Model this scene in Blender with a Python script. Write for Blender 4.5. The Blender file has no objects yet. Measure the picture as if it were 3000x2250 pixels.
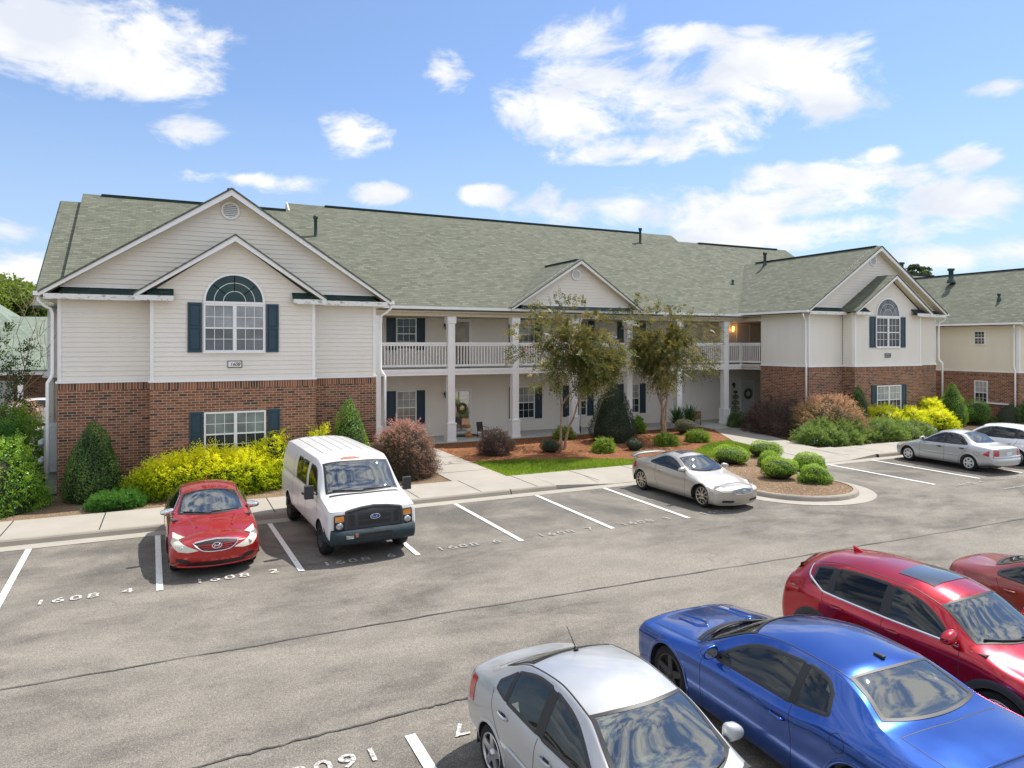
import bpy, bmesh, math, random
import numpy as np
from mathutils import Vector, Matrix
R = math.radians
scene = bpy.context.scene
col = scene.collection
random.seed(7); np.random.seed(7)

# ------------------------------------------------------------------ camera
cd = bpy.data.cameras.new('camera'); cam = bpy.data.objects.new('camera', cd); col.objects.link(cam)
cam.location = (0, 0, 4.3); cam.rotation_euler = (R(90), 0, R(-25.9))
cd.sensor_width = 36; cd.lens = 36*2060/3000; cd.shift_y = -115/3000
cd.clip_start = 0.1; cd.clip_end = 3000
scene.camera = cam
scene.view_settings.view_transform = 'Standard'; scene.view_settings.look = 'None'
scene.view_settings.gamma = 1; scene.view_settings.exposure = 0.70
scene.cycles.max_bounces = 8; scene.cycles.transparent_max_bounces = 12

# ------------------------------------------------------------------ sun + sky
SUN = Vector((0.60, 0.17, 1.0)).normalized()
elev = math.asin(SUN.z); az = math.atan2(SUN.x, SUN.y)
sl = bpy.data.lights.new('sun', 'SUN'); sl.energy = 3.8; sl.angle = R(0.5); sl.color = (1, .95, .87)
so = bpy.data.objects.new('sun', sl); col.objects.link(so)
so.rotation_euler = (-SUN).to_track_quat('-Z', 'Y').to_euler(); so.location = (20, 0, 40)

world = bpy.data.worlds.new('World'); scene.world = world; world.use_nodes = True
wn = world.node_tree; wn.nodes.clear()
def WN(t, **k):
    n = wn.nodes.new(t)
    for a, b in k.items(): setattr(n, a, b)
    return n
def wl(a, b): wn.links.new(a, b)
def wmath(op, a, b=None, c=None, clamp=False):
    n = WN('ShaderNodeMath', operation=op); n.use_clamp = clamp
    for i, v in enumerate((a, b, c)):
        if v is None: continue
        if isinstance(v, (int, float)): n.inputs[i].default_value = v
        else: wl(v, n.inputs[i])
    return n.outputs[0]
sky = WN('ShaderNodeTexSky', sky_type='NISHITA'); sky.sun_disc = False
sky.sun_elevation = elev; sky.sun_rotation = az; sky.air_density = 1.0; sky.dust_density = 0.4; sky.ozone_density = 2.0
tc = WN('ShaderNodeTexCoord')
sep = WN('ShaderNodeSeparateXYZ'); wl(tc.outputs['Generated'], sep.inputs[0])
azn = wmath('ARCTAN2', sep.outputs[0], sep.outputs[1]); eln = wmath('ARCSINE', sep.outputs[2])
comb = WN('ShaderNodeCombineXYZ'); wl(azn, comb.inputs[0]); wl(eln, comb.inputs[1])
# clouds: (u, v, half width, half height, strength), as seen in the photo, turned into azimuth / elevation
CL = [(120,85,400,105,1.0),(330,165,135,75,1.0),(400,285,112,42,1),(765,288,74,46,1),(960,155,46,34,.8),(1265,140,110,90,1),(1230,235,130,70,.9),
      (1570,200,260,95,1.05),(1760,240,150,55,.9),(1480,90,110,36,.75),(1400,322,150,32,1),(1740,390,230,42,.8),(1480,455,300,52,1.0),
      (1700,510,330,34,.9),(2090,340,70,32,.9),(2090,430,150,42,.8),(1900,335,48,18,.8),(520,388,150,20,.8),(835,418,66,22,1),
      (1045,420,56,22,1),(30,495,90,30,.9),(45,590,110,44,.9),(2080,555,260,30,.7),(1640,60,60,16,.6),(2130,195,90,18,.55)]
acc = None
for u, v, w, h, s in CL:
    u, v, w, h = [q*1.3562 for q in (u, v, w, h)]
    a = (u-1500)/2060; b = (1010-v)/2060
    A = R(25.9)+math.atan(a); E_ = math.atan2(b, math.sqrt(1+a*a)); k = 1/math.sqrt(1+a*a)
    sub = WN('ShaderNodeVectorMath', operation='SUBTRACT'); wl(comb.outputs[0], sub.inputs[0]); sub.inputs[1].default_value = (A, E_, 0)
    mul = WN('ShaderNodeVectorMath', operation='MULTIPLY'); wl(sub.outputs[0], mul.inputs[0])
    mul.inputs[1].default_value = (2060/w/k/k, 2060/h/k, 0)
    ln = WN('ShaderNodeVectorMath', operation='LENGTH'); wl(mul.outputs[0], ln.inputs[0])
    m = wmath('MULTIPLY', wmath('SUBTRACT', 1.0, wmath('POWER', ln.outputs['Value'], 1.5)), s)
    acc = m if acc is None else wmath('SMOOTH_MAX', acc, m, .25)
acc = wmath('MAXIMUM', acc, -1.3)
mp = WN('ShaderNodeMapping'); mp.inputs['Scale'].default_value = (1, 1, 2.0); wl(tc.outputs['Generated'], mp.inputs[0])
nz = WN('ShaderNodeTexNoise'); nz.inputs['Scale'].default_value = 7.5; nz.inputs['Detail'].default_value = 10; nz.inputs['Roughness'].default_value = .62
nz.inputs['Distortion'].default_value = .35
wl(mp.outputs[0], nz.inputs['Vector'])
# field: blobs + noise; elsewhere in the sky (never in frame) noise clouds, added and brightened as fill light
dn = wmath('ADD', wmath('MULTIPLY', wmath('SUBTRACT', nz.outputs[0], .5), 5.2), acc)
cm = WN('ShaderNodeMapRange', interpolation_type='SMOOTHSTEP'); wl(dn, cm.inputs[0])
cm.inputs[1].default_value = -.25; cm.inputs[2].default_value = .75
behind = WN('ShaderNodeMapRange'); wl(nz.outputs[0], behind.inputs[0]); behind.inputs[1].default_value = .42; behind.inputs[2].default_value = .58
off = WN('ShaderNodeVectorMath', operation='DOT_PRODUCT'); wl(tc.outputs['Generated'], off.inputs[0]); off.inputs[1].default_value = (math.sin(R(25.9)), math.cos(R(25.9)), -.35)
offm = WN('ShaderNodeMapRange'); wl(off.outputs['Value'], offm.inputs[0]); offm.inputs[1].default_value = .42; offm.inputs[2].default_value = .2
bh = wmath('MULTIPLY', behind.outputs[0], offm.outputs[0])
cmask = wmath('MAXIMUM', cm.outputs[0], bh)
# thin milky veil towards the horizon
veil = WN('ShaderNodeMapRange'); wl(sep.outputs[2], veil.inputs[0]); veil.inputs[1].default_value = .32; veil.inputs[2].default_value = .0
veil.inputs[3].default_value = .16; veil.inputs[4].default_value = .8
tint = WN('ShaderNodeMix', data_type='RGBA', blend_type='MULTIPLY'); tint.inputs[0].default_value = 1
wl(sky.outputs[0], tint.inputs[6]); tint.inputs[7].default_value = (.80, .92, 1.10, 1)
m1 = WN('ShaderNodeMix', data_type='RGBA'); wl(veil.outputs[0], m1.inputs[0]); wl(tint.outputs[2], m1.inputs[6]); m1.inputs[7].default_value = (3.5, 4.45, 5.7, 1)
nz2 = WN('ShaderNodeTexNoise'); nz2.inputs['Scale'].default_value = 9; nz2.inputs['Detail'].default_value = 5; wl(mp.outputs[0], nz2.inputs['Vector'])
cr = WN('ShaderNodeMapRange'); wl(nz2.outputs[0], cr.inputs[0]); cr.inputs[1].default_value = .35; cr.inputs[2].default_value = .6
cc_ = WN('ShaderNodeMix', data_type='RGBA'); wl(cr.outputs[0], cc_.inputs[0]); cc_.inputs[6].default_value = (5.0, 5.3, 5.9, 1); cc_.inputs[7].default_value = (6.6, 6.6, 6.6, 1)
hot = WN('ShaderNodeMix', data_type='RGBA'); wl(offm.outputs[0], hot.inputs[0]); wl(cc_.outputs[2], hot.inputs[6]); hot.inputs[7].default_value = (8.2, 8.1, 7.9, 1)
m2 = WN('ShaderNodeMix', data_type='RGBA'); wl(cmask, m2.inputs[0]); wl(m1.outputs[2], m2.inputs[6]); wl(hot.outputs[2], m2.inputs[7])
bg = WN('ShaderNodeBackground'); bg.inputs[1].default_value = .10; wl(m2.outputs[2], bg.inputs[0])
wo = WN('ShaderNodeOutputWorld'); wl(bg.outputs[0], wo.inputs[0])

# ------------------------------------------------------------------ materials
MATS = {}
class NT:
    """small node-graph helper"""
    def __init__(s, name):
        s.m = bpy.data.materials.new(name); s.m.use_nodes = True; s.t = s.m.node_tree
        s.b = s.t.nodes['Principled BSDF']; s.out = s.t.nodes['Material Output']
    def n(s, t, **k):
        n = s.t.nodes.new(t)
        for a, b in k.items(): setattr(n, a, b)
        return n
    def l(s, a, b): s.t.links.new(a, b)
    def tc(s, which='Object'):
        return s.n('ShaderNodeTexCoord').outputs[which]
    def noise(s, scale, detail=4, rough=.5, vec=None, sc=None, dist=0):
        n = s.n('ShaderNodeTexNoise'); n.inputs['Scale'].default_value = scale; n.inputs['Detail'].default_value = detail
        n.inputs['Roughness'].default_value = rough; n.inputs['Distortion'].default_value = dist
        v = vec if vec is not None else s.tc()
        if sc: v = s.map(v, sc)
        s.l(v, n.inputs['Vector']); return n.outputs[0]
    def map(s, v, sc=(1, 1, 1), loc=(0, 0, 0)):
        m = s.n('ShaderNodeMapping'); m.inputs['Scale'].default_value = sc; m.inputs['Location'].default_value = loc
        s.l(v, m.inputs[0]); return m.outputs[0]
    def ramp(s, f, pts):
        r = s.n('ShaderNodeValToRGB'); e = r.color_ramp.elements
        while len(e) < len(pts): e.new(.5)
        for i, (p, c) in enumerate(pts):
            e[i].position = p; e[i].color = (c[0], c[1], c[2], 1) if hasattr(c, '__len__') else (c, c, c, 1)
        s.l(f, r.inputs[0]); return r.outputs[0]
    def rng(s, f, a, b, c=0, d=1):
        r = s.n('ShaderNodeMapRange'); s.l(f, r.inputs[0])
        for i, v in enumerate((a, b, c, d)): r.inputs[i+1].default_value = v
        return r.outputs[0]
    def mix(s, f, a, b, mode='MIX'):
        m = s.n('ShaderNodeMix', data_type='RGBA', blend_type=mode)
        for i, v in ((0, f), (6, a), (7, b)):
            if isinstance(v, (int, float)): m.inputs[i].default_value = v if i == 0 else (v, v, v, 1)
            elif isinstance(v, tuple): m.inputs[i].default_value = (*v[:3], 1)
            else: s.l(v, m.inputs[i])
        return m.outputs[2]
    def math(s, op, a, b=0.0):
        n = s.n('ShaderNodeMath', operation=op)
        for i, v in enumerate((a, b)):
            if isinstance(v, (int, float)): n.inputs[i].default_value = v
            else: s.l(v, n.inputs[i])
        return n.outputs[0]
    def bump(s, h, strength=.3, dist=.01):
        b = s.n('ShaderNodeBump'); b.inputs['Strength'].default_value = strength; b.inputs['Distance'].default_value = dist
        s.l(h, b.inputs['Height']); s.l(b.outputs[0], s.b.inputs['Normal'])
    def set(s, color=None, rough=None, metal=None, spec=None, coat=None):
        for k, v in (('Base Color', color), ('Roughness', rough), ('Metallic', metal), ('Specular IOR Level', spec), ('Coat Weight', coat)):
            if v is None: continue
            if isinstance(v, (int, float)): s.b.inputs[k].default_value = v
            elif isinstance(v, tuple): s.b.inputs[k].default_value = (*v[:3], 1)
            else: s.l(v, s.b.inputs[k])
        return s
def simple(name, c, rough=.5, metal=0, spec=.5, var=.12, scale=6, coat=0, bump=0):
    if name in MATS: return MATS[name]
    g = NT(name); n = g.noise(scale, 5, .6)
    g.set(g.mix(g.rng(n, .3, .7), tuple(q*(1-var) for q in c), tuple(min(1, q*(1+var)) for q in c)), rough, metal, spec, coat)
    if bump: g.bump(g.noise(60, 3), bump, .005)
    MATS[name] = g.m; return g.m
def M(name): return MATS[name]

def m_brick(name, scol, mortar, offv=0.5, soldier=False, tones=None):
    g = NT(name); uv = g.n('ShaderNodeUVMap').outputs[0]
    b = g.n('ShaderNodeTexBrick'); g.l(uv, b.inputs['Vector'])
    if soldier: b.inputs['Brick Width'].default_value = .074; b.inputs['Row Height'].default_value = .27; b.offset = 0
    else: b.inputs['Brick Width'].default_value = .215; b.inputs['Row Height'].default_value = .076; b.offset = .5
    b.inputs['Scale'].default_value = 1; b.inputs['Mortar Size'].default_value = .0075; b.inputs['Mortar Smooth'].default_value = .2
    b.inputs['Bias'].default_value = 0
    b.inputs['Color1'].default_value = (0, 0, 0, 1); b.inputs['Color2'].default_value = (1, 1, 1, 1); b.inputs['Mortar'].default_value = (.5, .5, .5, 1)
    t = tones
    rc = g.ramp(b.outputs['Color'], [(0, t[0]), (.09, t[0]), (.12, t[1]), (.5, t[2]), (.8, t[3]), (1, t[4])])
    n = g.noise(2.2, 4, .6, uv); rc = g.mix(g.rng(n, .3, .7, 0, .35), rc, (.16, .08, .055), 'MIX')
    mo = g.mix(g.noise(8, 3, .5, uv), mortar, tuple(q*.72 for q in mortar))
    g.set(g.mix(b.outputs['Fac'], rc, mo), .88, 0, .25)
    h = g.math('SUBTRACT', 1.0, b.outputs['Fac']); h2 = g.math('ADD', h, g.math('MULTIPLY', g.noise(90, 3, .6, uv), .4))
    g.bump(h2, .7, .008); MATS[name] = g.m
T_ = [(.06, .046, .036), (.16, .062, .036), (.26, .10, .056), (.33, .132, .074), (.38, .175, .105)]
m_brick('brick', None, (.56, .48, .36), tones=T_)
m_brick('brick_soldier', None, (.56, .48, .36), soldier=True, tones=T_)

def m_siding(name, c):
    g = NT(name); o = g.tc()
    st = g.noise(1.1, 5, .6, o, (1, 1, .35)); lo = g.noise(.35, 2, .5, o)
    f = g.mix(g.rng(st, .35, .7), c, tuple(q*.93 for q in c))
    f = g.mix(g.rng(lo, .4, .65, 0, .5), f, (c[0]*.97, c[1]*.93, c[2]*.84))
    g.set(f, .55, 0, .35); g.bump(g.noise(45, 2, .5, o, (.15, .15, 1)), .15, .004); MATS[name] = g.m
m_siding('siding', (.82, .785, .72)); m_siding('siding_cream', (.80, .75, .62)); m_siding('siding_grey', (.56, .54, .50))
def m_roof(name, dk, lt):
    g = NT(name); uv = g.n('ShaderNodeUVMap').outputs[0]
    b = g.n('ShaderNodeTexBrick'); g.l(uv, b.inputs['Vector']); b.inputs['Scale'].default_value = 1
    b.inputs['Brick Width'].default_value = .30; b.inputs['Row Height'].default_value = .15; b.offset = .37
    b.inputs['Mortar Size'].default_value = .012; b.inputs['Mortar Smooth'].default_value = .3
    b.inputs['Color1'].default_value = (0, 0, 0, 1); b.inputs['Color2'].default_value = (1, 1, 1, 1)
    b.inputs['Mortar'].default_value = (0, 0, 0, 1)
    c = g.ramp(b.outputs['Color'], [(0, tuple(q*.9 for q in dk)), (.2, tuple(q*1.12 for q in dk)), (.8, tuple(q*.9 for q in lt)), (1, tuple(q*1.08 for q in lt))])
    c = g.mix(g.rng(g.noise(160, 2, .6, uv), .3, .7, 0, .45), c, tuple(q*.6 for q in dk))
    c = g.mix(g.rng(g.noise(.35, 5, .6, uv), .42, .66, 0, .15), c, (lt[0]*.98, lt[1]*.9, lt[2]*.9))
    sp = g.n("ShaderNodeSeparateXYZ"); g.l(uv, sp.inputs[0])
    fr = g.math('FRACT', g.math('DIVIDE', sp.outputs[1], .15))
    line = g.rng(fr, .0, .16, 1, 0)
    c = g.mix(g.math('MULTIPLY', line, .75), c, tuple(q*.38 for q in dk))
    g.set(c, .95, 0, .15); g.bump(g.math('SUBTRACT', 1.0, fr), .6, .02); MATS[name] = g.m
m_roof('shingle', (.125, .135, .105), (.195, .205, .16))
m_roof('shingle_dark', (.03, .055, .05), (.055, .085, .075))  # on the skirt roofs this colour carries the shade of the rakes
def m_conc(name, c, joints=0):
    g = NT(name); o = g.tc()
    f = g.mix(g.rng(g.noise(.8, 6, .65, o), .3, .7), tuple(q*.84 for q in c), c)
    f = g.mix(g.rng(g.noise(70, 3, .7, o), .35, .65, 0, .3), f, tuple(q*.6 for q in c))
    f = g.mix(g.rng(g.noise(.45, 5, .7, o, (1, 2, 1)), .56, .72, 0, .4), f, tuple(q*.62 for q in c))
    g.set(f, .9, 0, .2); g.bump(g.noise(120, 3, .6, o), .25, .004); MATS[name] = g.m
m_conc('concrete', (.40, .37, .325)); m_conc('concrete_dark', (.36, .325, .275)); m_conc('slab', (.60, .585, .55))
def m_asphalt():
    g = NT('asphalt'); o = g.tc()
    big = g.noise(.22, 6, .62, o, (.8, 1.3, 1), .6); mid = g.noise(.85, 8, .72, o, (.8, 1.35, 1), .3)
    grain = g.noise(75, 3, .75, o); gr2 = g.noise(26, 4, .7, o)
    base = g.mix(g.rng(mid, .38, .64), (.115, .105, .092), (.275, .25, .215))
    base = g.mix(g.rng(big, .44, .6, 0, .6), base, (.325, .298, .255))
    # stalls along the far kerb have more dark tyre-polished patches
    sp = g.n('ShaderNodeSeparateXYZ'); g.l(o, sp.inputs[0])
    st = g.math('MULTIPLY', g.rng(sp.outputs[1], 13.2, 15.2), g.rng(g.noise(.55, 5, .6, o, (1, .8, 1), .8), .40, .58))
    base = g.mix(g.math('MULTIPLY', st, .72), base, (.085, .083, .078))
    sx = g.math('ABSOLUTE', g.math('SUBTRACT', g.math('FRACT', g.math('DIVIDE', g.math('SUBTRACT', sp.outputs[0], 2.2), 2.37)), .5))
    oy = g.math('ABSOLUTE', g.math('SUBTRACT', sp.outputs[1], 15.3)); sd = g.math('ADD', g.math('MULTIPLY', sx, 2.6), g.math('MULTIPLY', oy, .75))
    oil = g.math('MULTIPLY', g.rng(g.math('ADD', sd, g.math('MULTIPLY', g.noise(2.2, 6, .7, o), 1.6)), .75, 1.45, 1, 0), .62)
    base = g.mix(oil, base, (.055, .052, .048))
    base = g.mix(g.rng(gr2, .36, .64, 0, .45), base, (.16, .145, .125))
    base = g.mix(g.rng(grain, .30, .52, .85, 0), base, (.045, .042, .04))
    base = g.mix(g.rng(grain, .56, .74, 0, .7), base, (.52, .48, .42))
    vr = g.n('ShaderNodeTexVoronoi', feature='DISTANCE_TO_EDGE'); vr.inputs['Scale'].default_value = .22
    wv = g.n('ShaderNodeVectorMath', operation='ADD'); g.l(o, wv.inputs[0])
    nn = g.n('ShaderNodeTexNoise'); nn.inputs['Scale'].default_value = 1.3; nn.inputs['Detail'].default_value = 6; g.l(o, nn.inputs['Vector'])
    g.l(nn.outputs['Color'], wv.inputs[1]); g.l(wv.outputs[0], vr.inputs['Vector'])
    crk = g.rng(vr.outputs['Distance'], 0, .0035, 1, 0)
    base = g.mix(g.math('MULTIPLY', crk, g.rng(g.noise(.5, 2, .5, o), .5, .6, 0, .4)), base, (.07, .065, .06))
    g.set(base, .93, 0, .2); g.bump(g.noise(90, 4, .7, o), .55, .008); MATS['asphalt'] = g.m
m_asphalt()
def m_ground(name, cols, sc, sc2=None, bump=.8):
    g = NT(name); o = g.tc()
    f = g.ramp(g.noise(sc, 6, .7, o, sc2), [(.3, cols[0]), (.45, cols[1]), (.58, cols[2]), (.7, cols[3])])
    f = g.mix(g.rng(g.noise(.7, 4, .6, o), .4, .65, 0, .4), f, cols[0])
    g.set(f, .98, 0, .05); g.bump(g.noise(sc*1.3, 5, .7, o), bump, .03); MATS[name] = g.m
m_ground('mulch', [(.10, .045, .022), (.20, .085, .042), (.33, .155, .08), (.46, .26, .15)], 22, (1, 2.2, 1))
m_ground('mulch_old', [(.10, .07, .045), (.19, .13, .085), (.30, .22, .15), (.40, .32, .23)], 24, (1.5, 1, 1))
m_ground('lawn_soil', [(.07, .10, .015), (.12, .17, .025), (.17, .24, .03), (.23, .28, .045)], 16)
m_ground('soil', [(.06, .045, .03), (.09, .068, .045), (.13, .10, .07), (.17, .13, .09)], 20)
simple('white_trim', (.86, .86, .85), .45, var=.03, scale=3)
simple('white_rail', (.82, .81, .79), .45, var=.04, scale=3)
simple('beige_trim', (.70, .64, .52), .55, var=.05)
simple('soffit', (.62, .55, .40), .6, var=.08)
def m_peel():
    g = NT('peeling_white'); o = g.tc(); f = g.rng(g.noise(5, 6, .7, o, (1, 1, 2.5)), .55, .6)
    g.set(g.mix(f, (.78, .78, .75), (.38, .34, .29)), .6); MATS['peeling_white'] = g.m
m_peel()
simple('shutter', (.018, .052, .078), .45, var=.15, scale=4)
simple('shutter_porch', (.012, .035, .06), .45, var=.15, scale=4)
simple('pipe_green', (.025, .055, .045), .5); simple('black', (.015, .015, .016), .5); simple('dark', (.03, .03, .032), .7)
simple('rubber', (.02, .02, .021), .85, spec=.2); simple('plastic_black', (.028, .029, .031), .5); simple('wood', (.24, .12, .05), .6)
simple('grey_metal', (.34, .36, .37), .4, .5); simple('grey_paint', (.34, .38, .40), .5)
simple('bark', (.30, .22, .15), .85, var=.35, scale=9, bump=.5); simple('bark_pale', (.42, .34, .25), .8, var=.3, scale=10, bump=.4)
simple('sign_white', (.85, .85, .83), .5, var=.02); simple('white_door', (.72, .73, .72), .4, var=.03)
simple('tan', (.48, .38, .24), .7)
def m_line():
    g = NT('painted_line'); o = g.tc(); w = g.rng(g.noise(28, 5, .75, o), .36, .44)
    g.set(g.mix(w, (.24, .22, .19), (.78, .77, .74)), .7); MATS['painted_line'] = g.m
m_line()
def m_stencil(name, thr):
    g = NT(name); o = g.tc(); w = g.rng(g.noise(24, 6, .8, o), thr, thr+.1)
    g.set(g.mix(w, (.24, .225, .20), (.78, .76, .72)), .75); MATS[name] = g.m
m_stencil('stencil_paint', .46); m_stencil('stencil_worn', .53)
def m_winglass(name, c, tint=.5, blinds=False):
    """house window: dark or blinded room behind a reflecting pane"""
    g = NT(name); uv = g.n('ShaderNodeUVMap').outputs[0]
    b = g.noise(1.6, 3, .6, g.tc()); cc = g.mix(g.rng(b, .35, .65), tuple(q*.6 for q in c), c)
    if blinds:
        sp = g.n('ShaderNodeSeparateXYZ'); g.l(uv, sp.inputs[0]); fr = g.math('FRACT', g.math('DIVIDE', sp.outputs[1], .045))
        cc = g.mix(g.rng(fr, .7, .85, 0, .6), cc, tuple(q*.45 for q in c))
    g.set(cc, .06, 0, .5, 0); g.b.inputs['IOR'].default_value = 1.5
    g.bump(g.noise(1.2, 2, .5, g.tc()), .02, .02); MATS[name] = g.m
m_winglass('pane_dark', (.03, .045, .05)); m_winglass('pane_blinds', (.42, .44, .46), blinds=True); m_winglass('pane_grey', (.17, .19, .21), blinds=True)
m_winglass('pane_green', (.015, .05, .045)); m_winglass('pane_curtain', (.45, .47, .44)); m_winglass('pane_teal', (.24, .30, .28)); m_winglass('pane_beige', (.40, .37, .30))  # pane_teal holds the reflected surroundings in its base colour
def m_mirror():
    g = NT('pane_mirror'); g.set((.6, .62, .6), .03, .85, 1); MATS['pane_mirror'] = g.m
m_mirror()

# ------------------------------------------------------------------ mesh builder
class MB:
    def __init__(s): s.v = []; s.f = []; s.mi = []; s.mats = []; s.sm = []
    def mat(s, m):
        if m not in s.mats: s.mats.append(m)
        return s.mats.index(m)
    def add(s, vs, fs, m, smooth=False):
        o = len(s.v); s.v += [tuple(p) for p in vs]; k = s.mat(m)
        for f in fs: s.f.append(tuple(i+o for i in f)); s.mi.append(k); s.sm.append(smooth)
        return s
    def quad(s, a, b, c, d, m): return s.add([a, b, c, d], [(0, 1, 2, 3)], m)
    def poly(s, ps, m): return s.add(ps, [tuple(range(len(ps)))], m)
    def box(s, x0, x1, y0, y1, z0, z1, m):
        if x0 > x1: x0, x1 = x1, x0
        if y0 > y1: y0, y1 = y1, y0
        if z0 > z1: z0, z1 = z1, z0
        v = [(x, y, z) for z in (z0, z1) for y in (y0, y1) for x in (x0, x1)]
        return s.add(v, [(0, 2, 3, 1), (4, 5, 7, 6), (0, 1, 5, 4), (2, 6, 7, 3), (0, 4, 6, 2), (1, 3, 7, 5)], m)
    def prism(s, pts, d, m):
        """closed polygon pts (3D) extruded by vector d"""
        n = len(pts); a = [Vector(p) for p in pts]; b = [p+Vector(d) for p in a]
        fs = [tuple(range(n))[::-1], tuple(range(n, 2*n))] + [(i, (i+1) % n, n+(i+1) % n, n+i) for i in range(n)]
        return s.add(a+b, fs, m)
    def tube(s, path, r, m, n=8, smooth=True, cap=True):
        path = [Vector(p) for p in path]; rs = r if hasattr(r, '__len__') else [r]*len(path); vs = []; fs = []
        up = Vector((0, 0, 1)); prev = None
        for i, p in enumerate(path):
            t = (path[min(i+1, len(path)-1)]-path[max(i-1, 0)]).normalized()
            if prev is None: prev = t.cross(up) if abs(t.z) < .95 else t.cross(Vector((1, 0, 0)))
            a = (prev-t*prev.dot(t)).normalized(); prev = a; b = t.cross(a)
            for k in range(n):
                an = 2*math.pi*k/n; vs.append(p+(a*math.cos(an)+b*math.sin(an))*rs[i])
        for i in range(len(path)-1):
            for k in range(n):
                fs.append((i*n+k, i*n+(k+1) % n, (i+1)*n+(k+1) % n, (i+1)*n+k))
        if cap: fs += [tuple(range(n))[::-1], tuple((len(path)-1)*n+k for k in range(n))]
        return s.add(vs, fs, m, smooth)
    def lathe(s, prof, c, m, n=24, axis='z', smooth=True):
        vs = []; fs = []
        for (r, h) in prof:
            for k in range(n):
                a = 2*math.pi*k/n; x, y = r*math.cos(a), r*math.sin(a)
                vs.append((c[0]+x, c[1]+y, c[2]+h) if axis == 'z' else (c[0]+x, c[1]+h, c[2]+y))
        for i in range(len(prof)-1):
            for k in range(n): fs.append((i*n+k, i*n+(k+1) % n, (i+1)*n+(k+1) % n, (i+1)*n+k))
        return s.add(vs, fs, m, smooth)
    def sphere(s, c, r, m, n=14, k=10, smooth=True):
        r = r if hasattr(r, '__len__') else (r, r, r); vs = []; fs = []
        for i in range(k+1):
            th = math.pi*i/k
            for j in range(n):
                ph = 2*math.pi*j/n
                vs.append((c[0]+r[0]*math.sin(th)*math.cos(ph), c[1]+r[1]*math.sin(th)*math.sin(ph), c[2]+r[2]*math.cos(th)))
        for i in range(k):
            for j in range(n): fs.append((i*n+j, (i+1)*n+j, (i+1)*n+(j+1) % n, i*n+(j+1) % n))
        return s.add(vs, fs, m, smooth)
    def build(s, name, parent=None, scale=None, bevel=0, uv=True, world=True):
        off = Vector(parent['_w']) if (parent is not None and world and '_w' in parent) else Vector((0, 0, 0))
        V = np.array(s.v, dtype=float).reshape(-1, 3)-np.array(off)
        if scale: V = V*scale
        me = bpy.data.meshes.new(name); me.from_pydata(V.tolist(), [], s.f)
        for m in s.mats: me.materials.append(M(m) if isinstance(m, str) else m)
        me.polygons.foreach_set('material_index', s.mi); me.polygons.foreach_set('use_smooth', s.sm)
        me.update()
        if uv:
            ul = me.uv_layers.new(name='uv'); off_ = off
            for p in me.polygons:
                n = p.normal
                if abs(n.z) > .97: t = Vector((1, 0, 0)); b = Vector((0, 1, 0))
                else:
                    t = Vector((0, 0, 1)).cross(n).normalized(); b = n.cross(t)
                for li in p.loop_indices:
                    q = me.vertices[me.loops[li].vertex_index].co+off_
                    ul.data[li].uv = (q.dot(t), q.dot(b))
        o = bpy.data.objects.new(name, me); col.objects.link(o)
        if parent is not None: o.parent = parent
        if bevel:
            bm_ = o.modifiers.new('bevel', 'BEVEL'); bm_.width = bevel; bm_.segments = 2; bm_.limit_method = 'ANGLE'
        return o
def tag(o, label=None, cat=None, group=None, kind=None):
    for k, v in (('label', label), ('category', cat), ('group', group), ('kind', kind)):
        if v: o[k] = v
    return o
def thing(name, label, cat, loc=(0, 0, 0), rz=0, group=None):
    o = bpy.data.objects.new(name, None); col.objects.link(o); o.location = loc; o.rotation_euler = (0, 0, rz); o.empty_display_size = .2
    o['_w'] = loc; return tag(o, label, cat, group)

# ------------------------------------------------------------------ ground, lot, kerbs, beds
def sheet(name, polys, m, z, thick=0):
    b = MB()
    for P in polys:
        pts = [(x, y, z-thick) for x, y in P]
        if thick: b.prism(pts, (0, 0, thick), m)
        else: b.poly(pts, m)
    return tag(b.build(name), kind='structure')
sheet('ground', [[(-900, -400), (1200, -400), (1200, 1500), (-900, 1500)]], 'soil', -.03)
sheet('parking_lot', [[(-40, -14), (60, -14), (60, 19), (-40, 19)]], 'asphalt', -.004)
def rect(x0, x1, y0, y1): return [(x0, y0), (x1, y0), (x1, y1), (x0, y1)]
# gutter pan, kerb, pavement
sheet('gutter_pan', [rect(-40, 14.6, 17.75, 18.16), rect(18.9, 60, 17.6, 18.0)], 'concrete', .004)
def kerbline(name, pts, w=.16, h=.13, m='concrete_dark'):
    b = MB(); n = len(pts); L = []; Rr = []
    for i, p in enumerate(pts):
        p = Vector((p[0], p[1], 0)); a = Vector((*pts[max(i-1, 0)], 0)); c = Vector((*pts[min(i+1, n-1)], 0)); t = (c-a).normalized(); q = Vector((-t.y, t.x, 0))
        L.append(p+q*w); Rr.append(p)
    prof = [(0, 0), (.03, h*.75), (.06, h), (w, h), (w, 0)]
    vs = []; fs = []
    for i in range(n):
        d = (L[i]-Rr[i])/w
        for (o_, z) in prof: vs.append(Rr[i]+d*o_+Vector((0, 0, z)))
    k = len(prof)
    for i in range(n-1):
        for j in range(k-1): fs.append((i*k+j, (i+1)*k+j, (i+1)*k+j+1, i*k+j+1))
    fs += [tuple(range(k)), tuple((n-1)*k+j for j in range(k))[::-1]]
    b.add(vs, fs, m); return tag(b.build(name), kind='structure')
kerbline('kerb', [(-40, 18.16), (8.78, 18.16)]); kerbline('kerb', [(8.82, 18.16), (10.3, 18.16)]); kerbline('kerb', [(24.3, 18.0), (60, 18.0)]); kerbline('kerb', [(18.5, 18.0), (20.25, 18.0)])
b = MB()  # pavement with dropped ramps
for x0, x1 in ((-40, 8.8), (8.8, 10.3)): b.box(x0, x1, 18.32, 20.2, -.02, .12, 'concrete')
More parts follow.
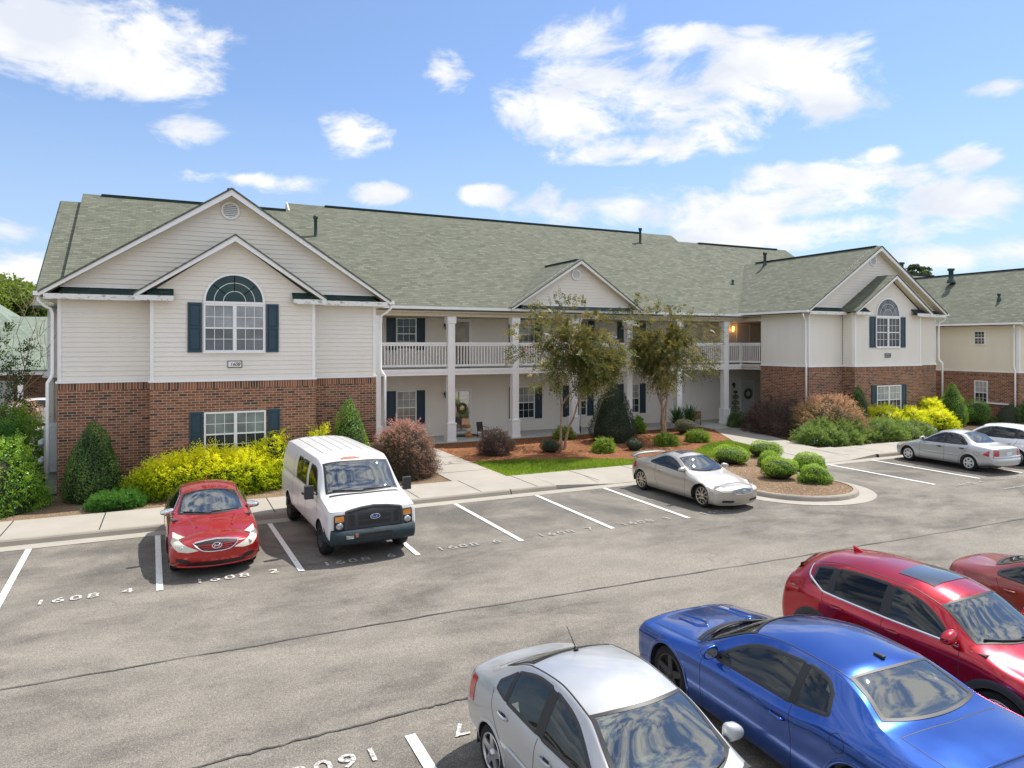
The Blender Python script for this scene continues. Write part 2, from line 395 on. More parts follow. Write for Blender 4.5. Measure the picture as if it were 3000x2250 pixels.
for (xa, xb, xc, xd, y0) in ((10.3, 12.4, 13.2, 14.9, 18.16), (20.2, 20.8, 22.6, 24.3, 18.0)):
    b.quad((xa, y0+.1, .125), (xb, y0, .012), (xb, 19.6, .12), (xa, 19.6, .124), 'concrete')
    b.quad((xb, y0, .012), (xc, y0, .012), (xc, 19.6, .12), (xb, 19.6, .12), 'concrete')
    b.quad((xc, y0, .012), (xd, y0+.1, .125), (xd, 19.6, .124), (xc, 19.6, .12), 'concrete')
for P in ([(10.3, 18.26, -.02), (12.4, 18.16, -.02), (12.4, 18.16, .012), (10.3, 18.26, .125)], [(13.2, 18.16, -.02), (14.9, 18.26, -.02), (14.9, 18.26, .125), (13.2, 18.16, .012)], [(20.2, 18.1, -.02), (20.8, 18.0, -.02), (20.8, 18.0, .012), (20.2, 18.1, .125)], [(22.6, 18.0, -.02), (24.3, 18.1, -.02), (24.3, 18.1, .124), (22.6, 18.0, .012)], [(24.3, 18.0, -.02), (24.3, 18.2, -.02), (24.3, 18.2, .12), (24.3, 18.0, .12)]): b.poly(P, 'concrete')
b.box(18.9, 24.3, 18.0, 18.2, -.02, .004, 'concrete')
b.quad((10.3, 19.6, .12), (15.1, 19.6, .12), (15.1, 20.2, .12), (10.3, 20.2, .12), 'concrete'); b.quad((20.2, 19.6, .12), (24.3, 19.6, .12), (24.3, 20.2, .12), (20.9, 20.2, .12), 'concrete')
b.box(24.3, 60, 18.16, 20.0, -.02, .122, 'concrete')
tag(b.build('pavement'), kind='structure')
# joints scored in the pavement
b = MB()
for x in (-7.1, -5.3, -3.35, -1.45, .45, 2.35, 4.2, 6.1, 7.95, 9.75, 11.9, 14.0, 21.3, 23.1, 25, 27, 29, 31): b.box(x-.012, x+.012, 18.35, 20.18, .1205, .1245, 'dark')
for y in (21.6, 23.1, 24.6, 26.1): b.box(7.8, 9.6, y-.01, y+.01, .1205, .1245, 'dark')
tag(b.build('pavement_joints'), kind='structure')
b = MB(); b.box(7.78, 9.62, 20.2, 28.2, -.02, .12, 'concrete'); tag(b.build('front_walk'), kind='structure')
WL = [(25.1, 28.3), (23.9, 26.5), (22.0, 23.3), (21.5, 21.4), (21.3, 20.2)]; WR = [(23.6, 20.2), (24.0, 21.8), (24.9, 24.2), (26.1, 26.8), (26.9, 28.3)]
sheet('side_walk', [WL+WR], 'concrete', .12, .14)
sheet('bed', [[(9.62, 21.0), (9.62, 28.2), (25.1, 28.2), (23.9, 26.5), (22.0, 23.3), (21.5, 21.4), (20.9, 20.25), (15.6, 20.2)]], 'mulch', .10, .12)
sheet('bed', [rect(-9, 7.78, 20.2, 23.05)], 'mulch_old', .098, .12)
sheet('bed', [[(23.6, 20.2), (24.0, 21.8), (24.9, 24.2), (26.1, 26.8), (26.9, 28.3), (31, 28.3), (31, 24), (46, 24), (46, 20.2)]], 'soil', .096, .12)
sheet('lawn', [[(9.62, 20.2), (9.62, 23.1), (11, 23.0), (12.5, 22.4), (14.6, 21.5), (15.6, 20.9), (15.8, 20.2)]], 'lawn_soil', .118, .1)
sheet('lawn', [[(17.0, 20.2), (18.3, 21.6), (20.6, 23.2), (21.95, 23.5), (21.5, 21.4), (21.3, 20.2)]], 'lawn_soil', .118, .1)
sheet('lawn', [rect(38.5, 70, 20, 21.6)], 'lawn_soil', .13, .1)
# island
isl = [(15.0, 18.16)]+[(16.75+1.75*math.cos(R(a)), 15.2+1.75*math.sin(R(a))) for a in range(180, 361, 12)]+[(18.5, 18.1)]
# island pan
outer = [(14.6, 18.16)]+[(16.75+2.2*math.cos(R(a)), 15.2+2.2*math.sin(R(a))) for a in range(180, 361, 12)]+[(18.95, 18.1)]
sheet('gutter_pan', [outer], 'concrete', .006)
kerbline('kerb', isl[::-1][::-1], .16, .13)
inn = [(15.15, 20.25)]+[(16.75+1.6*math.cos(R(a)), 15.2+1.6*math.sin(R(a))) for a in range(180, 361, 12)]+[(18.4, 17.95), (20.2, 18.1), (20.2, 19.6), (20.95, 20.25)]
sheet('island_bed', [inn], 'mulch_old', .11, .1)
# painted stall lines (8 cm) and stencilled numbers
def line_mark(x, y0, y1, x1=None, w=.055):
    b = MB(); x1 = x if x1 is None else x1
    b.poly([(x-w, y0, .0095), (x+w, y0, .0095), (x1+w, y1, .0095), (x1-w, y1, .0095)], 'painted_line'); tag(b.build('stall_line'), kind='structure')
for x, x1 in ((-2.55, -2.68), (-.17, -.26), (2.24, 2.14), (4.55, 4.53), (6.92, 6.91), (9.3, 9.38), (11.55, 11.68), (21.12, 21.2), (23.36, 23.5), (25.7, 25.8), (28, 28.1), (-4.95, -5.05)):
    line_mark(x, 13.75, 17.72, x1)
for x in (0.0, 2.37, 4.74, 7.11, 9.48, 11.85, 14.2): line_mark(x, 3.4, 7.45, x, .06)
b = MB(); b.box(22.3, 28.5, 12.42, 12.47, .0055, .0095, 'stencil_worn'); tag(b.build('old_paint_streak'), kind='structure')
def text_mesh(s, size, name, m, loc, rot=(0, 0, 0), sx=1.0, depth=0, shear=0, align='LEFT', parent=None, kind=None, bold=0, spacing=1):
    cu = bpy.data.curves.new(name, 'FONT'); cu.body = s; cu.size = size; cu.extrude = depth; cu.shear = shear; cu.align_x = align; cu.offset = bold; cu.space_character = spacing
    o = bpy.data.objects.new(name, cu); col.objects.link(o); dg = bpy.context.evaluated_depsgraph_get()
    me = bpy.data.meshes.new_from_object(o.evaluated_get(dg)); bpy.data.objects.remove(o)
    me.materials.clear(); me.materials.append(M(m)); me.transform(Matrix.Diagonal((sx, 1, 1, 1)))
    ob = bpy.data.objects.new(name, me); col.objects.link(ob); ob.location = loc; ob.rotation_euler = rot
    if parent is not None: ob.parent = parent; ob.location = Vector(loc)-Vector(parent['_w'])
    if kind: ob['kind'] = kind
    return ob
def stall_no(x, y, a, bb, rz=0, m='stencil_paint', gap=1.22):
    s = 1 if rz == 0 else -1
    text_mesh(a, .33, 'stall_number', m, (x, y, .0105), (0, 0, rz), 1.18, bold=.004, spacing=1.3, kind='structure')
    text_mesh(bb, .33, 'stall_number', m, (x+s*gap, y, .0105), (0, 0, rz), 1.18, bold=.004, kind='structure')
for x, bb, m in ((-2.05, '4', 'stencil_paint'), (.38, '2', 'stencil_paint'), (2.66, '6', 'stencil_paint'), (5.02, '6', 'stencil_worn'), (7.42, '7', 'stencil_worn'), (9.66, '3', 'stencil_worn'),
                (12.1, '1', 'stencil_worn'), (21.45, '4', 'stencil_worn'), (23.6, '2', 'stencil_worn'), (25.9, '1', 'stencil_worn')):
    stall_no(x, 13.86+(0 if x < 20 else -.6), '1608' if x < 20 else '1610', bb, 0, m, 1.28)
stall_no(2.0, 7.38, '1608', '5', math.pi, 'stencil_paint', 1.3)
stall_no(4.22, 7.42, '1608', '7', math.pi, 'stencil_paint', 1.22)
# tar seams across the lane
def seam(pts, w, name='tar_seam'):
    b = MB(); n = 90; vs = []; fs = []
    for i in range(n+1):
        t = i/n*(len(pts)-1); k = min(int(t), len(pts)-2); f = t-k
        x = pts[k][0]*(1-f)+pts[k+1][0]*f; y = pts[k][1]*(1-f)+pts[k+1][1]*f+random.uniform(-.02, .02); q = w*random.uniform(.5, 1.3)
        vs += [(x, y-q, .0075), (x, y+q, .0075)]
    fs = [(2*i, 2*i+2, 2*i+3, 2*i+1) for i in range(n)]
    b.add(vs, fs, 'tar'); tag(b.build(name), kind='structure')
simple('tar', (.075, .068, .06), .85, var=.5, scale=14)
seam([(-8, 10.9), (-1.9, 10.66), (3.66, 10.62), (11.7, 10.3), (19, 10.1), (40, 9.2)], .013)
seam([(-6, 7.6), (.64, 7.86), (2.73, 7.94), (3.4, 7.93), (9, 8.0), (20, 8.1)], .015)
# grass blades on the lawns
def inpoly(x, y, P):
    c = np.zeros(x.shape, bool); n = len(P)
    for i in range(n):
        x0, y0 = P[i]; x1, y1 = P[(i+1) % n]
        k = ((y0 > y) != (y1 > y)); c ^= k & (x < (x1-x0)*(y-y0)/((y1-y0) if y1 != y0 else 1e-9)+x0)
    return c
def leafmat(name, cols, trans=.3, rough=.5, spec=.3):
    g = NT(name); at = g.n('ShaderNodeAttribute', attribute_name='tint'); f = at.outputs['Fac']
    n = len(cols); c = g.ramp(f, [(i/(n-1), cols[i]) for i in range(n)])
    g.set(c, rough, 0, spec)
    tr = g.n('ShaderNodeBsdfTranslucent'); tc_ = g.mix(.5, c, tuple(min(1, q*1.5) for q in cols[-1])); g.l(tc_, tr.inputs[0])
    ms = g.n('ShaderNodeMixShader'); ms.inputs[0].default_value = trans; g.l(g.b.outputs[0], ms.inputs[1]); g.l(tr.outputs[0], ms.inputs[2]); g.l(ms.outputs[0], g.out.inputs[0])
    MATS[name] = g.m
leafmat('grass', [(.06, .12, .01), (.15, .26, .02), (.27, .36, .03)], .4)
def leaves_mesh(P, N, size, asp=.5, tint=None, droop=0, bend=.25, jitter=.8):
    """P positions, N preferred normals (n,3); returns verts, faces, tints: each leaf is a rhombus of 4 verts"""
    n = len(P); N = N+np.random.normal(0, jitter, (n, 3)); N /= np.linalg.norm(N, axis=1)[:, None]+1e-9
    t = np.random.normal(0, 1, (n, 3)); t -= N*(t*N).sum(1)[:, None]; t /= np.linalg.norm(t, axis=1)[:, None]+1e-9
    t[:, 2] -= droop; b = np.cross(N, t); s = size*np.random.uniform(.6, 1.3, (n, 1)) if np.isscalar(size) else size
    a0 = P-t*s*.5; a2 = P+t*s*.5; a1 = P+b*s*asp*.5-N*s*bend*.3; a3 = P-b*s*asp*.5-N*s*bend*.3
    V = np.stack([a0, a1, a2, a3], 1).reshape(-1, 3); F = np.arange(4*n).reshape(n, 4)
    return V, F, tint if tint is not None else np.random.rand(n)
def leaf_object(name, V, F, tint, mat, parent=None, extra=None, off=(0, 0, 0)):
    """extra: an MB with trunk / core joined into the same mesh"""
    nv = len(V); allV = V-np.array(off); faces = F.tolist(); mi = [0]*len(faces); mats = [M(mat)]; sm = [False]*len(faces); ti = np.repeat(tint, 4)
    if extra is not None and len(extra.v):
        EV = np.array(extra.v)-np.array(off); allV = np.vstack([allV, EV]); faces += [[i+nv for i in f] for f in extra.f]
        mats += [M(q) for q in extra.mats]; mi += [k+1 for k in extra.mi]; sm += extra.sm; ti = np.concatenate([ti, np.full(len(EV), .1)])
    me = bpy.data.meshes.new(name); me.from_pydata(allV.tolist(), [], faces)
    for m in mats: me.materials.append(m)
    me.polygons.foreach_set('material_index', mi); me.polygons.foreach_set('use_smooth', sm)
    at = me.attributes.new('tint', 'FLOAT', 'POINT'); at.data.foreach_set('value', np.clip(ti, 0, 1).astype(np.float32))
    me.update(); o = bpy.data.objects.new(name, me); col.objects.link(o)
    if parent is not None: o.parent = parent
    return o
def grass_on(poly, z, dens=420, h=.05, name='grass'):
    xs = [p[0] for p in poly]; ys = [p[1] for p in poly]; A = (max(xs)-min(xs))*(max(ys)-min(ys)); n = int(A*dens)
    x = np.random.uniform(min(xs), max(xs), n); y = np.random.uniform(min(ys), max(ys), n); k = inpoly(x, y, poly); x, y = x[k], y[k]; n = len(x)
    hh = h*np.random.uniform(.5, 1.4, n); a = np.random.uniform(0, 6.28, n); w = .012
    dx, dy = np.cos(a)*w, np.sin(a)*w; lx, ly = np.random.normal(0, .02, n), np.random.normal(0, .02, n)
    V = np.stack([np.stack([x-dx, y-dy, np.full(n, z)], 1), np.stack([x+dx, y+dy, np.full(n, z)], 1), np.stack([x+dx*.4+lx, y+dy*.4+ly, z+hh], 1), np.stack([x-dx*.4+lx, y-dy*.4+ly, z+hh], 1)], 1).reshape(-1, 3)
    t = .5+.3*np.sin(x*1.3+y)+np.random.normal(0, .2, n)
    o = leaf_object(name, V, np.arange(4*n).reshape(n, 4), t, 'grass'); return tag(o, 'short mown bright green grass on the lawn patch', 'grass', kind='stuff')
grass_on([(9.64, 20.22), (9.64, 23.1), (11, 23.0), (12.5, 22.4), (14.6, 21.5), (15.6, 20.9), (15.8, 20.2)], .118, 700)['label'] = 'mown green grass between the front walk and the parked silver coupe'
grass_on([(17.0, 20.2), (18.3, 21.6), (20.6, 23.2), (21.95, 23.5), (21.5, 21.4), (21.3, 20.2)], .118, 700)['label'] = 'mown green grass patch between the clipped island shrubs and the curving walk'
grass_on(rect(38.5, 60, 20, 21.6), .13, 200)['label'] = 'grass strip at the far right in front of the long hedge'
# pine straw scattered on the mulch beds
leafmat('straw', [(.16, .06, .03), (.36, .17, .08), (.55, .33, .18)], .1)
def straw(poly, z, n, nm):
    xs = [p[0] for p in poly]; ys = [p[1] for p in poly]
    x = np.random.uniform(min(xs), max(xs), n); y = np.random.uniform(min(ys), max(ys), n); k = inpoly(x, y, poly); x, y = x[k], y[k]; n = len(x)
    P = np.stack([x, y, z+np.random.uniform(0, .03, n)], 1); N = np.tile([0, 0, 1.], (n, 1))
    V, F, t = leaves_mesh(P, N, .12, .12, jitter=.3); o = leaf_object('pine_straw', V, F, t, 'straw'); tag(o, nm, 'mulch', kind='stuff')
straw([(9.7, 23.1), (9.7, 28.1), (25.0, 28.1), (23.9, 26.5), (22.0, 23.5), (20.6, 23.3), (18.3, 21.7), (17.0, 20.3), (15.9, 20.3), (15.6, 20.95), (12.5, 22.5)], .105, 9000, 'reddish pine straw mulch spread over the bed in front of the porch')
straw(inn, .115, 3500, 'tan pine straw mulch filling the kerbed parking island')

# ------------------------------------------------------------------ building parts
LAP = .137
def siding_rect(b, p0, p1, z0, z1, nrm, m='siding', d=.022):
    """lapped boards from p0 to p1 (xy) between z0 and z1, facing nrm (xy)"""
    siding_fn(b, p0, p1, z0, z1, nrm, lambda z: (0., 1.), m, d)
def siding_fn(b, p0, p1, z0, z1, nrm, fn, m='siding', d=.022):
    p0 = Vector((*p0, 0)); p1 = Vector((*p1, 0)); n = Vector((*nrm, 0)).normalized(); z = z0
    flip = (p1-p0).cross(Vector((0, 0, 1))).dot(n) < 0
    while z < z1-1e-4:
        zz = min(z+LAP, z1); a0, a1 = fn(z); c0, c1 = fn(zz); f = (zz-z)/LAP
        if a1-a0 > .002:
            P = lambda t, zq, o: p0.lerp(p1, t)+n*o+Vector((0, 0, zq))
            q = [P(a0, z, d), P(a1, z, d), P(c1, zz, d*(1-f)), P(c0, zz, d*(1-f))]
            u = [P(a0, z, 0), P(a1, z, 0), P(a1, z, d), P(a0, z, d)]
            b.poly(q[::-1] if flip else q, m); b.poly(u[::-1] if flip else u, m)
        z = zz
def brick_rect(root, p0, p1, z0, z1, nrm, name='brick_wall', sold=True, thick=.12):
    """brick slab whose outer face is the p0-p1 line"""
    b = MB(); n = Vector((*nrm, 0)); d = -n*thick; zt = z1-.2 if sold else z1
    P = [Vector((*p0, z0)), Vector((*p1, z0)), Vector((*p1, zt)), Vector((*p0, zt))]
    b.prism(P, d, 'brick'); b2 = None
    if sold:
        b.prism([Vector((*p0, zt)), Vector((*p1, zt)), Vector((*p1, z1)), Vector((*p0, z1))], d, 'brick_soldier')
    return b.build(name, root)
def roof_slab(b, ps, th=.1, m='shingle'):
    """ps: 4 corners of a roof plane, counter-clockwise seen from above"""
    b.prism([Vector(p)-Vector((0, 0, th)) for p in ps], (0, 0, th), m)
def window(root, cx, y, w, z0, z1, panes=3, pane='pane_blinds', nrm=-1, name='window', mid=True, side=None, lower=None):
    """sash window on a wall whose outer face is at y, frame faces -Y (or on plane x when side)"""
    f = MB(); g = MB(); mu = .015; fr = .05
    def B(bb, a0, a1, o0, o1, zz0, zz1, m):
        if side is None: bb.box(cx+a0, cx+a1, y-o1, y-o0, zz0, zz1, m)
        else: bb.box(y-o1, y-o0, cx+a0, cx+a1, zz0, zz1, m)
    h = w/2; zm = (z0+z1)/2
    B(f, -h, -h+fr, 0, .06, z0, z1, 'white_trim'); B(f, h-fr, h, 0, .06, z0, z1, 'white_trim')
    B(f, -h+fr, h-fr, 0, .06, z1-fr, z1, 'white_trim'); B(f, -h+fr, h-fr, 0, .07, z0, z0+fr, 'white_trim')
    if mid: B(f, -h+fr, h-fr, .01, .05, zm-.022, zm+.022, 'white_trim')
    fo = f.build(name, root)
    gl = MB(); B(gl, -h+fr, h-fr, .0, .022, zm if mid else z0+fr, z1-fr, pane); gl.build('pane', fo, world=False) if False else None
    _child(gl, 'pane', fo, root)
    if mid:
        gl = MB(); B(gl, -h+fr, h-fr, .0, .016, z0+fr, zm, lower or pane); _child(gl, 'pane', fo, root)
    mm = MB(); wi = w-2*fr
    for zz0, zz1 in (((zm, z1-fr), (z0+fr, zm)) if mid else ((z0+fr, z1-fr),)):
        for i in range(1, panes): xx = -h+fr+wi*i/panes; B(mm, xx-mu/2, xx+mu/2, .016, .03, zz0, zz1, 'white_trim')
        zc = (zz0+zz1)/2
        for i in range(panes):
            xa = -h+fr+wi*i/panes+(mu/2 if i else 0); xb = -h+fr+wi*(i+1)/panes-(mu/2 if i < panes-1 else 0)
            B(mm, xa, xb, .016, .029, zc-mu/2, zc+mu/2, 'white_trim')
    _child(mm, 'muntin', fo, root)
    return fo
def _child(b, name, parent, root):
    """sub-part: vertices are in world coordinates, parent sits at root's origin"""
    o = b.build(name, root); o.parent = parent; return o
def shutter(root, x0, x1, y, z0, z1, m='shutter'):
    b = MB(); s = .05; zm = (z0+z1)/2
    b.box(x0, x1, y-.02, y, z0, z1, m)
    for a, c, d, e in ((x0, x0+s, z0, z1), (x1-s, x1, z0, z1), (x0+s, x1-s, z0, z0+s*1.4), (x0+s, x1-s, z1-s*1.4, z1), (x0+s, x1-s, zm-s*.6, zm+s*.6)):
        b.box(a, c, y-.045, y-.02, d, e, m)
    for d, e in ((z0+s*2, zm-s*1.2), (zm+s*1.2, z1-s*2)): b.box(x0+s*1.5, x1-s*1.5, y-.035, y-.02, d, e, m)
    return b.build('shutter', root, bevel=.004)
def gable_front(root, x0, x1, xc, y, ze, za, yw, board=.17, siding_z=None, wx0=None, wx1=None):
    """white rake boards at y, siding wall at yw between eave ze and apex za"""
    b = MB()
    for s, xe in ((-1, x0), (1, x1)):
        d = Vector((xc-xe, 0, za-ze)); L = d.length; t = d/L; nn = Vector((-t.z*s, 0, abs(t.x))) if False else Vector((t.z, 0, -t.x))
        if nn.z > 0: nn = -nn
        A = Vector((xe, y, ze)); C = Vector((xc, y, za)); low = board*L/abs(xc-xe)
        b.prism([A, C, C-Vector((0, 0, low)), A-Vector((0, 0, low*.62))+Vector((0, 0, 0))] if s < 0 else [C, A, A-Vector((0, 0, low*.62)), C-Vector((0, 0, low))], (0, .05, 0), 'white_trim')
        # soffit under the rake
        b.prism([A+Vector((0, .05, -low*.5)), C+Vector((0, .05, -low*.5)), C+Vector((0, .05, -low*.62)), A+Vector((0, .05, -low*.62))], (0, yw-y-.05, 0), 'soffit')
    return b
def arch_window(root, cx, y, w, zb, zs, pane='pane_green', lowpane='pane_grey'):
    """double sash window (zb..zs) under a half-round fan light"""
    h = w/2
    f = MB(); n = 20; r1 = h; r0 = h-.06; vs = []; fs = []
    rz = .98
    for i in range(n+1):
        a = math.pi*i/n
        for r, yy in ((r1, y), (r1, y-.06), (r0, y-.06), (r0, y)): vs.append((cx-r*math.cos(a), yy, zs+r*math.sin(a)*rz))
    for i in range(n):
        for k in range(4): fs.append((i*4+k, (i+1)*4+k, (i+1)*4+(k+1) % 4, i*4+(k+1) % 4))
    f.add(vs, fs, 'white_trim'); f.box(cx-h, cx+h, y-.065, y, zs-.08, zs-.005, 'white_trim')
    fo = f.build('arched_window', root)
    g = MB(); g.poly([(cx-r0*math.cos(math.pi*i/n), y-.02, zs+r0*math.sin(math.pi*i/n)*rz) for i in range(n, -1, -1)], pane); _child(g, 'pane', fo, root)
    m = MB()
    for r in (r0*.38, r0*.7):
        for i in range(n):
            a0 = math.pi*i/n; a1 = math.pi*(i+1)/n; P = lambda rr, a, yy: (cx-rr*math.cos(a), yy, zs+rr*math.sin(a)*rz)
            m.poly([P(r, a0, y-.034), P(r, a1, y-.034), P(r+.016, a1, y-.034), P(r+.016, a0, y-.034)][::-1], 'white_trim')
    for a in (R(40), R(90), R(140)):
        d = Vector((-math.cos(a), 0, math.sin(a)*rz)); q = Vector((d.z, 0, -d.x)).normalized()*.009; c0 = Vector((cx, y-.036, zs))
        A = c0+d*r0*.39; B_ = c0+d*r0; m.poly([A-q, B_-q, B_+q, A+q], 'white_trim'); m.poly([A+q, B_+q, B_-q, A-q], 'white_trim')
    _child(m, 'muntin', fo, root)
    for s in (-1, 1): window(root, cx+s*h/2, y, h-.005, zb, zs-.085, 3, 'pane_blinds' if lowpane == 'pane_grey' else lowpane, lower=lowpane)
    b = MB(); b.box(cx-.035, cx+.035, y-.075, y, zb, zs-.085, 'white_trim'); b.box(cx-h-.02, cx+h+.02, y-.09, y, zb-.04, zb-.002, 'white_trim'); b.build('window_trim', root)
def round_vent(root, cx, y, cz, r):
    b = MB(); n = 28
    for r0, r1, o0, o1 in ((r*.78, r, 0, .05),):
        vs = []; fs = []
        for i in range(n):
            a = 2*math.pi*i/n
            for rr, yy in ((r1, y), (r1*.98, y-o1), (r0, y-o1), (r0, y)): vs.append((cx+rr*math.cos(a), yy, cz+rr*math.sin(a)))
        for i in range(n):
            j = (i+1) % n
            for k in range(4): fs.append((i*4+k, j*4+k, j*4+(k+1) % 4, i*4+(k+1) % 4))
        b.add(vs, fs, 'white_trim')
    b.poly([(cx+r*.78*math.cos(2*math.pi*i/n), y-.004, cz+r*.78*math.sin(2*math.pi*i/n)) for i in range(n)][::-1], 'dark')
    k = 7
    for i in range(k):
        zc = cz+r*.78*(2*(i+.5)/k-1)*.95; hw = math.sqrt(max(0, (r*.78)**2-(zc-cz)**2)); 
        b.prism([(cx-hw, y-.005, zc+r*.09), (cx+hw, y-.005, zc+r*.09), (cx+hw, y-.04, zc-r*.05), (cx-hw, y-.04, zc-r*.05)], (0, 0, -.012), 'white_trim')
    b.build('gable_vent', root)
def downspout(root, x, y, z0, zt, out, kickz=None, xk=0., dark_foot=True):
    """round-ish white downspout: gutter outlet at out (x,y,z), elbow to the wall, down to z0 with an offset at kickz"""
    p = [Vector(out), Vector(out)+Vector((0, 0, -.12)), Vector((x, y, zt))+Vector((0, 0, .08)), Vector((x, y, zt-.05))]
    # smooth elbow
    P = [p[0], p[1]]
    for t in (.15, .35, .6, .85): P.append(p[1].lerp(p[2], t)+Vector((0, 0, -.04*math.sin(t*3.14))))
    P += [p[3]]
    if kickz: P += [Vector((x, y, kickz+.25)), Vector((x+xk*.4, y-.05, kickz+.12)), Vector((x+xk, y-.12, kickz)), Vector((x+xk, y-.12, kickz-.12))]
    e = Vector((P[-1].x, P[-1].y, z0+.35)); P.append(e)
    b = MB(); b.tube(P, .042, 'white_trim', 8); o = b.build('downspout', root)
    f = MB(); f.tube([e, (e.x, e.y, z0+.02)], .05, 'shutter', 8) if dark_foot else f.tube([e, (e.x, e.y, z0)], .042, 'white_trim', 8); _child(f, 'drain_boot', o, root)
def pipe(root, parent, x, y, z, h, r=.075):
    b = MB(); b.lathe([(r*1.9, -.12), (r*1.5, .06), (r*1.05, .12), (r, .14), (r, h-.16), (r*1.45, h-.14), (r*1.5, h-.03), (r*1.2, h), (.001, h)], (x, y, z), 'pipe_green', 16)
    _child(b, 'flue_pipe', parent, root)

def wing(root, dx, dy, dz, g, digits, extra=None):
    """one gabled wing; g holds its measured dimensions"""
    X0, X1, Yf, bx0, bx1, by = g['X0']+dx, g['X1']+dx, g['Yf']+dy, g['bx0']+dx, g['bx1']+dx, g['by']+dy
    Yb = g['Yb']+dy; gxm = g['gxc']+dx; zb = 3.22+dz; ze = g['ze']+dz; zg = -.05+min(dz, 0)
    W = 'brick'
    # brick storey
    brick_rect(root, (X0, Yf), (bx0, Yf), zg, zb, (0, -1)); brick_rect(root, (bx1, Yf), (X1, Yf), zg, zb, (0, -1))
    brick_rect(root, (bx0, by), (bx1, by), zg, zb, (0, -1))
    brick_rect(root, (bx0, Yf), (bx0, by+.12), zg, zb, (-1, 0)); brick_rect(root, (bx1, by+.12), (bx1, Yf), zg, zb, (1, 0))
    brick_rect(root, (X0, Yb), (X0, Yf+.12), zg, zb, (-1, 0)); brick_rect(root, (X1, Yf+.12), (X1, Yb), zg, zb, (1, 0))
    # ledge trim over the brick
    b = MB(); o = .035
    b.box(X0-o, bx0-o, Yf-o, Yf+.2, zb+.002, zb+.06, 'white_trim'); b.box(bx1+o, X1+o, Yf-o, Yf+.2, zb+.002, zb+.06, 'white_trim')
    b.box(bx0-o, bx1+o, by-o, Yf+.2, zb+.004, zb+.062, 'white_trim')
    b.box(X0-o, X0+.1, Yf+.2, Yb, zb+.002, zb+.06, 'white_trim'); b.box(X1-.1, X1+o, Yf+.2, Yb, zb+.002, zb+.06, 'white_trim')
    b.build('ledge_trim', root)
    # siding, set back a little
    s = .04; z1 = zb+.062
    b = MB(); siding_rect(b, (X0+s, Yf+s), (bx0+s, Yf+s), z1, ze, (0, -1)); siding_rect(b, (bx1-s, Yf+s), (X1-s, Yf+s), z1, ze, (0, -1))
    yi = by+s; xa, xb, xc, za = g['ix0']+dx, g['ix1']+dx, g['ixc']+dx, g['iza']+dz; zi = g['ize']+dz; sl = (za-zi)/(xc-xa)
    def fn(z):
        if z <= ze+.12: return (0., 1.)
        k = (z-(zi-.12))/sl; l, r = max(0, (xa+k-bx0-s)/(bx1-bx0-2*s)), min(1, (xb-k-bx0-s)/(bx1-bx0-2*s)); return (l, r)
    siding_fn(b, (bx0+s, yi), (bx1-s, yi), z1, za-.1, (0, -1), fn)
    siding_rect(b, (bx0+s, Yf), (bx0+s, yi), z1, ze, (-1, 0)); siding_rect(b, (bx1-s, yi), (bx1-s, Yf), z1, ze, (1, 0))
    siding_rect(b, (X0+s, Yb), (X0+s, Yf+s), z1, ze, (-1, 0)); siding_rect(b, (X1-s, Yf+s), (X1-s, Yb), z1, ze, (1, 0))
    gx0, gx1, gxc, gza = g['gx0']+dx, g['gx1']+dx, g['gxc']+dx, g['gza']+dz; gs = (gza-ze)/(gxc-gx0)
    z2 = ze+.27
    def fg(z): k = (z-ze-.1)/gs; return (max(0, k/(gx1-gx0)), min(1, 1-k/(gx1-gx0)))
    siding_fn(b, (gx0, Yf+s), (gx1, Yf+s), z2, gza-.15, (0, -1), fg)
    b.build('siding_wall', root)
    b = MB(); b.box(X0+.06, X1-.06, Yf+.13, Yb, zg, ze, 'dark'); b.box(bx0+.06, bx1-.06, by+.13, Yf+.1, zg, ze, 'dark'); b.build('inner_wall', root)
    # corner posts
    c = .09
    for x, y in ((X0+s-.03, Yf+s), (X1-s-c+.03, Yf+s), (bx0+s-.03, yi), (bx1-s-c+.03, yi)):
        b = MB(); b.box(x, x+c, y-.035, y+.05, z1, ze, 'white_trim')
        if x < gxm: b.box(x-.005, x+.05, y+.05, y+.13, z1, ze, 'white_trim')
        b.build('corner_board', root)
    # big gable
    yr = Yf-.38; b = gable_front(root, gx0, gx1, gxc, yr, ze+.1, gza, Yf+s)
    b.build('rake_board', root)
    yib = g['yroof']+dy
    roof = MB()
    for s_, xe in ((-1, gx0), (1, gx1)):
        A = (xe, yr-.03, ze+.13); B_ = (gxc, yr-.03, gza+.03); C_ = (gxc, yib, gza+.03); D = (xe, g['yside']+dy, ze+.13)
        roof_slab(roof, [A, B_, C_, D] if s_ < 0 else [A, D, C_, B_], .06)
    roof.box(gxc-.1, gxc+.1, yr+.3, yib-1.3, gza+.02, gza+.07, 'shingle_dark') if g.get('ridgevent', 1) else None
    # skirt roofs across the foot of the gables, rake shade painted in, + fascia
    fl = []
    iy = g['iy']+dy
    for xs, xe in ((gx0+.12, xa+.14), (xb-.14, gx1-.12)):
        sk = MB(); fa = MB(); fl.append(fa)
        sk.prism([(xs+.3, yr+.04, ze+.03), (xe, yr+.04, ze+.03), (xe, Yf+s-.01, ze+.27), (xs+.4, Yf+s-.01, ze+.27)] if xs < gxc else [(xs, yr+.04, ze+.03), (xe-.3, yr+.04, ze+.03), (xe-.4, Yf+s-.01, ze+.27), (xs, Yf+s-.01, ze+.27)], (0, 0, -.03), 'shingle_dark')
        fa.box(xs, xe, yr-.01, yr+.04, ze-.09, ze+.06, 'peeling_white'); fa.box(xs+.02, xe-.02, yr+.04, Yf+s-.02, ze-.06, ze-.04, 'soffit')
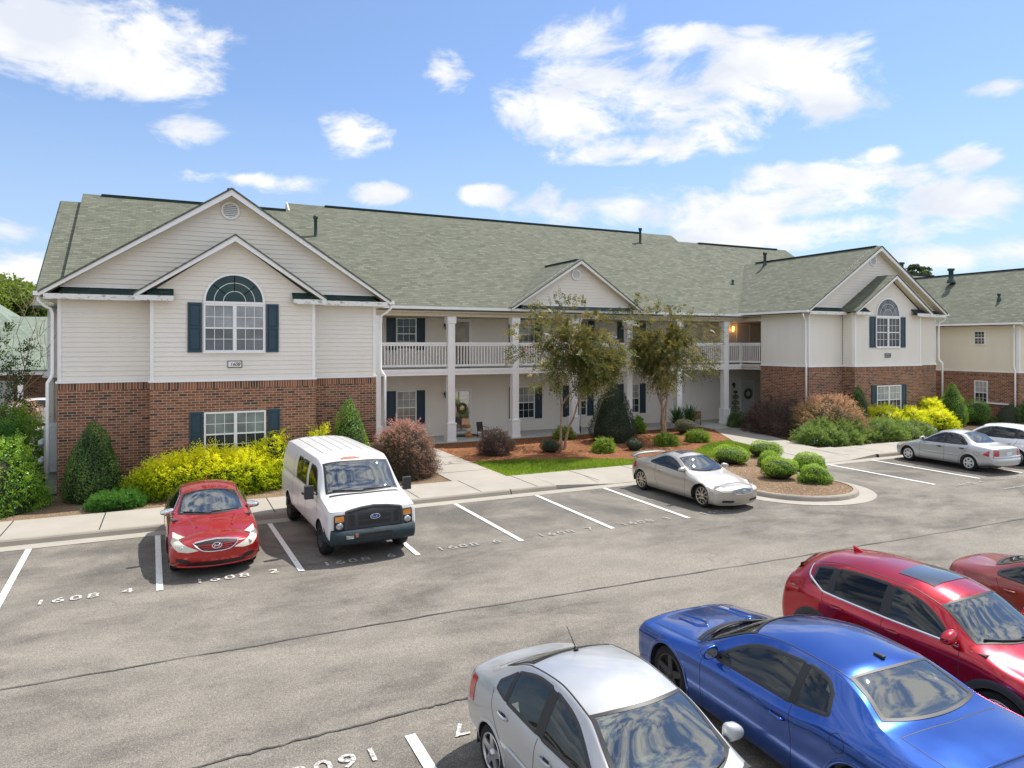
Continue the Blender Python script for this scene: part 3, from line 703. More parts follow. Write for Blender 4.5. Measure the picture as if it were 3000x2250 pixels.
        fa.box(xs+.3, xe-.3, Yf+s-.05, Yf+s-.018, ze+.27, ze+.31, 'white_trim'); sk.build('skirt_roof', root)
    # inner gable
    for xs, xe in ((xa+.02, g['ra']+dx), (g['rb']+dx, xb-.02)):
        L = xs < gxc; fa = MB(); fl.append(fa)
        sk2 = MB(); q = [(xs+(.28 if L else 0), iy+.04, ze+.02), (xe-(0 if L else .28), iy+.04, ze+.02), (xe-(0 if L else .34), yi-.01, ze+.27), (xs+(.34 if L else 0), yi-.01, ze+.27)]
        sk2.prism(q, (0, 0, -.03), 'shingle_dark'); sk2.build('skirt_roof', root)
        fa.box(xs, xe, iy-.01, iy+.04, ze-.1, ze+.045, 'peeling_white'); fa.box(xs+.02, xe-.02, iy+.04, yi-.02, ze-.07, ze-.05, 'soffit')
    for fa in fl: fa.build('fascia', root)
    gable_front(root, xa, xb, xc, iy, zi+.1, za, yi, .15).build('rake_board', root)
    for s_, xe in ((-1, xa), (1, xb)):
        A = (xe, iy-.03, zi+.13); B_ = (xc, iy-.03, za+.03); C_ = (xc, Yf+s-.01, za+.03); D = (xe, Yf+s-.01, zi+.13)
        roof_slab(roof, [A, B_, C_, D] if s_ < 0 else [A, D, C_, B_], .05)
    ro = roof.build('gable_roof', root)
    # windows and shutters
    wy = yi-.012; cx = g['wcx']+dx
    arch_window(root, cx, wy, g['ww'], g['wz0']+dz, g['wzs']+dz, g.get('ap', 'pane_green'), g.get('lp', 'pane_grey'))
    for a, c_ in g['sh']: shutter(root, a+dx, c_+dx, wy, g['wz0']-.01+dz, g['wzs']-.05+dz)
    for s_ in (-1, 1): window(root, cx+s_*g['ww']/4+.02, by-.005, g['ww']/2+.01, g['lz0']+dz, g['lz1']+dz, 3, g['lpane'], lower='pane_dark')
    b = MB(); b.box(cx-g['ww']/2-.04, cx+g['ww']/2+.06, by-.09, by, g['lz0']-.05+dz, g['lz0']-.003+dz, 'white_trim'); b.box(cx-.01, cx+.05, by-.08, by, g['lz0']+dz, g['lz1']+dz, 'white_trim'); b.build('window_trim', root)
    for a, c_ in g['lsh']: shutter(root, a+dx, c_+dx, by-.005, g['lz0']+dz, g['lz1']+.02+dz)
    round_vent(root, g['vent'][0]+dx, Yf+s-.018, g['vent'][1]+dz, .27)
    # number sign
    x0, x1, z0, z1_ = g['sign']; x0 += dx; x1 += dx; z0 += dz; z1_ += dz; 
    b = MB(); b.box(x0, x1, wy-.03, wy, z0, z1_, g.get('signm', 'sign_white'))
    for q in ((x0, x1, z0, z0+.022), (x0, x1, z1_-.022, z1_), (x0, x0+.022, z0+.022, z1_-.022), (x1-.022, x1, z0+.022, z1_-.022)): b.box(q[0], q[1], wy-.04, wy-.03, q[2], q[3], 'black')
    so_ = b.build('number_sign', root)
    t = text_mesh(digits, .15, 'digits', 'black', ((x0+x1)/2, wy-.034, z0+.052), (R(90), 0, 0), .95, shear=.3, align='CENTER', parent=root, bold=.002); t.parent = so_
    # gutters along the side eaves
    for xe, s_ in ((gx0, -1), (gx1, 1)): gu = MB(); gu.box(xe+s_*.0, xe+s_*.11, yr-.02, g['yside']+dy-.1, ze+.0, ze+.11, 'white_trim'); gu.build('gutter', root)
    gu = MB(); gu.box(gx0+.01, X0+s, Yf+.0, g['yside']+dy, ze-.07, ze-.05, 'soffit'); gu.box(X1-s, gx1-.01, Yf, g['yside']+dy, ze-.07, ze-.05, 'soffit')
    gu.build('soffit', root)
    return ro

LWG = dict(X0=-2.83, X1=6.15, Yf=23.0, bx0=-.53, bx1=4.06, by=22.35, Yb=28.3, ze=5.64, gx0=-3.22, gx1=6.55, gxc=1.65, gza=8.98, yroof=33.4, yside=28.3,
           ix0=-.92, ix1=4.34, ixc=1.71, iza=7.52, ize=5.62, iy=22.05, ra=.08, rb=3.35, wcx=1.71, ww=1.70, wz0=4.09, wzs=5.58, sh=[(.44, .82), (2.60, 2.96)],
           lz0=1.02, lz1=2.33, lsh=[(.49, .84), (2.64, 3.0)], lpane='pane_teal', vent=(1.64, 8.38), sign=(1.51, 1.92, 3.62, 3.83))
bl = thing('apartment_building', 'long two storey apartment building with brick ground floor, beige siding, porch and green shingle roofs', 'building', (12, 26, 0))
lw_roof = wing(bl, 0, 0, 0, LWG, '1608')
RWG = dict(X0=27.45, X1=37.0, Yf=24.04, bx0=29.75, bx1=34.72, by=23.33, Yb=27.1, ze=5.84, gx0=27.0, gx1=37.4, gxc=32.15, gza=9.25, yroof=33.4, yside=28.2,
           ix0=29.45, ix1=35.15, ixc=32.35, iza=7.76, ize=5.8, iy=22.98, ra=30.55, rb=33.95, wcx=32.15, ww=1.80, wz0=4.17, wzs=5.74, sh=[(30.82, 31.22), (33.08, 33.48)],
           lz0=.85, lz1=2.28, lsh=[(30.92, 31.27), (33.12, 33.5)], lpane='pane_curtain', vent=(32.0, 8.55), sign=(31.93, 32.36, 3.66, 3.88), ap='pane_grey', lp='pane_dark', signm='grey_metal')
rw_roof = wing(bl, 0, 0, 0, RWG, '1610')

# main roof: front slope coplanar, three ridge lengths; left end lower step
PZ = lambda y, d=0: 5.85+.68*(y-28.05)+d
b = MB()
def slab_y(x0, x1, yr, d=0, y0=28.0, m='shingle', th=.1):
    roof_slab(b, [(x0, y0, PZ(y0, d)), (x1, y0, PZ(y0, d)), (x1, yr, PZ(yr, d)), (x0, yr, PZ(yr, d))], th, m)
    roof_slab(b, [(x0, yr, PZ(yr, d)), (x1, yr, PZ(yr, d)), (x1, yr+8, PZ(yr, d)-5.4), (x0, yr+8, PZ(yr, d)-5.4)], th, m)
slab_y(-4.15, -3.4, 35.0, -.2); slab_y(-3.4, 5.2, 35.35)
slab_y(5.2, 28.84, 36.05); slab_y(28.84, 38.1, 35.35)
mr = b.build('main_roof', bl)
b = MB()
for x0, x1, y in ((-2.7, 5.0, 35.35), (7.0, 26.3, 36.05), (30.4, 37.2, 35.35)): b.box(x0, x1, y-.14, y+.14, PZ(y)-.06, PZ(y)+.03, 'shingle_dark')
_child(b, 'ridge_vent', mr, bl)
b = MB(); b.prism([(5.12, 35.3, PZ(35.3)+.02), (5.12, 36.05, PZ(36.05)+.05), (5.12, 36.8, PZ(35.3)+.02)], (.08, 0, 0), 'siding_grey'); b.build('roof_step', bl)
b = MB()
b.prism([(-4.19, 28.0, PZ(28.0)-.02-.2), (-4.19, 35.0, PZ(35.0)-.02-.2), (-4.19, 35.0, PZ(35.0)-.32), (-4.19, 28.0, PZ(28)-.32)], (.05, 0, 0), 'shingle_dark'); b.build('roof_edge', bl)
pipe(bl, mr, 6.02, 33.15, 9.2, 1.05); pipe(bl, mr, 25.5, 34.8, 10.35, 1.0)
pipe(bl, mr, 29.15, 30.9, 7.74, .32, .05); pipe(bl, lw_roof, -.85, 30.9, 7.7, .55, .05)
RS = (9.25-5.94)/(32.15-27.0); pipe(bl, rw_roof, 31.75, 31.0, 5.94+RS*(31.75-27.0), .8, .085)
# centre porch: back wall, slab, deck, beams, columns, railings
YP, YB = 28.5, 30.45
b = MB(); b.box(6.2, 24.2, 28.2, YB, -.02, .14, 'slab'); b.box(24.2, 31, 27.12, YB, -.02, .138, 'slab'); b.build('porch_slab', bl)
b = MB(); siding_rect(b, (6.2, YB), (31, YB), .14, 3.03, (0, -1)); siding_rect(b, (6.2, YB), (31, YB), 3.3, 5.52, (0, -1))
siding_rect(b, (-3.75, 29), (6.2, 29), .0, 5.6, (0, -1)); b.build('siding_wall', bl)
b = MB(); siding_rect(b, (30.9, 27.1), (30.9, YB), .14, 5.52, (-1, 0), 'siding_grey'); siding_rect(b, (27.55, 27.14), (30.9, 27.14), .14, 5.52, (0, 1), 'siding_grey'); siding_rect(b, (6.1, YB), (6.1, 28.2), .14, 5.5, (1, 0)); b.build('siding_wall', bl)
b = MB(); b.box(-3.8, 38, YB+.02, 42, 0, 5.8, 'siding'); b.build('inner_wall', bl)
b = MB(); b.box(6.2, 27.62, YP-.12, YB, 3.14, 3.24, 'slab'); b.box(27.3, 30.9, 27.15, YB, 3.142, 3.238, 'slab'); b.build('balcony_deck', bl)
b = MB(); b.box(6.2, 27.62, YP-.14, YP+.1, 3.0, 3.139, 'white_trim'); b.box(6.2, 27.64, YP-.16, YP-.122, 3.139, 3.27, 'white_trim'); b.box(27.5, 27.66, 27.1, YP-.16, 2.998, 3.268, 'white_trim'); b.build('deck_beam', bl)
b = MB(); b.box(6.2, 27.5, YP-.14, YP+.12, 5.52, 5.74, 'beige_trim'); b.box(27.5, 27.7, 27.1, YP+.12, 5.522, 5.738, 'beige_trim'); b.build('porch_beam', bl)
b = MB(); b.box(6.2, 31, YP+.12, YB, 5.53, 5.56, 'soffit'); b.build('porch_ceiling', bl)
b = MB(); b.box(6.6, 27.05, 27.93, 28.04, 5.79, 5.90, 'white_trim'); b.box(6.2, 27.1, 28.04, YP-.14, 5.74, 5.76, 'soffit'); b.box(6.2, 27.1, 28.04, 28.10, 5.68, 5.78, 'beige_trim'); b.build('gutter', bl)
def column(x, y):
    b = MB(); w = .155
    b.box(x-w, x+w, y-w, y+w, .9, 5.22, 'white_trim'); b.box(x-.2, x+.2, y-.2, y+.2, .14, .9, 'white_trim')
    b.box(x-.22, x+.22, y-.22, y+.22, .87, .94, 'white_trim'); b.box(x-.22, x+.22, y-.22, y+.22, .14, .24, 'white_trim'); b.box(x-.2, x+.2, y-.2, y+.2, 5.22, 5.515, 'white_trim')
    b.build('column', bl, bevel=.008)
CX = [7.62, 10.87, 13.95, 17.05, 20.15, 23.2, 26.3]
for x in CX: column(x, YP-.02)
def railing(p0, p1):
    b = MB(); a = Vector((*p0, 0)); c = Vector((*p1, 0)); L = (c-a).length; t = (c-a)/L; n = Vector((-t.y, t.x, 0))
    def bar(s0, s1, hw, z0, z1):
        P = [a+t*s0-n*hw, a+t*s1-n*hw, a+t*s1+n*hw, a+t*s0+n*hw]; b.prism([p+Vector((0, 0, z0)) for p in P], (0, 0, z1-z0), 'white_rail')
    bar(0, L, .045, 4.33, 4.4); bar(0, L, .03, 4.25, 4.327); bar(0, L, .03, 3.36, 3.45)
    k = int(L/.132)
    for i in range(k): s = (i+.5)*L/k; bar(s-.02, s+.02, .02, 3.451, 4.249)
    b.build('railing', bl)
ed = [6.2]+CX+[27.4]
for i in range(len(ed)-1):
    x0 = ed[i]+(.16 if i else .0); x1 = ed[i+1]-(.16 if i < len(CX) else 0)
    if x1-x0 > .3: railing((x0, YP), (x1, YP))
b = MB(); b.box(27.4, 27.5, YP-.05, YP+.05, 3.27, 4.42, 'white_rail'); b.build('railing_post', bl); railing((27.47, YP-.06), (27.47, 27.12))
# dormer gable over the porch
gb = gable_front(bl, 13.5, 20.5, 17.05, 27.75, 5.93, 8.22, 28.12, .14); gb.build('rake_board', bl)
b = MB(); sl = (8.22-5.93)/3.5
siding_fn(b, (13.5, 28.12), (20.5, 28.12), 6.08, 8.1, (0, -1), lambda z: (max(0, (z-5.98)/sl/7), min(1, 1-(z-5.98)/sl/7))); b.build('siding_wall', bl)
b = MB()
for s_, xe in ((-1, 13.5), (1, 20.5)):
    A = (xe, 27.72, 5.96); B_ = (17.05, 27.72, 8.25); C_ = (17.05, 31.7, 8.25); D = (xe, 28.3, 5.96)
    roof_slab(b, [A, B_, C_, D] if s_ < 0 else [A, D, C_, B_], .05)
b.box(16.97, 17.13, 28.1, 31.2, 8.23, 8.29, 'shingle_dark'); b.build('dormer_roof', bl)
b = MB(); b.prism([(13.95, 27.82, 5.93), (20.05, 27.82, 5.93), (19.9, 28.1, 6.07), (14.1, 28.1, 6.07)], (0, 0, -.03), 'shutter_porch'); b.build('skirt_roof', bl)
b = MB(); b.box(14.2, 19.8, 28.085, 28.105, 6.07, 6.10, 'white_trim'); b.build('window_trim', bl)
round_vent(bl, 16.95, 28.09, 7.55, .26)
# porch windows and doors
wy = YB-.018
for cx, z0, z1, pn, lo in ((9.5, 4.08, 5.58, 'pane_green', 'pane_dark'), (18.55, 4.08, 5.56, 'pane_dark', 'pane_dark'), (15.5, 4.08, 5.56, 'pane_curtain', 'pane_dark'), (21.75, 4.08, 5.56, 'pane_dark', 'pane_dark'), (24.9, 4.08, 5.56, 'pane_dark', 'pane_dark'),
                 (9.5, .72, 2.24, 'pane_curtain', 'pane_beige'), (15.52, .72, 2.28, 'pane_curtain', 'pane_dark'), (18.5, .72, 2.26, 'pane_curtain', 'pane_dark'), (21.75, .72, 2.26, 'pane_curtain', 'pane_dark')):
    if cx == 24.9: continue
    window(bl, cx, wy, .94, z0, min(z1, 5.5), 3, pn, lower=lo)
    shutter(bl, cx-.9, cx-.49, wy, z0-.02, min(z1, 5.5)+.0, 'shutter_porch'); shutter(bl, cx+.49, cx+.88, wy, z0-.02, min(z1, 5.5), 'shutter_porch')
def door(x0, x1, z0, z1, style, y=wy):
    f = MB(); t = .06
    f.box(x0, x0+t, y-.05, y, z0, z1, 'white_trim'); f.box(x1-t, x1, y-.05, y, z0, z1, 'white_trim'); f.box(x0+t, x1-t, y-.05, y, z1-t, z1, 'white_trim'); f.box(x0+t, x1-t, y-.045, y, z0, z0+.03, 'grey_metal')
    fo = f.build('door', bl)
    p = MB(); a, c, d, e = x0+t, x1-t, z0+.03, z1-t; s = .07
    if style == 'panel':
        p.box(a, c, y-.022, y, d, e, 'white_door')
        for u in (0, 1):
            for v0, v1 in ((.08, .36), (.42, .72), (.78, .93)):
                xx = a+(c-a)*(.12+.42*u); p.box(xx, xx+(c-a)*.34, y-.03, y-.022, d+(e-d)*v0, d+(e-d)*v1, 'white_door')
        _child(p, 'door_leaf', fo, bl)
    else:
        p.box(a, a+s, y-.035, y, d, e, 'white_door'); p.box(c-s, c, y-.035, y, d, e, 'white_door'); p.box(a+s, c-s, y-.035, y, e-s, e, 'white_door'); p.box(a+s, c-s, y-.035, y, d, d+s*1.3, 'white_door')
        if style == 'split': p.box(a+s, c-s, y-.034, y, (d+e)/2, (d+e)/2+.05, 'white_door')
        _child(p, 'door_leaf', fo, bl)
        g_ = MB(); g_.box(a+s, c-s, y-.02, y, d+s*1.3, e-s, 'pane_mirror' if style == 'full' else 'pane_beige'); _child(g_, 'pane', fo, bl)
    k = MB(); k.sphere((c-.05 if style != 'panel' else a+.08, y-.06, z0+1.0), .03, 'grey_metal', 8, 6); k.tube([(c-.05 if style != 'panel' else a+.08, y-.06, z0+1.0), (c-.05 if style != 'panel' else a+.08, y-.01, z0+1.0)], .012, 'grey_metal', 6); _child(k, 'handle', fo, bl)
    return fo
door(11.72, 12.66, 3.25, 5.5, 'split'); door(11.72, 12.66, .15, 2.26, 'full'); door(24.6, 25.5, 3.25, 5.5, 'panel'); 
door(29.25, 30.3, .15, 2.24, 'panel'); door(28.98, 30.0, 3.25, 5.5, 'panel')
def wall_lamp(x, z, lit=False):
    b = MB(); b.box(x-.05, x+.05, wy-.03, wy, z-.02, z+.12, 'plastic_black'); b.lathe([(.001, .17), (.075, .1), (.06, 0), (.05, -.14), (.001, -.16)], (x, wy-.12, z), 'lamp_glass' if lit else 'plastic_black', 8); b.tube([(x, wy-.02, z+.1), (x, wy-.12, z+.18)], .012, 'plastic_black', 6)
    o = b.build('wall_lamp', bl)
    if lit:
        l = bpy.data.lights.new('porch_lamp_light', 'POINT'); l.energy = 1.6; l.color = (1, .5, .18); l.shadow_soft_size = .06; lo = bpy.data.objects.new('porch_lamp_light', l); col.objects.link(lo); lo.location = (x, wy-.26, z)
g = NT('lamp_glass'); g.set((1, .6, .3), .4); g.b.inputs['Emission Color'].default_value = (1, .42, .1, 1); g.b.inputs['Emission Strength'].default_value = 3.0; MATS['lamp_glass'] = g.m
wall_lamp(28.62, 5.2, True); wall_lamp(11.35, 2.0); wall_lamp(11.35, 5.15); wall_lamp(28.7, 2.0)
b = MB(); b.box(31.1, 31.2, 0, .1, 0, .1, 'dark')
# downspouts
downspout(bl, -2.93, 22.95, .05, 5.2, (-3.22, 22.75, 5.62), 3.25, -.1); downspout(bl, 6.28, 22.95, .05, 5.2, (6.58, 22.8, 5.62), 3.25, .12)
downspout(bl, 27.33, 24.12, .05, 5.4, (26.98, 23.95, 5.8), 3.3, -.1, False); downspout(bl, 37.1, 23.95, .05, 5.4, (37.4, 23.8, 5.8), 3.3, .12, False)
downspout(bl, 17.3, 28.32, .14, 5.3, (17.3, 28.0, 5.8), None)
# left end of the building behind the wing: return gable piece
b = MB(); b.box(-3.75, -2.95, 28.6, 28.7, 0, 5.5, 'siding'); b.box(-3.78, -3.6, 28.5, 28.6, 0, 5.5, 'white_trim'); b.box(-3.9, -3.1, 28.3, 29, 3.18, 3.25, 'white_trim'); b.build('end_wall', bl)
# meter box on the left side
mt = thing('meter_box', 'grey electric meter cabinet with round meters on the left side wall of the building', 'meter box', (-3.0, 23.6, .1))
b = MB(); b.box(-3.16, -2.84, 23.2, 24.0, .75, 2.05, 'grey_paint'); b.box(-3.12, -2.86, 23.4, 23.8, .1, .75, 'grey_paint'); b.build('cabinet', mt, bevel=.01)
for z in (1.05, 1.55):
    for y in (23.3, 23.65): b = MB(); b.tube([(-3.16, y, z), (-3.30, y, z)], .1, 'grey_metal', 14); b.build('meter', mt)

# neighbouring building to the right, same type, a step lower
nb = thing('apartment_building', 'neighbouring apartment building at the right edge with small upstairs window and brick ground floor', 'building', (46, 26, -.45))
ro2 = wing(nb, 13.6, -1.95, -.45, dict(RWG, Yb=31.0, yside=31.5, yroof=36), '1612')
window(nb, 24.15, 41.05+.02, .62, 4.3, 5.08, 3, 'pane_dark', side=1); window(nb, 24.05, 41.03, .72, .95, 2.28, 3, 'pane_curtain', side=1, lower='pane_dark')
b = MB(); b.box(40.9, 41.05, 22.6, 24.3, 1.02, 1.1, 'white_trim'); b.build('window_trim', nb)
b = MB(); PN = lambda y: 5.3+.6*(y-28.5)
roof_slab(b, [(37.8, 28.4, PN(28.4)), (60, 28.4, PN(28.4)), (60, 36, PN(36)), (37.8, 36, PN(36))]); roof_slab(b, [(37.8, 36, PN(36)), (60, 36, PN(36)), (60, 44, PN(28)), (37.8, 44, PN(28))])
b.box(39, 55, 35.85, 36.15, PN(36)-.02, PN(36)+.07, 'dark'); b.build('main_roof', nb)
b = MB(); b.box(38.4, 60, 28.8, 40, -.5, 5.3, 'siding'); b.build('siding_wall', nb)
pipe(nb, ro2, 44.6, 28.0, 8.35, .8, .14); pipe(nb, ro2, 46.2, 32.5, 9.0, 1.1, .14); pipe(nb, ro2, 42.6, 24.0, 6.9, .35, .06)
for o_ in nb.children:
    if o_.type == 'MESH':
        for sl_ in o_.material_slots:
            if sl_.material == M('siding'): sl_.material = M('siding_cream')
downspout(nb, 40.93, 22.3, -.4, 4.95, (40.58, 22.1, 5.35), 2.9, -.1, False)

# ------------------------------------------------------------------ houses far left
def house_left():
    h = thing('house', 'single storey brick house with green roof and white porch posts beyond the left end', 'house', (-12, 52, 0))
    b = MB(); b.box(-24, -4, 50, 58, 0, 2.75, 'brick'); b.build('brick_wall', h)
    b = MB(); 
    for x in (-15.5, -12.6, -10.2, -7.6, -5.2): b.box(x-.12, x+.12, 47.6, 47.84, 0, 2.6, 'white_trim'); 
    b.build('porch_post', h)
    b = MB(); b.box(-24.4, -3.6, 47.5, 47.9, 2.6, 2.85, 'white_trim'); b.build('porch_beam', h)
    b = MB(); A = (-25, 47.2, 2.85); Bq = (-3, 47.2, 2.85); C = (-6.5, 54, 5.6); D = (-12.5, 54, 8.2); 
    b.prism([(-25, 47.2, 2.8), (-3, 47.2, 2.8), (-7, 54, 6.0), (-21, 54, 6.0)], (0, 0, .1), 'shingle_pale'); b.prism([(-3, 47.2, 2.8), (-3, 60, 2.8), (-7, 54, 6.0)], (0, 0, .1), 'shingle_pale')
    b.prism([(-25, 60, 2.8), (-21, 54, 6), (-7, 54, 6), (-3, 60, 2.8)], (0, 0, .1), 'shingle_pale')
    b.prism([(-17.6, 50, 3.9), (-6.6, 50, 3.9), (-12.6, 56.5, 8.6)], (0, 0, .1), 'shingle_pale'); b.prism([(-6.6, 50, 3.9), (-6.6, 63, 3.9), (-12.6, 56.5, 8.6)], (0, 0, .1), 'shingle_pale'); b.prism([(-17.6, 63, 3.9), (-17.6, 50, 3.9), (-12.6, 56.5, 8.6)], (0, 0, .1), 'shingle_pale')
    b.build('roof', h)
    b = MB(); b.box(-9.3, -8.3, 49.93, 50, .1, 2.2, 'white_door'); b.build('door', h)
    b = MB(); b.box(-13.2, -12.2, 49.94, 50, .8, 2.2, 'white_trim'); w_ = b.build('window', h); b = MB(); b.box(-13.1, -12.3, 49.9, 49.94, .9, 2.1, 'pane_dark'); _child(b, 'pane', w_, h)
    for x in (-13.65, -12.15): b = MB(); b.box(x, x+.42, 49.92, 50, .75, 2.25, 'shutter'); b.build('shutter', h)
    b = MB(); b.box(-10.7, -10.25, 49.92, 50, .75, 2.25, 'shutter'); b.build('shutter', h)
    t = thing('house', 'tan gabled house half hidden behind the green roofed house at the left', 'house', (-10, 78, 0))
    b = MB(); b.box(-15, -4, 76, 86, 0, 5.2, 'tan'); b.prism([(-15, 76, 5.2), (-4, 76, 5.2), (-4, 76, 5.25), (-13.0, 76, 8.3)], (0, .1, 0), 'tan'); b.build('wall', t)
    b = MB(); b.prism([(-15.6, 75.6, 4.9), (-3, 75.6, 6.0), (-3, 82, 8.8), (-11.8, 82, 8.8)], (0, 0, .12), 'roof_tan'); b.prism([(-11.8, 82, 8.8), (-3, 82, 8.8), (-3, 90, 5.2), (-15.6, 90, 5.2)], (0, 0, .12), 'roof_tan'); b.build('roof', t)
m_roof('shingle_pale', (.19, .235, .19), (.27, .325, .265)); m_roof('roof_tan', (.22, .21, .12), (.3, .29, .18))
house_left()

# ------------------------------------------------------------------ vegetation
leafmat('leaf_holly', [(.018, .055, .012), (.05, .13, .02), (.11, .22, .035), (.24, .36, .07)], .25, .4, .5)
leafmat('leaf_cone_dark', [(.014, .03, .018), (.028, .055, .028), (.05, .085, .035), (.12, .11, .055)], .15, .45, .4)
leafmat('leaf_bright', [(.03, .09, .012), (.09, .23, .02), (.19, .38, .03), (.38, .55, .06)], .3, .4, .5)
leafmat('leaf_gold', [(.07, .18, .01), (.24, .38, .012), (.56, .62, .015), (.90, .86, .03)], .4, .45, .4)
leafmat('leaf_fern', [(.012, .06, .01), (.03, .13, .015), (.06, .20, .025), (.11, .26, .04)], .3)
leafmat('leaf_purple', [(.03, .028, .022), (.065, .045, .04), (.12, .075, .065), (.19, .12, .09)], .2)
leafmat('leaf_pink', [(.02, .04, .015), (.06, .08, .03), (.16, .14, .07), (.70, .33, .28)], .3)
leafmat('leaf_coral', [(.04, .06, .025), (.12, .13, .045), (.30, .24, .10), (.70, .38, .22)], .3)
leafmat('leaf_box', [(.03, .08, .01), (.10, .21, .02), (.22, .38, .03), (.38, .54, .06)], .35)
leafmat('leaf_greyball', [(.05, .06, .03), (.10, .11, .05), (.18, .18, .09), (.28, .27, .16)], .2)
leafmat('leaf_azalea', [(.05, .12, .015), (.12, .22, .02), (.22, .34, .03), (.34, .44, .07)], .3)
leafmat('leaf_myrtle', [(.016, .045, .016), (.045, .10, .025), (.17, .19, .04), (.44, .31, .09)], .2)
leafmat('leaf_flower_bed', [(.02, .05, .012), (.06, .14, .02), (.15, .26, .04), (.30, .38, .11)], .3)
leafmat('leaf_tree', [(.04, .07, .01), (.09, .15, .02), (.18, .25, .03), (.30, .36, .05)], .35)
leafmat('leaf_tree_dark', [(.02, .04, .012), (.04, .07, .02), (.07, .11, .025), (.12, .16, .04)], .25)
leafmat('leaf_pine', [(.01, .03, .012), (.025, .06, .018), (.045, .09, .02), (.09, .14, .035)], .15)
leafmat('leaf_yucca', [(.02, .06, .02), (.04, .11, .03), (.07, .16, .05), (.12, .22, .08)], .2)
leafmat('petal_red', [(.4, .03, .04), (.6, .06, .08), (.75, .15, .16)], .2)
leafmat('petal_blue', [(.35, .38, .75), (.5, .52, .85), (.7, .72, .95)], .2)
simple('bush_core', (.022, .028, .012), .95, var=.4, scale=12); simple('bush_core_brown', (.045, .03, .022), .95, var=.4, scale=12)
TH = R(25.9)
def at(u, Y, v=1010):
    a = (u-1500)/2060; X = math.sin(TH)+a*math.cos(TH); y = math.cos(TH)-a*math.sin(TH); return X/y*Y, Y, 4.3+(1010-v)/2060/y*Y
def depth(X, Y): return X*math.sin(TH)+Y*math.cos(TH)
def lump(P, k, seed, f=1.0):
    rs = np.random.RandomState(seed); o = np.zeros(len(P))
    for i in range(7):
        w = rs.normal(0, f*(1+i*.6), 3); o += np.sin(P@w+rs.uniform(0, 6.28))/(1+i*.45)
    return o*k
PROF = {
 'cone': lambda t: np.minimum(1, .78+1.2*t)*np.clip(1-t, 0, 1)**.56*1.06,
 'ball': lambda t: np.sqrt(np.clip(1-(2*t-1)**2, 0, 1))*.9+.1*np.clip(1-t, 0, 1),
 'dome': lambda t: np.clip(1-t**2.4, 0, 1)**.5,
 'egg': lambda t: np.minimum(1, .7+1.2*t)*np.clip(1-t**1.7, 0, 1)**.75,
}
SEED = [100]
def shrub_pts(c, rx, ry, h, prof, n, rough, rs, skin=.10, base=.02):
    t = rs.uniform(0, 1, n*2); r = PROF[prof](t); k = rs.uniform(0, 1, n*2) < (r+.25)/1.25; t = t[k][:n]; n = len(t); r = PROF[prof](t)
    a = rs.uniform(0, 2*math.pi, n); e = 1e-3; dr = (PROF[prof](np.clip(t+e, 0, 1))-PROF[prof](np.clip(t-e, 0, 1)))/(2*e)
    d = 1-np.abs(rs.normal(0, skin, n))
    x = r*np.cos(a); y = r*np.sin(a); U = np.stack([x*rx, y*ry, t*h], 1)
    N = np.stack([np.cos(a)/rx, np.sin(a)/ry, np.clip(-dr, -3, 3)*1.0/h], 1); N /= np.linalg.norm(N, axis=1)[:, None]
    L = lump(U, rough, SEED[0], 2.2/max(rx, .4))
    P = np.stack([x*rx*d, y*ry*d, t*h*(.5+.5*d)+base], 1)+N*L[:, None]
    P[:, 2] = np.maximum(P[:, 2], .01); return P+np.array(c), N, L, t
def core(c, rx, ry, h, prof, m, s=.84):
    b = MB(); b.lathe([(max(.001, float(PROF[prof](np.array(i/14)))), i/14) for i in range(15)], (0, 0, 0), m, 18)
    b.v = [(c[0]+x*rx*s, c[1]+y*ry*s, c[2]+z*h*s*1.02) for x, y, z in b.v]; return b
def shrub(name, label, cat, X, Y, w, h, prof='ball', n=5000, leaf=.045, mat='leaf_holly', rough=.03, wy=None, group=None, z=.1, skin=.09, asp=.6, tintb=0, coremat='bush_core', cs=.84, top=None, sprays=0, slen=.3, extra_leaf=None):
    SEED[0] += 1; rs = np.random.RandomState(SEED[0]); rx = w/2; ry = (wy or w)/2
    P, N, L, t = shrub_pts((X, Y, z), rx, ry, h, prof, n, rough, rs, skin)
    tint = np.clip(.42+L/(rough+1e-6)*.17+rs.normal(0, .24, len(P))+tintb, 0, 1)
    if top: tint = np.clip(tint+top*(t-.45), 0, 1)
    np.random.seed(SEED[0]); V, F, ti = leaves_mesh(P, N, leaf, asp, tint, jitter=.55)
    if sprays:
        V2, t2 = spray_leaves(*shrub_pts((X, Y, z), rx*.94, ry*.94, h*.92, prof, sprays, rough, rs, .04)[:2], slen, leaf, rs, tintb+.12)
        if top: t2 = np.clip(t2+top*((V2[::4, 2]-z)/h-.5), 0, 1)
        V = np.vstack([V, V2]); ti = np.concatenate([ti, t2]); F = np.arange(len(V)).reshape(-1, 4)
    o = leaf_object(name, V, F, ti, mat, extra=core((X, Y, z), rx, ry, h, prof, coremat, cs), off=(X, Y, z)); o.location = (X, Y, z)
    return tag(o, label, cat, group)
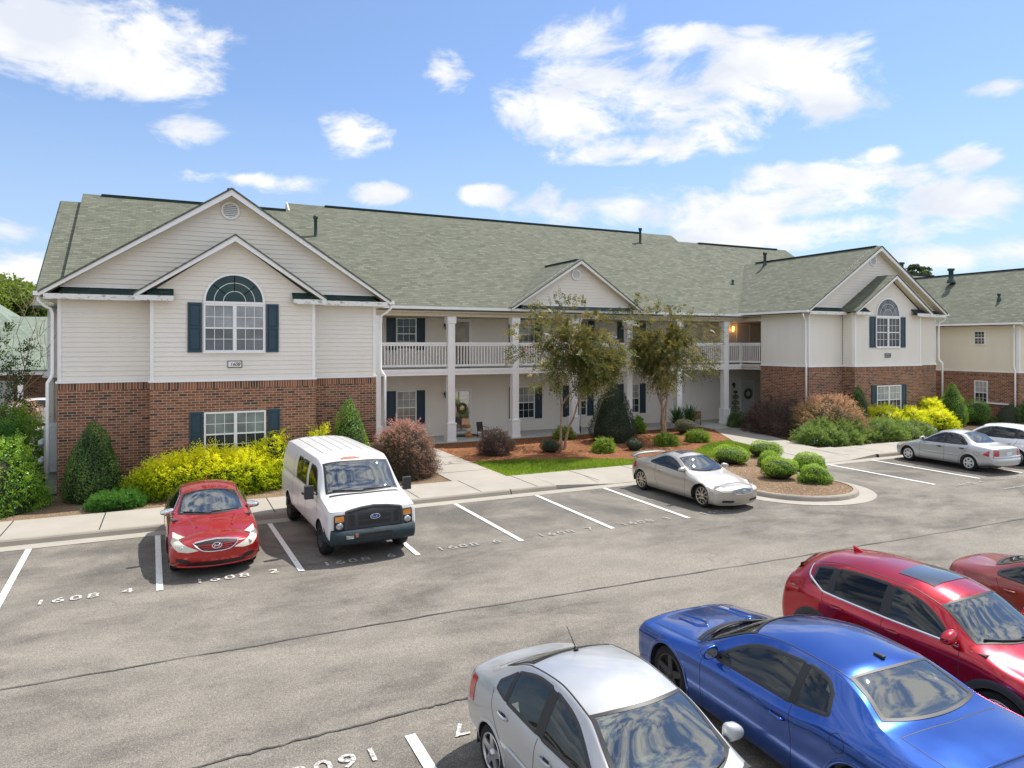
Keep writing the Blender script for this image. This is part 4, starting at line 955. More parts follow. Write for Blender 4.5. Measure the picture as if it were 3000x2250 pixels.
def spray_leaves(P, N, slen, leaf, rs, tb=0, k=9, up=.35, asp=.45, droop=.35):
    """a twig from each point, with leaves set along both sides"""
    n = len(P); D = N+rs.normal(0, .35, (n, 3)); D[:, 2] += up; D /= np.linalg.norm(D, axis=1)[:, None]
    S = np.cross(D, rs.normal(0, 1, (n, 3))); S /= np.linalg.norm(S, axis=1)[:, None]+1e-9
    ln = slen*rs.uniform(.5, 1.25, (n, 1)); out = []; tt = []; tn = rs.normal(.5+tb, .25, n)
    for i in range(k):
        f = (i+.6)/k; c = P+D*ln*f; c[:, 2] -= (droop*slen*f*f)*rs.uniform(.3, 1, n)
        side = S*(1 if i % 2 else -1); t = (D*.75+side*.9); t /= np.linalg.norm(t, axis=1)[:, None]; nn = np.cross(D, S); b = np.cross(nn, t); b /= np.linalg.norm(b, axis=1)[:, None]+1e-9
        s = leaf*rs.uniform(.7, 1.35, (n, 1))*(1.25-.5*f); q = [c, c+t*s*.5+b*s*asp*.5, c+t*s, c+t*s*.5-b*s*asp*.5]
        out.append(np.stack(q, 1).reshape(-1, 3)); tt.append(np.clip(tn+rs.normal(0, .13, n)+.2*(f-.4), 0, 1))
    return np.vstack(out), np.concatenate(tt)
def px(u0, u1, Y):  # width across the view of something spanning u0..u1 at depth Y
    X = at((u0+u1)/2, Y)[0]; return X, (u1-u0)/2060*depth(X, Y)
# clipped cones
shrub('conical_holly', 'dark green clipped conical holly against the brick at the left end of the building', 'shrub', -1.9, 22.1, 1.62, 2.1, 'cone', 12000, .048, 'leaf_holly', .03, group='clipped conical evergreens')
shrub('conical_holly', 'bright green clipped conical holly behind the white van', 'shrub', 5.1, 22.25, 1.5, 2.55, 'cone', 10000, .045, 'leaf_bright', .03, tintb=-.1, group='clipped conical evergreens')
X, w = px(1738, 1860, 25.6); shrub('conical_juniper', 'broad dark blue green conical evergreen in the mulch bed between the two crape myrtles', 'shrub', X, 25.7, 2.15, 2.7, 'cone', 17000, .05, 'leaf_cone_dark', .07, group='clipped conical evergreens')
X, w = px(2450, 2535, 23.3); shrub('conical_holly', 'slim green conical evergreen leaning beside the brick bay of the right wing', 'shrub', X, 22.9, 1.25, 2.3, 'egg', 9000, .045, 'leaf_holly', .03, group='clipped conical evergreens')
X, w = px(2722, 2812, 23.4); shrub('conical_holly', 'tall rounded green cone shrub right of the yellow bushes', 'shrub', X, 23.0, 1.55, 2.3, 'egg', 12000, .045, 'leaf_bright', .04, tintb=-.12, group='clipped conical evergreens')
X, w = px(2806, 2890, 22.9); shrub('round_shrub', 'big round clipped green shrub next to the long hedge at far right', 'shrub', X, 22.7, 1.5, 1.3, 'ball', 9000, .045, 'leaf_bright', .03, tintb=-.1)
# golden shrubs
shrub('golden_shrub', 'long loose golden yellow hedge shrub below the ground floor window behind the red sedan', 'shrub', .95, 21.75, 4.0, 1.12, 'dome', 9000, .075, 'leaf_gold', .10, wy=1.5, skin=.12, asp=.4, sprays=2400, slen=.42, tintb=-.12, top=1.5, coremat='bush_core')
shrub('golden_shrub', 'taller golden shrub tip rising at the right end of the yellow hedge', 'shrub', 2.85, 22.0, .9, 1.55, 'dome', 1500, .07, 'leaf_gold', .08, sprays=480, slen=.34, asp=.4, top=.6)
shrub('golden_shrub', 'small golden shrub sprig showing above the white van roof', 'shrub', 4.1, 22.1, .8, 1.72, 'dome', 1000, .08, 'leaf_gold', .06, sprays=320, slen=.36, asp=.4, top=.6)
for u0, u1, Y, h, lab in ((2520, 2640, 22.6, 1.15, 'golden yellow shrub under the left half of the right wing window'), (2630, 2710, 22.3, 1.1, 'golden yellow shrub in the middle of the right wing row'), (2690, 2800, 22.0, 1.0, 'golden yellow shrub nearest the silver sedan at right'), (2700, 2760, 22.8, 1.5, 'golden yellow shrub leaning on the tall rounded green cone')):
    X, w = px(u0, u1, Y); shrub('golden_shrub', lab, 'shrub', X, Y, w, h, 'dome', 2600, .085, 'leaf_gold', .08, sprays=560, slen=.34, asp=.4, top=.6, tintb=.08)
# loropetalum and friends
X, w = px(1118, 1325, 22.0); shrub('loropetalum', 'large pink tipped loropetalum shrub between the white van and the front walk', 'shrub', 6.75, 21.7, 1.95, 1.85, 'dome', 9000, .05, 'leaf_pink', .09, skin=.13, sprays=1700, slen=.36, asp=.55, top=1.1, tintb=-.22, coremat='bush_core_brown', group='loropetalum shrubs')
shrub('loropetalum', 'small dark purple loropetalum in the mulch by the storm door', 'shrub', 11.2, 24.5, 1.15, 1.0, 'dome', 4200, .045, 'leaf_purple', .06, skin=.14, sprays=520, slen=.25, coremat='bush_core_brown', group='loropetalum shrubs')
shrub('loropetalum', 'wide dark maroon loropetalum mass beside the curving walk at the right wing', 'shrub', 26.2, 24.6, 3.0, 1.5, 'dome', 13000, .055, 'leaf_purple', .12, wy=3.6, skin=.14, sprays=1500, slen=.35, coremat='bush_core_brown', group='loropetalum shrubs')
shrub('loropetalum', 'tall coral tipped loropetalum in front of the right wing downspout', 'shrub', 26.6, 22.3, 3.0, 1.85, 'dome', 12000, .055, 'leaf_coral', .12, skin=.14, sprays=1700, slen=.38, top=1.0, tintb=-.15, coremat='bush_core_brown', group='loropetalum shrubs')
shrub('flowering_groundcover', 'low green shrub bed with pale blue flowers between the coral bush and the pavement', 'shrub', 25.4, 20.95, 2.7, .52, 'dome', 7000, .075, 'leaf_flower_bed', .2, wy=1.5, skin=.2, sprays=1500, slen=.36)
shrub('flowering_groundcover', 'low shrub bed with pale blue flowers below the yellow shrubs at right', 'shrub', 29.4, 21.1, 6.2, .62, 'dome', 12000, .075, 'leaf_flower_bed', .22, wy=1.6, skin=.2, sprays=3200, slen=.36)
def flowers(name, X, Y, w, wy, h, n, m, lab):
    rs = np.random.RandomState(5); P, N, L, t = shrub_pts((X, Y, .12), w/2, wy/2, h, 'dome', n, .06, rs, .02); V, F, ti = leaves_mesh(P+N*.05, N, .06, .9); o = leaf_object(name, V, F, ti, m); tag(o, lab, 'flowers', kind='stuff')
flowers('blossoms', 25.4, 20.95, 2.6, 1.5, .55, 160, 'petal_blue', 'pale blue blossoms scattered on the low bed by the coral bush')
flowers('blossoms', 29.4, 21.1, 6.2, 1.6, .75, 300, 'petal_blue', 'pale blue blossoms scattered on the low bed behind the silver sedan')
X, w = px(2115, 2180, 27.6); shrub('round_shrub', 'rounded dark green shrub at the foot of the last porch column', 'shrub', 25.95, 27.2, 1.1, .82, 'dome', 4500, .04, 'leaf_holly', .03)
# hedge at far right
shrub('hedge', 'long dark green rounded hedge in front of the neighbouring building at far right', 'hedge', 42.4, 22.4, 6.5, 1.35, 'dome', 18000, .07, 'leaf_holly', .30, wy=1.9, skin=.14, z=.05, sprays=1500, slen=.3, top=.6)
shrub('hedge', 'second rounded green hedge mass running out of frame at far right', 'hedge', 48.2, 23.4, 6.5, 1.3, 'dome', 10000, .08, 'leaf_holly', .30, wy=2.4, skin=.14, z=.05, sprays=1200, slen=.3, top=.6)
# mulch bed balls
def ball(u0, u1, Y, h, mat, lab, prof='ball', sp=0, nm='round_shrub', leaf=.035, n=3600, z=.1, group='small shrubs in the mulch bed'):
    X, w = px(u0, u1, Y); shrub(nm, lab, 'shrub', X, Y, w, h, prof, n, leaf, mat, .025, z=z, sprays=sp, slen=.16, group=group)
ball(1582, 1642, 24.1, .52, 'leaf_cone_dark', 'small dark clipped ball left of the first crape myrtle trunk')
ball(1480, 1508, 25.3, .5, 'leaf_greyball', 'small olive ball shrub half behind the purple loropetalum')
ball(1738, 1802, 23.2, .55, 'leaf_azalea', 'light green azalea at the front left foot of the broad dark cone', 'dome', 260, 'azalea', .05)
ball(1832, 1885, 23.1, .46, 'leaf_cone_dark', 'small blue green ball at the front right foot of the broad dark cone')
ball(1915, 1985, 23.6, .5, 'leaf_azalea', 'olive green azalea in front of the second crape myrtle trunks', 'dome', 260, 'azalea', .05)
ball(1975, 2042, 26.2, .7, 'leaf_greyball', 'grey green clipped ball right of the second crape myrtle trunks')
ball(2012, 2075, 23.9, .48, 'leaf_azalea', 'light green azalea beside the curving walk and lawn patch', 'dome', 260, 'azalea', .05)
ball(1625, 1680, 27.3, .5, 'leaf_azalea', 'pale leafy shrub behind the first crape myrtle trunk next to the porch slab', 'dome', 200, 'leafy_shrub', .06, 1200)
ball(1855, 1888, 27.4, .8, 'leaf_bright', 'bright leafy sprig peeking out right of the broad dark cone', 'dome', 160, 'leafy_shrub', .07, 800)
# island shrubs
for u0, u1, Y, h, lab in ((2085, 2198, 19.0, .62, 'island boxwood furthest left, just behind the silver coupe'), (2190, 2292, 19.5, .62, 'island boxwood nearest the lawn patch at the back of the island'), (2222, 2296, 17.9, .5, 'small island boxwood in the centre of the row'),
                 (2228, 2335, 16.2, .68, 'largest island boxwood ball just right of the silver coupe bonnet'), (2322, 2418, 17.2, .5, 'flat topped island boxwood behind the front right one'), (2342, 2432, 15.25, .56, 'island boxwood nearest the rounded kerb tip')):
    X, w = px(u0, u1, Y); shrub('boxwood', lab, 'shrub', X, Y, w, h, 'ball' if h > .6 else 'dome', 5200, .04, 'leaf_box', .035, z=.1, top=.7, tintb=.08, group='clipped boxwoods on the parking island')
# left corner plants
shrub('leafy_shrub', 'large bright green leafy shrub at the far left front of the building', 'shrub', -3.95, 21.55, 1.9, 1.75, 'dome', 11000, .06, 'leaf_bright', .12, skin=.12, sprays=700, slen=.3, top=.4)
shrub('fern_clump', 'dark feathery fern clump behind the bright shrub at the left corner', 'fern', -4.6, 24.2, 1.7, 1.9, 'dome', 5000, .07, 'leaf_fern', .1, sprays=1100, slen=.55, asp=.3)
shrub('fern_clump', 'lighter feathery fern clump further back beside the left end wall', 'fern', -4.7, 26.6, 1.9, 2.3, 'dome', 3500, .08, 'leaf_bright', .1, sprays=900, slen=.6, asp=.3, tintb=-.1)
shrub('low_shrub', 'low spreading green shrub at the left foot of the yellow hedge', 'shrub', -1.25, 20.75, 1.35, .38, 'dome', 3500, .05, 'leaf_fern', .05, wy=.9, sprays=600, slen=.2, top=.9, tintb=.1)
# yucca + topiary + spiky plants on the porch edge
def yucca(name, lab, X, Y, z, h, n, w=.06):
    rs = np.random.RandomState(3); V = []; t = []
    for i in range(n):
        a = rs.uniform(0, 6.28); el = rs.uniform(.25, 1.45); L = h*rs.uniform(.6, 1.05); d = np.array([math.cos(a)*math.cos(el), math.sin(a)*math.cos(el), math.sin(el)]); s = np.array([-math.sin(a), math.cos(a), 0])*w/2
        b0 = np.array([X, Y, z+.1+rs.uniform(0, h*.35)]); m_ = b0+d*L*.55; e = b0+d*L-np.array([0, 0, .12*L]); V += [b0-s*.5, b0+s*.5, m_+s, m_-s, m_-s, m_+s, e+s*.1, e-s*.1]; t += [rs.rand()]*2
    V = np.array(V); o = leaf_object(name, V, np.arange(len(V)).reshape(-1, 4), np.array(t), 'leaf_yucca', extra=MB().tube([(X, Y, z), (X, Y, z+h*.4)], .05, 'bark', 8), off=(X, Y, z)); o.location = (X, Y, z); return tag(o, lab, 'plant')
yucca('yucca', 'spiky green yucca on the left beside the fifth porch column', at(1985, 27.6)[0], 27.6, .12, 1.05, 110)
yucca('yucca', 'second spiky green yucca near the porch chair and walk', at(2020, 27.7)[0], 27.7, .12, 1.1, 110)
def topiary(X, Y):
    t = thing('topiary', 'dark spiral topiary in a pot beside the downstairs wreath door', 'topiary', (X, Y, .14)); np.random.seed(11); rs = np.random.RandomState(9); V = []; ti = []
    for z, r in ((.55, .22), (.9, .19), (1.22, .16), (1.5, .11)):
        P = rs.normal(0, 1, (500, 3)); P /= np.linalg.norm(P, axis=1)[:, None]; v, f, q = leaves_mesh(P*[r, r, r*.75]+[0, 0, z], P, .04); V.append(v); ti.append(q*.4)
    V = np.vstack(V); leaf_object('foliage', V, np.arange(len(V)).reshape(-1, 4), np.concatenate(ti), 'leaf_holly', parent=t)
    b = MB(); b.tube([(0, 0, .2), (0, 0, 1.5)], .02, 'bark', 6); b.build('stem', t, world=False); b = MB(); b.lathe([(.001, 0), (.11, 0), (.16, .28), (.18, .3), (.001, .28)], (0, 0, 0), 'shutter', 14); b.build('pot', t, world=False)
topiary(28.6, 30.1)
# ---- crape myrtles: several stems, open crown of arching leafy twigs
def crape(lab, X, Y, crown, rx, rz, stems, seed, mat='leaf_myrtle', flowers_n=0, nt=900, group='crape myrtle trees', bark='bark_pale', leaf=.075, stem_r=.062):
    rs = np.random.RandomState(seed); root = thing('crape_myrtle', lab, 'tree', (X, Y, .1), group=group)
    tr = MB(); tips = []
    C = Vector(crown)
    def limb(p, d, L, r, lev):
        path = [p]; q = p.copy(); dd = d.copy(); n = 5
        for i in range(n):
            dd = (dd+Vector(rs.normal(0, .11, 3))+Vector((0, 0, .05))).normalized(); q = q+dd*L/n; path.append(q.copy())
            if lev >= 1: tips.append((q.copy(), dd.copy()))
        tr.tube(path, [max(.006, r*(1-.5*i/n)) for i in range(n+1)], bark, 6, cap=False)
        if lev < 4:
            for _ in range(2 if lev < 2 else (2 if rs.rand() < .6 else 3)):
                a = rs.uniform(0, 6.28); sp = .42+.13*lev; u = dd.orthogonal().normalized(); u.rotate(Matrix.Rotation(a, 3, dd)); nd = (dd+u*sp).normalized()
                limb(q, nd, L*rs.uniform(.62, .82), r*.52, lev+1)
    for i in range(stems):
        a = 6.28*i/stems+rs.uniform(-.3, .3); d = Vector((math.cos(a)*.10, math.sin(a)*.10, 1)).normalized(); limb(Vector((math.cos(a)*.07, math.sin(a)*.07, 0)), d, 1.75*rs.uniform(.85, 1.15), stem_r*rs.uniform(.8, 1.15), 0)
    tr.build('trunk', root, world=False)
    # twigs with leaves: near limb tips, inside the crown ellipsoid, in clumps
    T = np.array([[*p] for p, d in tips]); k = (((T-np.array([*C]))/np.array([rx, rx, rz]))**2).sum(1) < 1.25; T = T[k] if k.sum() > 30 else T
    cl = rs.normal(0, 1, (70, 3)); cl /= np.linalg.norm(cl, axis=1)[:, None]; cl *= rs.uniform(.45, 1.0, (70, 1)); cl = cl*np.array([rx, rx, rz])+np.array([*C])
    cen = np.vstack([T, cl, cl]); idx = rs.randint(0, len(cen), nt); P = cen[idx]+rs.normal(0, .17, (nt, 3)); Q = (P-np.array([*C]))/np.array([rx, rx, rz]); rr = (Q**2).sum(1); P = P[rr < 1.15]; Q = Q[rr < 1.15]
    N = Q/(np.linalg.norm(Q, axis=1)[:, None]+.2); V, t = spray_leaves(P, N, .46, leaf, rs, -.06, 11, .15, .5, .5)
    t = np.clip(t+.22*rs.rand()*0+.18*np.repeat(1, len(t))*0, 0, 1); leaf_object('crown', V, np.arange(len(V)).reshape(-1, 4), t, mat, parent=root)
    if flowers_n:
        Pf = P[rs.choice(len(P), flowers_n)]+rs.normal(0, .02, (flowers_n, 3)); Pf = np.repeat(Pf, 26, 0)+rs.normal(0, .045, (flowers_n*26, 3)); V, F, t = leaves_mesh(Pf, rs.normal(0, 1, Pf.shape), .045, .9); leaf_object('blossoms', V, F, t, 'petal_red', parent=root)
crape('crape myrtle with a few red blossoms, left of the broad dark cone', 14.17, 24.5, (.1, 0, 4.2), 2.5, 1.85, 2, 21, flowers_n=14, nt=2700, leaf=.085, bark='bark')
crape('many stemmed crape myrtle without blossoms, right of the broad dark cone', 20.45, 26.1, (.05, 0, 4.5), 2.75, 2.2, 5, 34, nt=3000, leaf=.085, bark='bark')
crape('dark slender crape myrtle beside the left edge of the building', -4.95, 27.2, (-.2, 0, 3.3), 1.05, 1.75, 3, 8, mat='leaf_tree_dark', nt=420, leaf=.09, group=None, bark='bark')
# ---- background trees
def bigtree(lab, X, Y, h, r, seed, mat='leaf_tree', n=14000, leaf=.34, z0=0, low=.25, name='broadleaf_tree', cat='tree', group=None, clumps=130, gap=.2):
    rs = np.random.RandomState(seed); np.random.seed(seed); root = thing(name, lab, cat, (X, Y, z0), group=group); ch = h*(1-low)/2; cz = h-ch
    tr = MB(); tr.tube([(0, 0, 0), (.1, 0, h*.3), (0, .1, h*.75)], [r*.09, r*.065, r*.02], 'bark', 8)
    for i in range(9):
        a = rs.uniform(0, 6.28); z = h*rs.uniform(.28, .6); L = r*rs.uniform(.5, .85); tr.tube([(0, 0, z), (math.cos(a)*L*.5, math.sin(a)*L*.5, z+L*.35), (math.cos(a)*L, math.sin(a)*L, z+L*.6)], [r*.03, r*.02, r*.006], 'bark', 5)
    tr.build('trunk', root, world=False)
    c = rs.normal(0, 1, (clumps, 3)); c /= np.linalg.norm(c, axis=1)[:, None]; c *= rs.uniform(.45, 1, (clumps, 1))**.6; c = c*np.array([r, r, ch])*.86+np.array([0, 0, cz])
    cr_ = r*rs.uniform(.14, .3, clumps); idx = rs.randint(0, clumps, n); d = rs.normal(0, 1, (n, 3)); d /= np.linalg.norm(d, axis=1)[:, None]; d[:, 2] = np.abs(d[:, 2])*.8-.15
    P = c[idx]+d*cr_[idx][:, None]*rs.uniform(.6, 1.1, (n, 1)); tint = np.clip(rs.normal(.5, .15, n)+rs.normal(0, .12, clumps)[idx], 0, 1)
    V, F, t = leaves_mesh(P, d, leaf, .65, tint); leaf_object('crown', V, F, t, mat, parent=root)
for i, (u, Y, h, r, lab, mt_, low) in enumerate(((5, 68, 9.6, 5.2, 'sunlit yellow green oak above the green roofed house at far left', 'leaf_tree', .2), (118, 80, 9.6, 5.0, 'darker tree behind the left eave of the building', 'leaf_tree_dark', .25),
        (-90, 70, 10.5, 7, 'large tree cut by the left frame edge behind the oak', 'leaf_tree', .25))):
    X = at(u, Y)[0]; bigtree(lab, X, Y, h, r, 40+i, mt_, 26000, .30, low=low, group='trees behind the left houses')
bigtree('smaller dark tree filling the gap between the tan house and the building', at(150, 95)[0], 95, 9.0, 5.5, 77, 'leaf_tree_dark', 9000, .42, low=.1, group='trees behind the left houses')
bigtree('low tree line far behind the tan house at the left', at(60, 120)[0], 120, 9, 9, 79, 'leaf_tree_dark', 9000, .6, low=.05, group='trees behind the left houses')
bigtree('dark round topped pine behind the right wing roof', at(2672, 60)[0], 60, 15.4, 4.0, 61, 'leaf_pine', 11000, .34, low=.45, name='pine_tree', group='pines behind the roofs', clumps=60)
bigtree('small dark pine top behind the neighbouring roof, right of the pine clump', at(2824, 62)[0], 62, 13.2, 2.2, 62, 'leaf_pine', 3500, .32, low=.5, name='pine_tree', group='pines behind the roofs', clumps=30)
shrub('round_shrub', 'red tipped round shrub in front of the white porch of the far left house', 'shrub', at(83, 45)[0], 45, 2.0, 1.5, 'ball', 3000, .09, 'leaf_coral', .08, z=0, tintb=.1)
shrub('leafy_shrub', 'bright green bush low at the far left between the car and the slender tree', 'shrub', at(40, 40)[0], 40, 2.0, 1.3, 'dome', 2500, .1, 'leaf_bright', .1, z=0)
sheet('far_street', [[(-60, 34), (-4.6, 34), (-4.6, 46.5), (-60, 46.5)]], 'concrete', .0)

# ------------------------------------------------------------------ small porch things
def wreath(lab, X, Y, z, r, mat, n=500):
    rs = np.random.RandomState(4); np.random.seed(4); a = rs.uniform(0, 6.28, n); b_ = rs.uniform(0, 6.28, n); q = r*.28
    P = np.stack([(r+q*np.cos(b_))*np.cos(a), q*np.sin(b_)*.6, (r+q*np.cos(b_))*np.sin(a)], 1); V, F, t = leaves_mesh(P, P, .06, .5); k = MB()
    k.tube([(r*math.cos(i*.3142), 0, r*math.sin(i*.3142)) for i in range(21)], q*.5, 'bark', 6, cap=False)
    o = leaf_object('wreath', V, F, t, mat, extra=k); o.location = (X, Y, z); tag(o, lab, 'wreath')
wreath('grey green wreath on the downstairs door in the right corner of the porch', 29.78, 30.33, 1.5, .24, 'leaf_cone_dark')
wreath('brown autumn wreath on the glass storm door', 12.19, 30.36, 1.35, .2, 'leaf_greyball')
mtg = MB(); mtg.box(11.6, 12.7, 29.5, 30.1, .145, .16, 'dark'); tag(mtg.build('doormat'), 'dark doormat in front of the glass storm door', 'doormat')
pk = thing('pumpkin_stand', 'stack of orange and cream pumpkins beside the glass storm door', 'pumpkins', (12.05, 29.3, .14)); simple('pumpkin', (.5, .2, .05), .6); simple('pumpkin_cream', (.6, .5, .35), .6)
for z, r, m in ((.1, .17, 'pumpkin'), (.32, .14, 'pumpkin_cream'), (.5, .11, 'pumpkin')): b = MB(); b.sphere((0, 0, z), (r, r, r*.72), m); b.build('pumpkin', pk, world=False)
def chair(X, Y, rz, lab, m):
    t = thing('porch_chair', lab, 'chair', (X, Y, .14), rz); b = MB(); b.box(-.24, .24, -.24, .24, .4, .44, m); b.build('seat', t, world=False)
    b = MB(); b.prism([(-.24, .22, .44), (.24, .22, .44), (.24, .32, .95), (-.24, .32, .95)], (0, .03, 0), m); b.build('backrest', t, world=False)
    for x in (-.22, .22):
        for y in (-.22, .22): b = MB(); b.tube([(x, y, 0), (x, y, .4)], .018, m, 6); b.build('leg', t, world=False)
    for x in (-.26, .26): b = MB(); b.tube([(x, -.24, 0), (x, -.24, .62), (x, .26, .66)], .018, m, 6); b.build('armrest', t, world=False)
    t.scale = (.72, .72, .72)
chair(at(1414, 28.9)[0], 28.9, .3, 'black metal chair on the porch behind the purple loropetalum', 'plastic_black'); chair(at(2043, 28.7)[0], 28.7, -.8, 'rocking style wooden chair on the porch near the yuccas', 'wood')
wd = MB()
for i in range(14):
    a = i*.45; wd.sphere((23.4+i*.055, wy-.02, 1.72-.012*i-.10*math.sin(a)), (.035, .015, .05), 'plastic_black', 6, 4)
wd.tube([(23.35, wy-.02, 1.74), (23.8, wy-.02, 1.7), (24.2, wy-.02, 1.55)], .012, 'plastic_black', 5); tag(wd.build('wall_vine_ornament'), 'dark metal leaf ornament on the siding right of the downstairs windows', 'wall ornament')

# ------------------------------------------------------------------ vehicles
def paint(name, c, metal=.35, rough=.28, coat=1.0, flake=.1):
    g = NT(name); n = g.noise(3.0, 3, .5); c2 = tuple(min(1, q*(1+flake)) for q in c)
    g.set(g.mix(n, c, c2), rough, metal, .5, coat); g.b.inputs['Coat Roughness'].default_value = .03
    sp = g.noise(1.7, 5, .6, None, (1, 1, .4)); g.l(g.rng(sp, .3, .7, rough*.85, rough*1.25), g.b.inputs['Roughness'])
    MATS[name] = g.m
paint('paint_red', (.40, .010, .012), .5, .25); paint('paint_white', (.62, .62, .615), 0, .4, .5, .03); paint('paint_champagne', (.43, .40, .355), .6, .36)
paint('paint_silver', (.44, .455, .47), .55, .36); paint('paint_silver_blue', (.40, .41, .425), .45, .42); paint('paint_blue', (.016, .078, .35), .75, .2, 1, .15)
paint('paint_crimson', (.42, .004, .018), .65, .22); paint('paint_copper', (.26, .045, .03), .4, .35); paint('paint_pearl', (.72, .73, .75), .1, .3)
def m_glass(name, tint, refl=1.75, dark=0):
    g = NT(name); t = g.t
    tr = g.n('ShaderNodeBsdfTransparent'); tr.inputs[0].default_value = (*tint, 1); gl = g.n('ShaderNodeBsdfGlossy'); gl.inputs['Roughness'].default_value = .015; gl.inputs[0].default_value = (.95, 1, 1, 1)
    fr = g.n('ShaderNodeFresnel'); fr.inputs[0].default_value = refl; ms = g.n('ShaderNodeMixShader'); g.l(fr.outputs[0], ms.inputs[0]); g.l(tr.outputs[0], ms.inputs[1]); g.l(gl.outputs[0], ms.inputs[2]); g.l(ms.outputs[0], g.out.inputs[0]); MATS[name] = g.m
m_glass('car_glass', (.46, .54, .51), 1.62); m_glass('windscreen', (.62, .68, .66), 3.0); m_glass('car_glass_dark', (.05, .06, .06), 1.45)
def m_lamp():
    g = NT('headlamp'); g.set(g.mix(g.rng(g.noise(14, 2, .5), .4, .6), (.30, .31, .30), (.72, .73, .70)), .12, .3, .8, 1); MATS['headlamp'] = g.m
m_lamp(); simple('headlamp_haze', (.62, .60, .50), .3, 0, .6, coat=.5); simple('tail_lamp', (.42, .012, .015), .12, 0, .8, .2, coat=1); simple('amber', (.75, .25, .02), .15, 0, .8, coat=1)
simple('chrome', (.75, .76, .77), .07, 1, var=.03); simple('alloy', (.55, .55, .56), .3, .8); simple('alloy_warm', (.50, .45, .36), .3, .8); simple('hubcap', (.62, .62, .62), .35, .5); simple('steel_black', (.035, .035, .037), .6)
simple('interior', (.16, .155, .145), .85); simple('interior_dark', (.045, .045, .048), .8); simple('seat_beige', (.36, .32, .25), .85); simple('bumper_grey', (.028, .045, .055), .75, spec=.25); simple('rust', (.42, .15, .09), .8, var=.4, scale=30)
simple('badge_blue', (.02, .06, .25), .2, .3); simple('plate', (.62, .64, .66), .4)
def pchip(K):
    K = sorted(K); x = np.array([k[0] for k in K], float); y = np.array([k[1] for k in K], float)
    if len(x) == 1: return lambda q: np.full(np.shape(q), y[0])
    h = np.diff(x); d = np.diff(y)/h; m = np.zeros(len(x)); m[0] = d[0]; m[-1] = d[-1]
    for i in range(1, len(x)-1):
        if d[i-1]*d[i] > 0: w1 = 2*h[i]+h[i-1]; w2 = h[i]+2*h[i-1]; m[i] = (w1+w2)/(w1/d[i-1]+w2/d[i])
    def f(q):
        q = np.clip(np.asarray(q, float), x[0], x[-1]); i = np.clip(np.searchsorted(x, q, 'right')-1, 0, len(x)-2); t = (q-x[i])/h[i]
        return (2*t**3-3*t**2+1)*y[i]+(t**3-2*t**2+t)*h[i]*m[i]+(-2*t**3+3*t**2)*y[i+1]+(t**3-t**2)*h[i]*m[i+1]
    return f
def resample(P, n):
    P = np.array(P, float); d = np.r_[0, np.cumsum(np.linalg.norm(np.diff(P, axis=0), axis=1))]; q = np.linspace(0, d[-1], n)
    return np.stack([np.interp(q, d, P[:, k]) for k in range(P.shape[1])], 1)
def smooth_poly(P, n=40, closed=False, it=2):
    P = np.array(P, float)
    for _ in range(it):
        Q = [] if closed else [P[0]]; m = len(P); rng_ = range(m) if closed else range(m-1)
        for i in rng_: a, b = P[i], P[(i+1) % m]; Q += [a*.75+b*.25, a*.25+b*.75]
        if not closed: Q.append(P[-1])
        P = np.array(Q)
    return P
def tab(f):
    X_ = np.arange(0, 6.5, .005); T = f(X_).tolist(); n = len(T)-2
    def g(q):
        k = q/.005; i = int(k); i = 0 if i < 0 else (n if i > n else i); return T[i]+(T[i+1]-T[i])*min(max(k-i, 0), 1)
    return g
